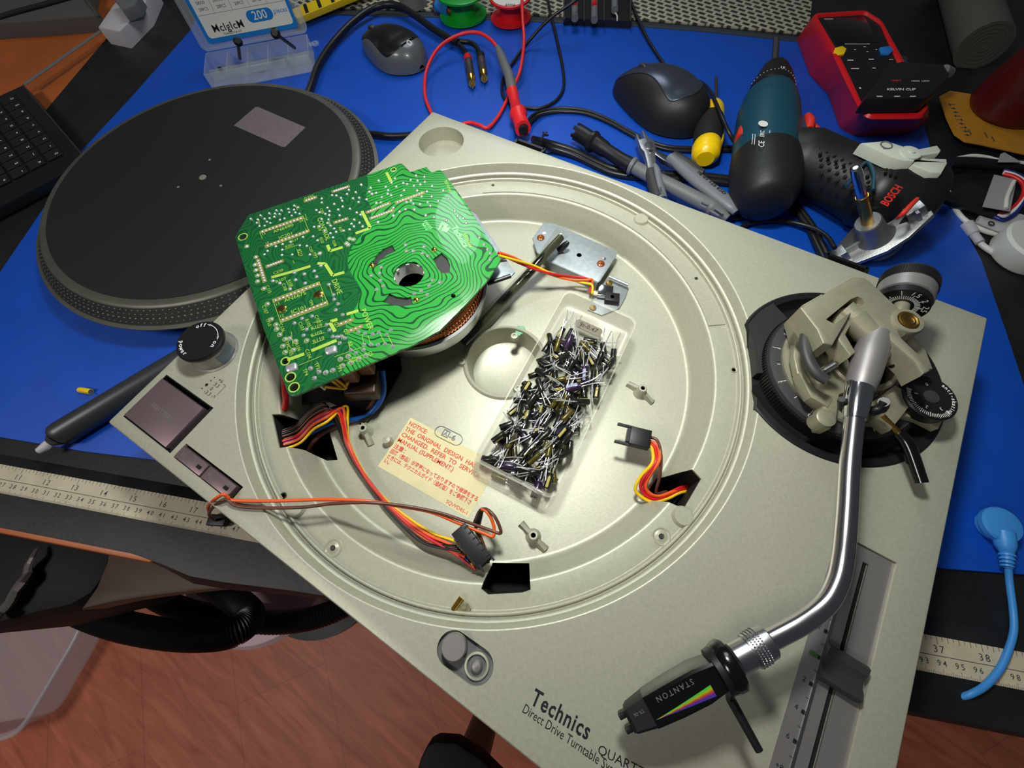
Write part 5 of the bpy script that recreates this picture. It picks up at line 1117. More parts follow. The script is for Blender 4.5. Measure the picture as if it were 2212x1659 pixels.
# precision cutters
T = thing('side_cutters', 'small side cutters with grey and black handles, jaws open beside the big mouse', 'pliers')
ZP = -52
def flat(pts, z0, z1, name, m, bev=.8): k = MB(); k.prism(xy([at(x, y, z1+6) for x, y in pts]), z0+6, z1+6, bev=bev); return k.build(name, MATS[m], T)
flat([(1374, 289), (1379, 303), (1385, 320), (1392, 327), (1398, 350), (1400, 362), (1418, 360), (1416, 340), (1414, 305), (1402, 297), (1392, 284), (1387, 281), (1392, 298), (1382, 300), (1377, 288)], -58, ZP, 'jaw', 'cast_alu', .5)
flat([(1396, 300), (1412, 302), (1420, 325), (1448, 338), (1453, 356), (1432, 345), (1416, 334), (1404, 322)], -63, -58.3, 'jaw', 'steel', .5)
k = MB(); k.lathe([(4.6, 0), (4.4, .9), (0, 1.1)], at(1402, 314, ZP+6), seg=28); k.build('pivot_rivet', MATS['steel'], T)
k = MB(); k.lathe([(2.4, 0), (2.2, .7), (0, .8)], at(1406, 327, ZP+6), seg=20); k.build('stop_pin', MATS['chrome'], T)
def hnd(pts, rs, m, name, flatn=.7): k = MB(); k.tube([at(p[0], p[1], p[2]+6) for p in pts], rs, 22, 5, flat=flatn); return k.build(name, MATS[m], T)
mat('handle_grey', (112, 114, 122), .42)
hnd([(1405, 356, -56), (1408, 372, -57), (1415, 400, -59), (1424, 428, -60)], [4.6, 6.4, 7.4, 7], 'dark_grey', 'handle')
g2 = hnd([(1414, 355, -53), (1419, 366, -53), (1424, 392, -55), (1432, 428, -58)], [2.0, 3.0, 3.4, 4.2], 'handle_grey', 'handle_inlay')
h2 = hnd([(1448, 338, -58), (1470, 358, -58), (1505, 388, -58), (1545, 418, -58), (1580, 445, -58), (1592, 458, -59)], [5, 6.8, 7.6, 7.6, 7.2, 5], 'handle_grey', 'handle')
hnd([(1456, 332, -60), (1478, 346, -59), (1500, 362, -58), (1520, 372, -58)], [3.5, 5, 4.6, 3], 'dark_grey', 'handle_inlay')
k = MB(); A_, B_ = at(1505, 370, -46.6), at(1568, 421, -46.6); v, f = text_geo('78 03 125 ESD', 4.4, .02, .02, 'CENTER', 0, 1.); w = max(p[0] for p in v)-min(p[0] for p in v); 
k.raw([(p[0]*(B_-A_).length/w*.95, p[1]*1.1, p[2]) for p in v], f, frame((A_+B_)/2+Vector((0, 0, .6)), B_-A_)); k.build('handle_print', MATS['black_print'], h2, sharp=0, fix=False)
k = MB(); k.text('max C', frame(at(1429, 412, -46), at(1433, 425, -46)-at(1425, 398, -46)), 4.2, .02); k.build('handle_print', MATS['black_print'], g2, sharp=0, fix=False)
# second probe
T = thing('test_probe', 'grey test probe with a black castle-topped boot lying under the cutters', 'test probe')
k = MB(); P_ = [at(x, y, z) for x, y, z in ((1250, 287, -53.0), (1262, 294, -53.0), (1276, 303, -53.0), (1279, 305, -53.0), (1283, 308, -53.0), (1288, 310, -53.0), (1305, 322, -53.0), (1312, 326, -53.0), (1340, 345, -53.5), (1362, 358, -54.0))]
k.tube(P_, [8.4, 8.4, 8.2, 10.4, 10.4, 8.2, 7.6, 6.4, 6.8, 7.6], 32, 1); b_ = k.build('boot', MATS['black_plastic'], T)
k = MB(); ax = (P_[0]-P_[1]).normalized(); yy = ax.cross(Vector((0, 0, 1))).normalized(); zz = yy.cross(ax)
for i in range(6):
    t = math.pi*i/3; rd = yy*math.cos(t)+zz*math.sin(t); k.box((0, 0, 0), (5, 3.4, 2.4), frame(P_[0]+ax*1.6+rd*7, ax, rd))
k.build('boot_teeth', MATS['black_plastic'], b_)
k = MB(); k.tube([at(x, y, z) for x, y, z in ((1364, 358, -54.0), (1368, 360, -54.0), (1372, 362, -54.5), (1400, 378, -55.0), (1450, 402, -55.0), (1500, 428, -55.0), (1532, 445, -55.0), (1535, 447, -55.0), (1540, 450, -55.0), (1545, 452, -55.0), (1572, 472, -56.0))], [8.6, 8.4, 6.4, 6.4, 6.6, 6.8, 6.6, 7.2, 7.2, 6.2, 3.4], 28, 1); b_ = k.build('probe_body', MATS['mid_grey'], T)
k = MB()
for (x0, y0, x1, y1) in ((1512, 442, 1524, 449), (1516, 436, 1530, 443), (1520, 431, 1536, 438), (1534, 455, 1552, 466), (1544, 450, 1562, 462)): k.tube([at(x0, y0, -49.4), at(x1, y1, -50.2)], .9, 8, 1)
k.build('grip_ribs', MATS['handle_grey'], b_)
# stubby screwdriver
T = thing('screwdriver', 'stubby yellow and black screwdriver lying right of the big mouse', 'screwdriver')
mat('yellow_glossy', (248, 206, 0), .35, coat=.3)
Q = lambda x, y, z: at(x, y, z)
k = MB(); k.tube([Q(1547, 168, -60), Q(1546, 235, -58)], 1.7, 12, 1); k.build('shaft', MATS['dark_grey'], T)
k = MB(); k.tube([Q(1542, 228, -57), Q(1541, 238, -57), Q(1538, 262, -56)], [8.5, 11, 12], 28, 3); k.build('collar', MATS['yellow_glossy'], T)
k = MB(); k.tube([Q(1537, 252, -55.5), Q(1536, 262, -55), Q(1530, 290, -54), Q(1526, 322, -54)], [10, 13, 14.6, 13], 32, 4); k.build('grip', MATS['black_rubber'], T)
k = MB(); k.tube([Q(1529, 308, -54), Q(1526, 322, -53.6), Q(1524, 335, -53.6), Q(1523, 344, -54)], [12.6, 14.2, 13.4, 8.5], 32, 5); k.tube([Q(1556, 266, -54), Q(1554, 300, -52), Q(1546, 326, -50)], [3.5, 4.4, 4], 16, 4); e_ = k.build('end_cap', MATS['yellow_glossy'], T)
# drill driver
D = thing('cordless_drill', 'teal and black cordless drill lying on its side with red switch and battery end', 'drill')
mat('teal', (20, 66, 84), .42); mat('drill_black', (26, 27, 28), .5, bump=.25, bs=700); mat('drill_red', (215, 50, 40), .45)
ZR = -39
def rad(pts, rs, name, m, seg=40, sm=4, flatn=1., par=None): k = MB(); k.tube([at(*p) for p in pts], rs, seg, sm, flat=flatn); return k.build(name, MATS[m], par or D, sharp=50)
rad([(1677, 85, -34), (1672, 165, -36)], 3.4, 'bit', 'dark_grey', 6, 1)
rad([(1674, 146, -37), (1673, 152, -37), (1671, 172, -38), (1668, 186, -38)], [8, 13, 17.5, 19], 'chuck', 'black_plastic')
tq = rad([(1668, 185, -38), (1667, 190, -38), (1664, 207, -37), (1662, 212, -37)], [19.6, 20.6, 22, 21.6], 'torque_ring', 'black_plastic')
k = MB(); axd = (at(1662, 212, -37)-at(1668, 185, -38)).normalized(); yy = axd.cross(Vector((0, 0, 1))).normalized(); zz = -yy.cross(axd) if yy.cross(axd).z < 0 else yy.cross(axd); c = at(1666, 196, -38.3)
for i in range(-9, 10):
    t = i*.15; rd = zz*math.cos(t)+yy*math.sin(t); k.box((0, 0, 0), (1.0, .7, .3), frame(c+rd*21.9+axd*3, axd, rd))
for s_, t in (('15', .0),): rd = zz; k.text(s_, frame(c+rd*22+axd*.5, yy*-1 if (at(1700, 190, 0)-at(1640, 190, 0)).dot(yy) < 0 else yy, rd), 5, .02, bold=.1)
k.build('torque_figures', MATS['white_print'], tq, sharp=0, fix=False)
rad([(1662, 212, -37), (1661, 222, -37), (1660, 245, -37.4)], [22, 25, 26.5], 'gearbox', 'teal')
bd_ = rad([(1660, 238, -37.4), (1658, 252, -37.4), (1655, 300, -37.4), (1652, 350, -37.4), (1652, 366, -37.4)], [27, 28, 29, 29, 28.5], 'housing', 'teal')
rad([(1652, 352, -37.4), (1652, 370, -37.4), (1653, 410, -37.4), (1655, 436, -37.4), (1656, 446, -37.4)], [29.6, 30.2, 29, 22, 12], 'motor_cap', 'drill_black')
rad([(1618, 235, -38), (1608, 270, -38), (1604, 330, -38)], [5, 6, 6], 'side_strip', 'drill_black', 16)
k = MB(); k.tube([at(1612, 268, -31), at(1603, 302, -31)], [5.4, 6.4], 12, 1); k.build('side_button', MATS['drill_red'], D)
k = MB(); c = at(1655, 285, -9.6); axl = at(1658, 240, -10)-at(1652, 330, -10); Mt = frame(c, axl); 
for s_, x, y, sz in (('CE', -17, 3, 7), ('ERC', -3, 3, 5), ('12V Li-ion', -12, 11, 2.6), ('made in', -8, -5, 2.6), ('GSR 12V', 6, 12, 3)):
    if s_ in ('12V Li-ion', 'made in', 'GSR 12V'): continue
    k.text(s_, Mt @ Matrix.Translation((x, y, 0)) , sz, .02, bold=.05)
for y in (-3, -5.5, -8, 9, 11): k.box((-8 if y < 0 else -12, y, 0), (22 if y < 0 else 14, .5, .06), Mt)
cc = Mt @ Vector((11, 3, 0)); k.lathe([(4.2, 0), (0, .02)], cc, seg=24); o = k.build('housing_print', MATS['white_print'], bd_, sharp=0, fix=False)
# handle and battery
rad([(1700, 330, -36), (1735, 345, -35.5), (1790, 368, -35.5), (1850, 396, -35.5), (1890, 412, -35.5)], [22, 27, 26, 28, 31], 'handle', 'drill_black', 40, 5)
bt = rad([(1888, 410, -35.5), (1892, 413, -35.5), (1950, 428, -35.5), (1985, 436, -35.5), (2002, 440, -35.5), (2010, 442, -35.5)], [31, 32, 32, 30, 26, 18], 'battery', 'black_plastic', 40, 3)
k = MB(); k.tube([at(1802, 296, -22), at(1838, 318, -18), at(1880, 338, -16), at(1915, 352, -16)], [4, 8, 9, 6], 20, 5, flat=.45); k.tube([at(1828, 402, -10), at(1868, 352, -8), at(1886, 372, -8), at(1886, 410, -10)], 1.4, 8, 6); k.build('handle_inlay', MATS['teal'], D)
k = MB(); k.tube([at(1716, 246, -28), at(1728, 290, -26), at(1722, 330, -26)], [6, 9, 7], 18, 4, flat=.6); k.build('switch_surround', MATS['teal'], D)
k = MB(); k.tube([at(1745, 250, -26), at(1750, 262, -24), at(1748, 280, -24)], [3, 4.4, 3.6], 14, 3); k.tube([at(1758, 270, -28), at(1780, 290, -30), at(1812, 297, -32)], [2, 2.2, 1.6], 10, 4); k.build('trigger', MATS['drill_red'], D)
k = MB()
for i in range(7):
    for j in range(5):
        x, y = 1768+i*17+j*2, 322+i*8+j*13; 
        if y < 415: c = at(x, y, -14); k.lathe([(1.3, -2), (1.1, 0), (.5, .7), (0, .8)], c+Vector((0, 0, 2.2-.35*abs(j-1.6)**2.2)), seg=8)
k.build('grip_dots', MATS['black_plastic'], D)
k = MB(); c = (at(1926, 423, -4)); dB = at(1942, 402, -4)-at(1905, 447, -4); k.text('BOSCH', frame(c+Vector((0, 0, .4)), dB), 8.4, .1, bold=.16, sx=1.0); 
k.tube([at(1981, 430, -8), at(1967, 444, -7.6), at(1950, 462, -10), at(1938, 472, -16)], [1.6, 1.8, 1.8, 1.2], 8, 3); k.build('red_marks', MATS['drill_red'], bt, sharp=0)
for i in range(3): k = MB(); k.tube([at(1918+i*11, 357+i*4, -9), at(1912+i*11, 374+i*4, -7)], 1.0, 8, 1); k.build('vent', MATS['seam'], bt)

# red handheld meter
MT = thing('lcr_meter', 'red handheld electronic meter with black keypad behind the drill', 'meter')
MT['category'] = 'meter'
zt, zm_ = -26, -40
Tt = [at(x, y, zt) for x, y in ((1757, 27), (1870, 20), (1905, 42), (1955, 128), (2011, 230), (1996, 251), (1882, 252), (1866, 242), (1832, 176), (1800, 108))]
vis = {0: (1719, 84), 5: (1966, 291), 6: (1845, 297), 7: (1812, 278), 8: (1786, 205), 9: (1745, 160)}
Bt = [at(*vis[i], ZM+.2) if i in vis else Vector((Tt[i].x, Tt[i].y, ZM+.2)) for i in range(10)]
Bt[4] = at(2004, 262, ZM+.2)
def rounded(P, r=5, n=3):
    out = []
    for i in range(len(P)):
        p, a, b = P[i], P[i-1], P[(i+1) % len(P)]; da = (a-p); db = (b-p); ra = min(r, da.length*.4); rb = min(r, db.length*.4); da = da.normalized()*ra; db = db.normalized()*rb
        for t in range(n+1): s_ = t/n; out.append((1-s_)**2*(p+da)+2*s_*(1-s_)*p+s_*s_*(p+db))
    return out
cT = sum(Tt, Vector())/10
mid = [Bt[i]*.25+Tt[i]*.75 for i in range(10)]
def shr(P, d): c = sum(P, Vector())/len(P); return [p+(c-p).normalized()*d for p in P]
k = MB(); k.loft([rounded(shr(Bt, 2)), rounded([p+Vector((0, 0, 2)) for p in Bt]), rounded([p+Vector((0, 0, 0)) for p in mid]), rounded([p-Vector((0, 0, 2.5)) for p in Tt]), rounded(shr([p for p in Tt], 2)), rounded(shr([p for p in Tt], 5)), rounded([p-Vector((0, 0, 3)) for p in shr(Tt, 7.5)])])
k.build('holster', MATS['red_plastic'], MT, sharp=40)
k = MB(); k.loft([rounded([p-Vector((0, 0, 3.1)) for p in shr(Tt, 7)]), rounded([p-Vector((0, 0, 1.6)) for p in shr(Tt, 8)])]); k.build('front_panel', MATS['black_plastic'], MT)
def onp(pts, z, name, m, par=MT, h=.8): k = MB(); k.prism(xy([at(x, y, z) for x, y in pts]), z-h, z, bev=.25); return k.build(name, MATS[m], par)
onp([(1778, 40), (1868, 36), (1898, 90), (1808, 96)], zt-1.2, 'screen', 'black_gloss')
onp([(1804, 103), (1820, 99), (1829, 105), (1824, 116), (1810, 119), (1802, 110)], zt+.2, 'function_key', 'yellow_plastic', h=2); onp([(1901, 102), (1922, 99), (1930, 108), (1922, 116), (1906, 115)], zt+.2, 'function_key', 'blue_plastic', h=2)
k = MB()
for x, y, wp_, h_ in ((1790, 41, 22, .8), (1852, 95, 60, .8), (1868, 101, 5, 1), (1847, 107, 4, 1), (1893, 107, 4, 1), (1874, 112, 5, 1), (1837, 130, 14, 1.4), (1882, 128, 12, 1.4), (1925, 128, 10, 1), (1847, 148, 18, 1.4), (1888, 147, 7, 1.2), (1858, 190, 4, 2)):
    c = at(x, y, zt-.9); d = at(x+10, y, zt-.9)-c; k.box((0, 0, 0), (wp_*.42, h_, .1), frame(c, d))
k.build('panel_print', MATS['white_print'], MT, sharp=0)
KC = thing('clip_adapter', 'black adapter box marked KELVIN CLIP plugged over the red meter', 'adapter')
zk = -12
k = MB(); k.prism(xy([at(x, y, zk) for x, y in ((1898, 172), (1915, 140), (1950, 132), (2038, 138), (2052, 160), (2040, 178), (2012, 205), (1996, 212), (1868, 214), (1875, 200))]), -25, zk, bev=1.2); kc_ = k.build('case', MATS['black_plastic'], KC)
k = MB(); c = at(1946, 193, zk+.1); d = at(1980, 193, zk)-at(1920, 193, zk); k.text('KELVIN CLIP', frame(c, d), 4.6, .02, shear=.3, bold=.05); c = at(1988, 175, zk+.1); k.text('HIGH  LOW', frame(c, d), 3, .02, shear=.2)
for x in (1900, 1938, 1972): k.box((0, 0, 0), (5, 1, .1), frame(at(x, 208, zk+.1), d))
k.build('adapter_print', MATS['white_print'], kc_, sharp=0, fix=False)
k = MB(); k.text('UNI-T', frame(at(1936, 174, zk+.1), d), 3.4, .02, bold=.06, shear=.2); k.build('maker_mark', MATS['lead_red'], kc_, sharp=0, fix=False)
k = MB(); k.tube([at(2038, 152, -22), at(2050, 158, -26)], 5, 14, 1); k.build('strain_relief', MATS['mid_grey'], kc_)
# white clip on the drill handle
T = thing('kelvin_clip', 'white plastic crocodile clip lying across the drill handle', 'clip')
mat('clip_white', (205, 210, 196), .42)
def pris(pts, z0, z1, name, m, bev=.8, par=None): k = MB(); k.prism(xy([at(x, y, z1) for x, y in pts]), z0, z1, bev=bev); return k.build(name, MATS[m], par or T)
a_ = pris([(1860, 308), (1905, 304), (1930, 308), (1975, 323), (2025, 313), (2034, 324), (2030, 330), (1985, 337), (1975, 348), (1950, 346), (1925, 338), (1895, 324)], -8, 2, 'upper_arm', 'clip_white', 1.2)
k = MB(); pris([(1935, 338), (1960, 346), (1985, 340), (2046, 342), (2048, 352), (2036, 373), (2010, 372), (1985, 362)], -12, -1, 'lower_arm', 'clip_white', 1.5)
k = MB(); k.lathe([(7.6, 2), (7.4, 3.0), (5, 3.4), (2.4, 3.4), (2.2, 4.4), (0, 4.6)], at(1962, 336, 0)*1 , seg=32); k.build('pivot', MATS['clip_white'], T)
k = MB(); k.ring([(4.6, 2.0), (4.6, 2.7), (3.8, 2.7), (3.8, 2.0)], at(1910, 319, 0), 28); k.text('L', frame(at(1910, 319, 2.3), at(1930, 322, 2)-at(1890, 316, 2)), 5, .05); k.build('moulded_mark', MATS['mid_grey'], T, sharp=0)
# bearing housing
T = thing('spindle_bearing', 'cast aluminium spindle bearing with brass and steel shaft behind the cabinet', 'bearing')
b0, b1, b2, b3, b4 = at(1897, 536, -62), at(1893, 515, -52), at(1872, 480, -30), at(1858, 448, -18), at(1848, 360, 20)
axb = (b3-b1).normalized()
k = MB(); k.lathe([(0, -12), (15, -12), (17, -10), (17, 0)], b1, ax=axb, seg=48); k.build('bearing_cup', MATS['mid_grey'], T)
k = MB(); sx_ = (at(1950, 496, -40)-at(1790, 510, -40)); sx_ = (sx_-axb*sx_.dot(axb)).normalized(); sy_ = axb.cross(sx_)
Mb = Matrix((sx_, sy_, axb)).transposed().to_4x4(); Mb.translation = b1+axb*1
k.prism([(-34, -12), (-20, -16), (0, -20), (16, -18), (36, -10), (38, 4), (24, 10), (10, 20), (-8, 20), (-30, 8)], 0, 4, Mb, bev=.8); k.build('flange', MATS['cast_alu'], T)
k = MB(); k.lathe([(14, 4), (10.6, 9), (9.6, 26), (8.8, 27), (0, 27)], b1+axb, ax=axb, seg=40); k.build('bearing_tower', MATS['cast_alu'], T)
k = MB()
for (x, y) in ((-28, -4), (28, -2), (2, 14)):
    k.prism([(x-6, y-5), (x+6, y-5), (x+6, y+5), (x-6, y+5)], 3, 16, Mb, bev=.8); k.box((x, y-6, 9), (2, 4, 13), Mb)
    k.box((x*.6, y*.6, 7), (abs(x)*.5+2, 2, 8), Mb)
k.build('mounting_lug', MATS['cast_alu'], T)
sb = b1+axb*28; st_ = at(1848, 362, 16); ds = (st_-sb)
k = MB(); k.tube([sb-ds*.1, sb+ds*.5], 4.3, 28, 1); k.build('brass_sleeve', MATS['brass'], T)
k = MB(); k.tube([sb+ds*.5, sb+ds*.93, sb+ds*.98, st_], [3.7, 3.7, 3, 1.6], 28, 1); k.build('steel_shaft', MATS['chrome'], T)

# ------------------------------------------------------------------ kit box, small bits at the back
KB = thing('transistor_kit_box', 'clear compartment box with open lid and blue-edged label behind the platter', 'box')
mat('kit_plastic', (205, 212, 215), .3, alpha=.24, spec=.6)
bl, br_, fr_, fl = [Vector((p.x, p.y, 0)) for p in (at(446, 117, -50), at(663, 76, -50), at(680, 166, ZM), at(441, 187, ZM))]
fl2 = bl+(fr_-br_)*1.0; 
ub = (br_-bl).normalized(); vb = Vector((ub.y, -ub.x, 0)); wb = (br_-bl).length; db = 48.
def kb(a, b, z): p = bl+ub*a+vb*b; return Vector((p.x, p.y, z))
z0, z1 = ZM+.2, ZM+19; k = MB()
def plate(p, q, t, za, zb_):
    d = (q-p).normalized(); n_ = Vector((-d.y, d.x, 0))*t/2; k.prism(xy([p-n_, q-n_, q+n_, p+n_]), za, zb_)
k.prism(xy([kb(0, 0, 0), kb(wb, 0, 0), kb(wb, db, 0), kb(0, db, 0)]), z0, z0+1); 
for p, q in ((kb(0, 0, 0), kb(wb, 0, 0)), (kb(wb, 0, 0), kb(wb, db, 0)), (kb(wb, db, 0), kb(0, db, 0)), (kb(0, db, 0), kb(0, 0, 0))): plate(p, q, 1.2, z0, z1)
k.build('tray', MATS['kit_plastic'], KB)
for i in range(1, 5): k = MB(); plate(kb(wb*i/5, 1, 0), kb(wb*i/5, db-1, 0), 1.0, z0+1, z1-2); k.build('divider', MATS['kit_plastic'], KB)
k = MB(); plate(kb(1, db*.62, 0), kb(wb-1, db*.62, 0), 1.0, z0+1, z1-5); k.build('divider', MATS['kit_plastic'], KB)
k = MB(); p = kb(wb*.5, db+1, 0); k.box((0, 0, 0), (18, 3, 6), frame((p.x, p.y, z1-3), ub)); k.build('latch', MATS['kit_plastic'], KB)
k = MB(); p = kb(wb+8, 14, 0); k.ring([(4.6, 0), (4.6, 2), (2.6, 2), (2.6, 0)], (p.x, p.y, z1-6), 24); p = kb(wb+3, 14, 0); k.box((p.x, p.y, z1-5), (6, 5, 2), rz=math.atan2(ub.y, ub.x)); k.build('hanging_loop', MATS['kit_plastic'], KB)
lid_t = -vb*.18+Vector((0, 0, 1)); lid_t.normalize(); lh = 96.
L0 = kb(-3, -3, 0); L0.z = z1
Ml = Matrix((ub, lid_t, ub.cross(lid_t))).transposed().to_4x4(); Ml.translation = L0
wl = wb+6
k = MB(); k.prism(rrect(wl, lh, 7), -.6, .6, Ml @ Matrix.Translation((wl/2, lh/2, -7))); 
ro, ri = rrect(wl, lh, 7), rrect(wl-2.6, lh-2.6, 6); n = len(ro)
k.raw([(x, y, z) for z in (-7, 0) for q in (ro, ri) for x, y in q], [f for i in range(n) for j in ((i+1) % n,) for f in ((i, j, 2*n+j, 2*n+i), (n+i, 3*n+i, 3*n+j, n+j), (2*n+i, 2*n+j, 3*n+j, 3*n+i))], Ml @ Matrix.Translation((wl/2, lh/2, 0)))
k.build('lid', MATS['kit_plastic'], KB)
mat('label_blue', (20, 120, 200), .4); mat('label_white', (222, 224, 214), .45)
k = MB(); k.prism(rrect(wl-20, lh-12, 2), -.2, .2, Ml @ Matrix.Translation((wl/2, lh/2, -5))); lab = k.build('label_card', MATS['label_blue'], KB)
k = MB(); k.prism(rrect(wl-28, lh-20, 4), -.1, .1, Ml @ Matrix.Translation((wl/2, lh/2+.5, -4.6))); k.build('label_paper', MATS['label_white'], lab)
face = Ml @ Matrix.Translation((0, 0, -4.4))
k = MB(); k.text('McIgIcM', face @ Matrix.Translation((42, 19, 0)), 10.5, .02, bold=.1, space=1.1); k.text('TRANSISTOR KIT', face @ Matrix.Translation((44, 12.6, 0)), 3, .01)
k.build('label_name', MATS['black_print'], lab, sharp=0, fix=False)
k = MB(); k.text('pieces', face @ Matrix.Translation((wl-24, 25, 0)), 7, .02); 
k.raw([(x+wl-50, y+24, 0) for x, y in stadium(Vector((-10, 0)), Vector((10, 0)), 6)], [tuple(range(30))], face); k.build('label_badge', MATS['label_blue'], lab, sharp=0, fix=False)
k = MB(); k.text('200', face @ Matrix.Translation((wl-50, 24, .1)), 12, .04, bold=.12); k.build('badge_number', MATS['label_white'], lab, sharp=0, fix=False)
k = MB(); names = [['S8550', '2N3904', '2N3906', '2N5401', '2N2222'], ['A1015', 'S8050', 'S9018', 'C1815', '2N2907'], ['S9012', 'S9013', 'S9014', 'S9015', '2N5551']]
cw = (wl-28)/5
for r_ in range(3):
    for c_ in range(5):
        x, y = 14+cw*(c_+.5), 41+r_*16; k.text(names[r_][c_], face @ Matrix.Translation((x, y+3, 0)), 4.2, .01); k.text('20PCS', face @ Matrix.Translation((x, y-3, 0)), 4.2, .01)
for r_ in range(4): k.box((wl/2, 33+r_*16, 0), (wl-30, .25, .05), face)
for c_ in range(1, 5): k.box((14+cw*c_, 33+24, 0), (.25, 48, .05), face)
k.build('label_table', MATS['grey_print'], lab, sharp=0, fix=False)
# the things in and over the box
def small_trans(a, b, z, rz, lab_):
    T = thing('transistor', lab_, 'transistor', None); c = kb(a, b, 0); c.z = z
    k = MB(); k.lathe([(2.3, 0), (2.4, 4.6), (2.2, 4.8), (0, 4.8)], (0, 0, 0), seg=20, M=frame(c, (math.cos(rz), math.sin(rz), .1))); k.build('case', MATS['black_plastic'], T)
    k = MB(); M = frame(c, (math.cos(rz), math.sin(rz), .1))
    for y in (-1.3, 0, 1.3): k.tube([M @ Vector((0, y, 0)), M @ Vector((-1, y*1.5, -1)), M @ Vector((-12, y*2, -1.4))], .3, 6, 1)
    k.build('legs', MATS['steel'], T); return T
small_trans(wb*.08, 14, z0+3, .4, 'black transistor in the leftmost cell of the kit box')
small_trans(wb*.50, 26, z0+3, .2, 'black transistor in the middle cell of the kit box')
small_trans(wb*.74, 24, z0+3, 2.2, 'black transistor with bent silver legs in the fourth cell of the kit box')
for A_, B_, r, lab_ in (((902-380, 0), None, 0, ''),):
    pass
for (x0, y0, za), (x1, y1, zb_), r, lab_ in (((595, 72, -8), (636, 103, -44), 3.6, 'thin black screw leaning out of the right side of the kit box'), ((514, 90, -22), (518, 126, -50), 3.4, 'black screw standing in the second cell of the kit box')):
    T = thing('black_screw', lab_, 'screw'); k = MB(); A_, B_ = at(x0, y0, za), at(x1, y1, zb_); d = (B_-A_).normalized(); k.tube([A_-d*2.5, A_, A_+d*2], [r*.9, r*1.5, r*.8], 16, 1); k.build('head', MATS['black_plastic'], T)
    k = MB(); k.tube([A_, B_], r*.55, 12, 1); k.build('shank', MATS['black_plastic'], T)
c = kb(wb*.9, 40, 0)
# liner behind the mat
m = mat('liner_cream', (150, 146, 128), .7); N = NT(m); tc = N.add('ShaderNodeTexCoord'); br = N.add('ShaderNodeTexBrick'); mp = N.add('ShaderNodeMapping'); mp.inputs['Rotation'].default_value = (0, 0, math.radians(8))
br.inputs['Scale'].default_value = 1; br.inputs['Brick Width'].default_value = .013; br.inputs['Row Height'].default_value = .009; br.inputs['Mortar Size'].default_value = .0026; br.inputs['Mortar Smooth'].default_value = .5
br.inputs['Color1'].default_value = (*lin((34, 34, 32)), 1); br.inputs['Color2'].default_value = (*lin((60, 58, 52)), 1); br.inputs['Mortar'].default_value = (*lin((170, 166, 146)), 1)
N.l.new(tc.outputs['Object'], mp.inputs[0]); N.l.new(mp.outputs[0], br.inputs['Vector']); N.l.new(br.outputs['Color'], N.b.inputs['Base Color'])
bp = N.add('ShaderNodeBump'); bp.inputs['Strength'].default_value = .6; bp.inputs['Distance'].default_value = .002; N.l.new(br.outputs['Fac'], bp.inputs['Height']); N.l.new(bp.outputs[0], N.b.inputs['Normal'])
k = MB(); k.prism(xy(ats([(560, -60), (1760, -60), (1745, 76), (1550, 58), (1380, 44), (1130, 33), (900, 23), (640, 17)], ZD)), ZD-.4, ZD+2, bev=.4)
tag(k.build('grip_liner', m), 'cream perforated non-slip liner behind the blue mat', 'liner')
def disc(name, label, cat, px, py, z, r, h, m, r2=None): 
    T = thing(name, label, cat); k = MB(); c = at(px, py, z); k.lathe([(r, 0), (r, 2.5), (r*.55, 2.6), (r*.55, h-2.6), (r, h-2.5), (r, h-.4), (r-.8, h), (r*.36, h), (r*.34, h-1.5), (0, h-1.5)], (c.x, c.y, z-h), seg=72); k.build('flanges', MATS[m], T); return T, Vector((c.x, c.y, z))
mat('spool_green', (10, 150, 40), .4, coat=.3)
disc('wire_spool', 'bright green wire spool at the back edge of the mat', 'spool', 995, -18, -40, 32, 26, 'spool_green')
T, c = disc('solder_spool', 'red solder spool with a white round label at the back', 'spool', 1102, -8, -42, 27, 24, 'red_plastic')
k = MB(); k.ring([(24, .0), (24, .4), (9.5, .4), (9.5, .0)], c, 64); lb = k.build('round_label', MATS['label_white'], T); k = MB(); k.text('250G', frame(c+Vector((0, 0, .5))+(at(1102, 24, -42)-c)*.62, at(1130, 10, -42)-at(1090, 10, -42)), 6, .02, bold=.1); k.build('label_print', MATS['black_print'], lb, sharp=0, fix=False)
T = thing('striped_gauge', 'yellow bar with black stripes behind the kit box', 'bar')
k = MB(); M = frame(at(738, -4, -58), at(800, -25, -58)-at(690, 20, -58)); k.box((0, 0, 0), (150, 26, 8), M, bev=1); k.build('bar', MATS['yellow_plastic'], T)
k = MB()
for i in range(-3, 4): k.raw([(i*20+x, y, 4.1) for x, y in ((0, -12), (5, -12), (12, 12), (7, 12))], [(0, 1, 2, 3)], M)
k.build('stripes', MATS['black_print'], T, sharp=0)
k = MB(); k.lathe([(20, 0), (14, 26), (13, 40), (0, 40)], at(893, 10, ZD+2), seg=40); tag(k.build('grey_nozzle', MATS['mid_grey']), 'grey plastic cone at the back between cable arch and green spool', 'cone')
T = thing('blue_tube', 'small blue tube with copper ends beside the green spool', 'tube'); A_, B_ = at(945, 12, -60), at(972, 24, -60); k = MB(); k.tube([A_, B_], 7, 20, 1); k.build('tube_body', MATS['blue_plastic'], T); k = MB(); k.tube([B_, B_+(B_-A_)*.3], [5, 4], 16, 1); k.tube([A_-(B_-A_)*.2, A_], [5, 6], 16, 1); k.build('copper_end', MATS['copper'], T)
T = thing('marker_tray', 'black tray of grey red-tipped markers behind the mat', 'tray')
k = MB(); k.prism(xy(ats([(1218, -40), (1364, -40), (1364, 46), (1218, 38)], -60)), ZD-.2, -60); k.build('tray_floor', MATS['black_plastic'], T)
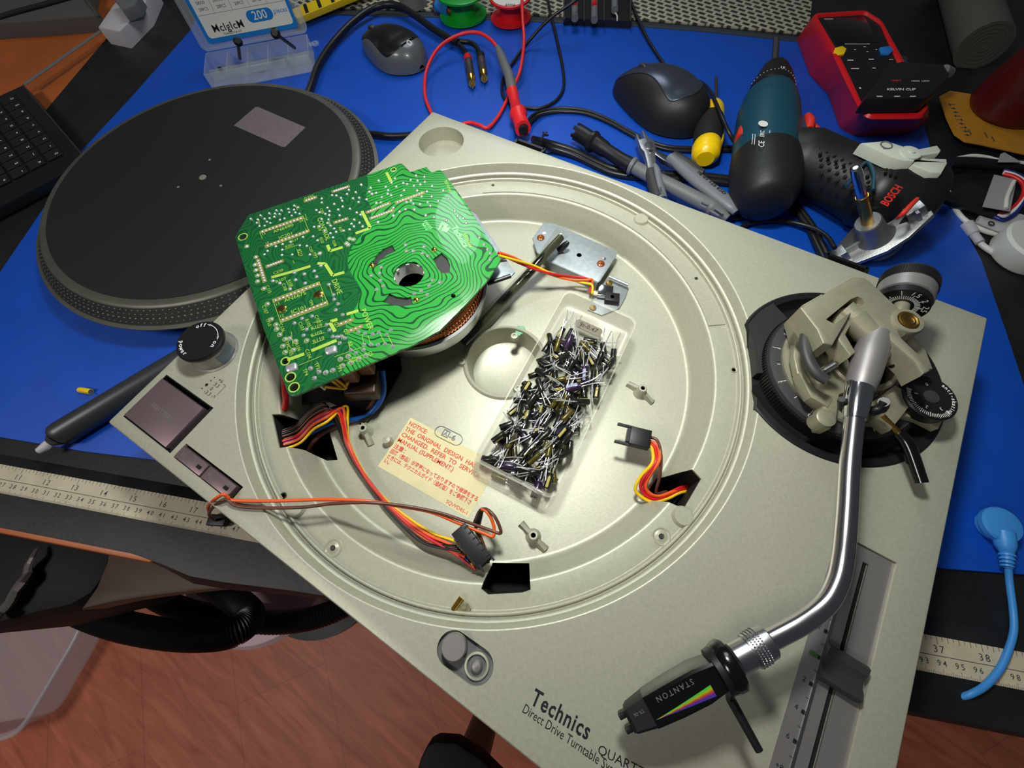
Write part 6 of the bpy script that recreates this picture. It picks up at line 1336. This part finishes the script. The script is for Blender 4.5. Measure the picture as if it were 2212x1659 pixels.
for x in (1219, 1262, 1305, 1362): k = MB(); k.tube([at(x, -40, -56), at(x, 44, -56)], 1.2, 8, 1); k.build('divider', MATS['dark_grey'], T)
for x, y0, y1, lab_ in ((1242, -30, 40, 'grey marker with red tip, left one in the black tray'), (1284, -30, 43, 'grey marker with red tip, middle one in the black tray'), (1328, -40, 22, 'grey marker without visible tip, right one in the black tray')):
    M_ = thing('marker_pen', lab_, 'pen'); k = MB(); k.tube([at(x, y0, -54), at(x, y1, -54)], 4.4, 20, 1); k.build('barrel', MATS['mid_grey'], M_)
    if y1 > 30: k = MB(); k.tube([at(x, 6, -50.6), at(x, 13, -50.6)], 3.2, 14, 1); k.build('red_tip', MATS['red_plastic'], M_)
k = MB(); k.tube([at(1329, 28, -57), at(1333, 34, -56), at(1333, 44, -57)], .9, 8, 4); tag(k.build('white_wire_scrap', MATS['white_plastic']), 'short white scrap of wire in the black tray', 'wire')

# ------------------------------------------------------------------ right-hand side
k = MB(); k.tube([at(2075, -60, -48), at(2100, 20, -48), at(2125, 100, -48)], 24, 40, 1); T = thing('paper_roll', 'dim white paper roll lying at the upper right', 'roll'); mat('roll_white', (78, 76, 70), .8); k.build('roll_body', MATS['roll_white'], T)
A_ = at(2125, 100, -48); d = (A_-at(2100, 20, -48)).normalized(); k = MB()
for r in (6, 10, 14, 18, 22): k.ring([(r, -.3), (r, .4), (r-1.2, .4), (r-1.2, -.3)], A_+d*.2, 40, ax=d)
k.build('roll_layers', MATS['roll_white'], T)
mat('card_yellow', (176, 120, 30), .6, var=.08, vs=40)
T = thing('yellow_card', 'yellow card with dark lettering under the red bottle at right', 'card')
cp_ = ats([(2030, 208), (2052, 196), (2110, 205), (2290, 200), (2290, 350), (2115, 311), (2085, 306), (2062, 290), (2045, 255)], -62)
k = MB(); k.prism(xy(cp_), -63, -62); k.build('card_sheet', MATS['card_yellow'], T)
k = MB(); rr_ = random.Random(3)
for i in range(9):
    c = at(2056+i*4.2, 226+i*8.2, -61.9); d = at(2080, 270, -62)-at(2060, 230, -62); M = frame(c, d); k.box((0, 0, 0), (1.2, 6, .05), M); k.box((0, rr_.choice((-2, 2, 0)), 0), (3.6, 1.1, .05), M)
for x, y in ((2095, 285), (2130, 292), (2145, 300)): c = at(x, y, -61.9); k.box((0, 0, 0), (8, 1.4, .05), frame(c, at(x+10, y+18, -62)-at(x, y, -62)))
k.build('dark_lettering', MATS['grey_print'], T, sharp=0)
mat('bottle_red', (74, 8, 5), .4, coat=.2)
T = thing('red_bottle', 'dark red tapered bottle standing on the yellow card', 'bottle')
c = at(2170, 235, -61); k = MB(); k.lathe([(33, 0), (35, 3), (34, 20), (26, 62), (14, 88), (12, 108), (0, 108)], (c.x, c.y, -61), seg=56); k.build('bottle_body', MATS['bottle_red'], T)
k = MB(); k.lathe([(13.5, 100), (13.5, 118), (0, 118)], (c.x, c.y, -61), seg=40); k.build('bottle_cap', MATS['black_plastic'], T)
mat('cable_white', (206, 208, 200), .4)
cable('white_wire', 'white wire curving from the drill tail down the right side, upper one', 'wire', 'cable_white', [(2040, 376, -60), (2042, 400, -64), (2052, 425, -66), (2068, 458, -67), (2090, 480, -67.4), (2130, 500, -67.4), (2170, 508, -67.4), (2240, 513, -67.4)], 2.2)
cable('white_wire', 'white wire with a clear joint sleeve, lower one at the right edge', 'wire', 'cable_white', [(2085, 482, -67.6), (2104, 508, -67.6), (2125, 532, -67.6), (2160, 553, -67.6), (2200, 564, -67.6), (2250, 572, -67.6)], 2.4)
cable('white_wire', 'white wire running to the right edge just under the yellow card', 'wire', 'cable_white', [(2068, 342, -60), (2100, 337, -58), (2130, 340, -58), (2160, 347, -58), (2240, 356, -58)], 1.9)
mat('sleeve_clear', (190, 190, 196), .3, alpha=.7)
T = thing('joint_sleeve', 'clear plastic sleeve over the lower white wire joint', 'sleeve'); k = MB(); k.tube([at(2088, 484, -66), at(2104, 506, -66)], [5, 4.4], 16, 1); k.build('wide_tube', MATS['sleeve_clear'], T); k = MB(); k.tube([at(2102, 504, -66), at(2117, 524, -66)], 3.4, 16, 1); k.build('narrow_tube', MATS['sleeve_clear'], T)
cable('black_sleeve', 'thick black sleeve leading from the drill tail to coloured wires', 'cable', 'cable_black', [(2028, 420, -56), (2058, 432, -60), (2105, 450, -62), (2148, 464, -62)], 5.2)
cable('black_sleeve', 'black cable crossing the dark area beneath the white clip', 'cable', 'cable_black', [(2048, 352, -56), (2090, 352, -60), (2150, 356, -62), (2250, 362, -62)], 5.5)
T = thing('wire_loop', 'loop of red white and blue wires at the right edge', 'wires')
for c_, o_ in (('red', 0), ('white', 7), ('darkblue', 15)):
    wire(T, c_, [(2146, 462+o_*.4, -61), (2170, 460+o_, -60), (2198, 440+o_, -58), (2212+o_*.4, 415, -56), (2208+o_*.6, 395-o_*.3, -54), (2190, 382-o_*.5, -54), (2168, 376-o_*.5, -56)], 1.9)
mat('tag_grey', (150, 150, 152), .55)
T = thing('cable_flag', 'grey folded label flag in the coloured wire loop', 'label'); k = MB(); k.prism(xy(ats([(2148, 377), (2196, 388), (2182, 456), (2123, 446)], -52)), -52.6, -52); k.build('flag', MATS['tag_grey'], T)
k = MB(); k.tube([at(2190, 392, -51), at(2176, 425, -50), at(2173, 450, -51)], 1.6, 10, 4); k.build('white_tie', MATS['cable_white'], T)
T = thing('cable_flag', 'small grey triangular tag on the top white wire', 'label'); k = MB(); k.prism(xy(ats([(2162, 332), (2170, 329), (2206, 350), (2156, 350)], -54)), -54.6, -54); k.build('flag', MATS['tag_grey'], T)
T = thing('connector_shell', 'translucent curved connector with an o shaped mark below the wire loop', 'connector'); k = MB(); k.tube([at(2112, 474, -64), at(2140, 484, -64), at(2175, 492, -63), (at(2205, 470, -62))], [5, 6, 7, 6], 16, 4, flat=.5); k.build('shell', MATS['sleeve_clear'], T)
k = MB(); k.ring([(2.6, 0), (2.6, .6), (1.7, .6), (1.7, 0)], at(2141, 483, -60.6), 20); k.build('ring_mark', MATS['dark_grey'], T)
k = MB(); c = at(2225, 535, -60); k.lathe([(24, -9), (25, -7), (25, 8), (23, 10), (10, 10), (10, 0), (0, 0)], c, seg=48); T = thing('white_reel', 'white round reel cut by the right edge of the picture', 'reel'); k.build('reel_body', MATS['white_plastic'], T)
# snap lead at the lower right
T = thing('grounding_cord', 'light blue grounding snap with cord at the lower right', 'cord')
mat('snap_blue', (60, 140, 215), .42)
c = at(2160, 1134, -60); k = MB(); k.lathe([(9, -7), (9.6, -3), (11.4, -2), (11.6, 1.4), (10.6, 3), (7, 3.8), (0, 4.2)], c, seg=48); k.build('snap_cap', MATS['snap_blue'], T)
k = MB(); k.tube([at(2166, 1150, -60), at(2172, 1178, -60), at(2175, 1196, -61), at(2178, 1228, -62)], [6, 5.4, 3.4, 2.4], 20, 3); 
for y in (1198, 1206, 1214, 1221): k.tube([at(2175, y, -61.3), at(2175.6, y+4, -61.3)], [4.2-(y-1198)*.04]*2, 16, 1)
k.build('strain_relief', MATS['snap_blue'], T)
k = MB(); k.tube([at(2178, 1224, -62), at(2181, 1262, -66), at(2188, 1315, -68.4), (at(2190, 1360, -68.4)), at(2180, 1400, -68), at(2160, 1445, -68), at(2130, 1480, -68), at(2100, 1498, -68.4), at(2076, 1506, -72)], 1.9, 12, 7); k.build('cord', MATS['snap_blue'], T)

# ------------------------------------------------------------------ left-hand side
LT = thing('laptop', 'black laptop keyboard cut by the left edge of the picture', 'laptop')
A_, B_ = at(50, 183, -58), at(173, 327, -58); e1_ = (B_-A_); Ll = e1_.length; e1_.normalize(); e2_ = Vector((e1_.y, -e1_.x, 0)); e2_ = e2_ if e2_.dot(at(0, 400, -58)-A_) > 0 else -e2_
def lp(a, b): return (A_+e1_*a+e2_*b)
Ll2 = Ll+22
k = MB(); k.prism(xy([lp(0, 0), lp(Ll2, 0), lp(Ll2, 330), lp(0, 330)]), ZM+.1, -58, bev=1.2); k.lathe([(6, ZD), (6, ZM+.2)], (lp(30, 280).x, lp(30, 280).y, 0), seg=16); k.build('laptop_base', MATS['black_plastic'], LT)
k = MB(); k.tube([lp(0, .5), lp(Ll2, .5)], .8, 8, 1); k.v = [Vector((p.x, p.y, p.z-.4)) for p in k.v]; mat('bronze_trim', (92, 82, 66), .4, .6); k.build('edge_trim', MATS['bronze_trim'], LT)
mat('key_black', (26, 24, 26), .5); kp = 19.
kr = random.Random(5); Mk = frame(lp(0, 0)+Vector((0, 0, 0)), e1_)
cnt = 0
for r_ in range(8):
    for c_ in range(9):
        a, b = 14+kp*(c_+.5), 14+kp*(r_+.5)
        p = lp(a, b)
        if a > Ll-2: continue
        k = MB(); M = frame((p.x, p.y, -58), e1_); k.box((0, 0, 1.1), (16.2, 16.2, 2.2), M, bev=.5); q = k.build('key', MATS['key_black'], LT)
        k = MB(); ch = 'QWERTYUIOPASDFGHJKLZXCVBNM1234567890'[cnt % 36]; cnt += 1
        k.text(ch, frame((p.x, p.y, -55.7), e2_)@Matrix.Translation((-3.5, 3, 0)), 4.6, .02, bold=.06); k.build('key_letter', MATS['white_print'], q, sharp=0, fix=False)
k = MB(); k.tube([at(52, 183, -60), at(216, 68, -60)], 3.0, 4, 1, flat=.5); tag(k.build('aluminium_strip', MATS['mid_grey']), 'thin grey metal strip between laptop corner and white block', 'strip')
T = thing('white_block', 'white plastic block lying on the desk at the upper left', 'block')
k = MB(); zw = -50; k.prism(xy(ats([(211, 58), (245, 8), (290, -25), (330, -30), (308, 18), (257, 68)], zw)), ZD-1.4, zw, bev=2); mat('dim_white', (190, 186, 190), .5); k.build('block_body', MATS['dim_white'], T)
k = MB(); k.prism(xy(ats([(240, -10), (300, -12), (292, 8), (262, 20)], zw+14)), zw, zw+14, bev=2); k.build('block_top', MATS['mid_grey'], T)
T = thing('grey_case', 'dark grey flat case at the upper left corner of the desk', 'case')
k = MB(); k.prism(xy(ats([(-120, 60), (0, 48), (60, 45), (214, 32), (185, -10), (200, -80), (-160, -80)], -52)), ZD-1.4, -52, bev=2); mat('case_grey', (84, 82, 78), .6); k.build('case_body', MATS['case_grey'], T)
k = MB(); k.tube([at(-20, 45, -51), at(30, 28, -50), at(90, 12, -50), at(160, -8, -50)], 3.5, 12, 5); k.build('case_strap', MATS['black_rubber'], T)
k = MB(); k.tube([at(184, -4, -50), at(212, 36, -52)], 1.6, 8, 1); tag(k.build('pale_stick', MATS['roll_white']), 'thin pale stick against the grey case', 'stick')
# desoldering pump, yellow capacitor
T = thing('desoldering_pump', 'dark grey desoldering pump with pale tip poking out under the cabinet corner', 'pump')
mat('pump_grey', (70, 72, 76), .38, .5)
k = MB(); P_ = [at(400, 775, -57), at(345, 808, -57), at(140, 932, -57.5), at(128, 940, -57.5), at(122, 945, -57.5)]; k.tube(P_, [9.6, 9.8, 10, 9.6, 8], 36, 1); k.build('barrel', MATS['pump_grey'], T)
k = MB(); k.tube([at(124, 944, -57.5), at(112, 953, -58), at(108, 956, -58)], [7.6, 4.6, 3.6], 28, 1); k.build('nose', MATS['pump_grey'], T)
k = MB(); k.tube([at(110, 954, -58), at(100, 964, -58), at(84, 974, -58.5)], [3.2, 3.6, 2.6], 20, 1); k.build('tip', MATS['dim_white'], T)
T = thing('yellow_capacitor', 'tiny yellow capacitor lying alone on the blue mat at the left', 'capacitor')
k = MB(); A_, B_ = at(171, 842, -65.6), at(196, 846, -65.6); d = B_-A_; k.tube([A_, A_+d*.12, A_+d*.88, B_], [2.0, 2.4, 2.4, 2.2], 20, 1); k.build('can', MATS['yellow_plastic'], T)
k = MB(); k.tube([A_+d*.99, A_+d*1.01], 1.9, 16, 1); k.build('bung', MATS['stained'], T)
for s_ in (-1, 1): k = MB(); k.tube([at(196, 845+s_*3, -65.6), at(205, 846+s_*7, -66.5)], .3, 6, 1); k.build('lead', MATS['steel'], T)

# ------------------------------------------------------------------ below the desk edge
m = mat('hose_black', (22, 22, 24), .4)
def hose(name, label, pts, r):
    P = [at(*p) for p in pts]; k = MB(); P = [P[0]+Vector((-90, 230, -365)), P[0]+Vector((-60, 110, -120))]+P
    Q = []; E = [2*P[0]-P[1]]+P+[2*P[-1]-P[-2]]
    for i in range(1, len(E)-2):
        for j in range(30): t = j/30; a, b, c, d = E[i-1:i+3]; Q.append(.5*((2*b)+(c-a)*t+(2*a-5*b+4*c-d)*t*t+(3*b-a-3*c+d)*t**3))
    k.tube(Q, [r*(1+.07*(1 if i % 2 else -1)) for i in range(len(Q))], 24, 1); return tag(k.build(name, MATS['hose_black'], None, sharp=25), label, 'hose')
zh = -430
hose('vacuum_hose', 'black corrugated hose looping under the desk, lower curve', [(60, 1235, zh), (150, 1306, zh), (250, 1348, zh), (360, 1370, zh), (450, 1374, zh), (512, 1362, zh), (540, 1330, zh-30), (500, 1290, zh-60), (420, 1240, zh-60)], 19)
hose('vacuum_hose', 'black corrugated hose looping under the desk, upper curve', [(260, 1225, zh-90), (330, 1286, zh-90), (400, 1318, zh-90), (480, 1334, zh-90), (600, 1344, zh-90), (700, 1328, zh-90), (800, 1280, zh-90)], 17)
mat('stool_white', (235, 205, 210), .5)
T = thing('round_stool', 'blurred pale round stool seat on the floor under the desk', 'stool')
c = at(560, 1215, -560); k = MB(); k.lathe([(95, -30), (124, -26), (136, -12), (130, 0), (104, 4), (60, -6), (0, -10)], (c.x, c.y, -560), seg=72); k.build('seat', MATS['stool_white'], T)
k = MB(); k.lathe([(30, -260), (28, -250), (24, -40), (24, -25)], (c.x, c.y, -560), seg=32); k.build('column', MATS['dark_grey'], T); k = MB(); k.lathe([(150, -260), (150, -252), (30, -240), (0, -240)], (c.x, c.y, -560), seg=48); k.build('foot', MATS['dark_grey'], T)
mat('drawer_brown', (84, 66, 54), .55)
T = thing('drawer_front', 'dull brown drawer sticking out below the black desk edge', 'drawer')
k = MB(); k.prism(xy(ats([(236, 1160), (700, 1160), (680, 1262), (540, 1270), (440, 1276), (330, 1288), (250, 1300), (170, 1318), (205, 1270), (228, 1215)], -210)), -240, -210, bev=4); k.build('drawer_panel', MATS['drawer_brown'], T)
for a_ in (110, 300): p = desk(a_, 96); k = MB(); k.box((p.x, p.y, -160), (14, 14, 128)); q = desk(a_, 60); k.box((q.x, q.y, -222), (12, 90, 10), rz=math.radians(22)); k.build('runner', MATS['drawer_brown'], T)
mat('bag_black', (8, 8, 9), .7, bump=.3, bs=60)
T = thing('black_bag', 'black plastic bag hanging in the dark at the left below the desk', 'bag')
k = MB(); k.prism(xy(ats([(-120, 1120), (250, 1140), (226, 1240), (190, 1290), (140, 1318), (60, 1336), (0, 1352), (-120, 1380)], -260)), -400, -260, bev=20); o = k.build('bag_body', MATS['bag_black'], T); p = desk(-60, 60); k = MB(); k.tube([(p.x, p.y, -97), (p.x-10, p.y-20, -180), (p.x-20, p.y-60, -268)], 5, 10, 4); k.build('handle', MATS['bag_black'], T)
mat('foil', (150, 140, 135), .3, .6, bump=1.0, bs=60)
k = MB(); fr2 = random.Random(9); k.tube([at(x+fr2.uniform(-3, 3), y, -250+fr2.uniform(-4, 4)) for x, y in ((80, 1185), (72, 1205), (64, 1225), (58, 1240), (48, 1258), (38, 1275), (26, 1292), (14, 1308), (0, 1322), (-20, 1345))], [2, 4, 6, 8, 10, 9, 10, 8, 9, 9], 7, 2, flat=.5)
k.build('crinkled_edge', MATS['foil'], T, sharp=10)
mat('tray_clear', (225, 225, 232), .3, alpha=.3)
T = thing('storage_tray', 'clear plastic storage tray at the lower left below the desk', 'tray')
zt_ = -740; R_ = rounded(ats([(-150, 1335), (60, 1318), (150, 1322), (178, 1346), (160, 1385), (60, 1555), (36, 1584), (0, 1597), (-150, 1622)], zt_), 22, 4); n_ = len(R_); c = sum(R_, Vector())/n_
def rs(f, z): return [Vector((p.x*f+c.x*(1-f), p.y*f+c.y*(1-f), z)) for p in R_]
k = MB(); k.loft([rs(.80, zt_-79), rs(.84, zt_-74), rs(.95, zt_-8), rs(1.0, zt_-6), rs(1.0, zt_), rs(.97, zt_+1), rs(.93, zt_), rs(.82, zt_-72), rs(.78, zt_-74)]); k.build('tray_shell', MATS['tray_clear'], T)
k = MB(); k.tube(R_+[R_[0]], 4.5, 10, 1, cap=False); k.build('tray_rim', MATS['tray_clear'], T)
T = thing('chair_back', 'dark chair edge at the bottom of the picture', 'chair')
zc = -330; k = MB(); k.prism(xy(ats([(893, 1720), (899, 1670), (908, 1640), (922, 1612), (940, 1602), (985, 1605), (1040, 1640), (1100, 1700)], zc)), zc-30, zc, bev=4); k.build('cushion', MATS['bag_black'], T)
c = at(1000, 1700, zc); k = MB(); k.lathe([(20, ZF), (20, zc-28)], (c.x, c.y, 0), seg=24); k.build('post', MATS['dark_grey'], T)
# ------------------------------------------------------------------ every thing's origin goes to its base
def descend(o): 
    for c in o.children: yield c; yield from descend(c)
kids = {}
for o in sc.objects:
    if o.parent: kids.setdefault(o.parent.name, []).append(o)
def fam(o):
    out = [o]
    for c in kids.get(o.name, []): out += fam(c)
    return out
for o in [q for q in sc.objects if q.parent is None and q.type in ('MESH', 'EMPTY')]:
    if o.get('placed'): del o['placed']; continue
    F = fam(o); pts = [v.co for q in F if q.type == 'MESH' and q.location.length < 1e-9 for v in q.data.vertices]
    if not pts: continue
    lo = Vector([min(p[i] for p in pts) for i in range(3)]); hi = Vector([max(p[i] for p in pts) for i in range(3)])
    b = Vector(((lo.x+hi.x)/2, (lo.y+hi.y)/2, lo.z))
    done = set()
    for q in F:
        if q.parent is o and q.location.length > 1e-9: q.location -= b; continue
        if q.type == 'MESH' and q.data.name not in done:
            q.data.transform(Matrix.Translation(-b)); done.add(q.data.name)
    o.location = b
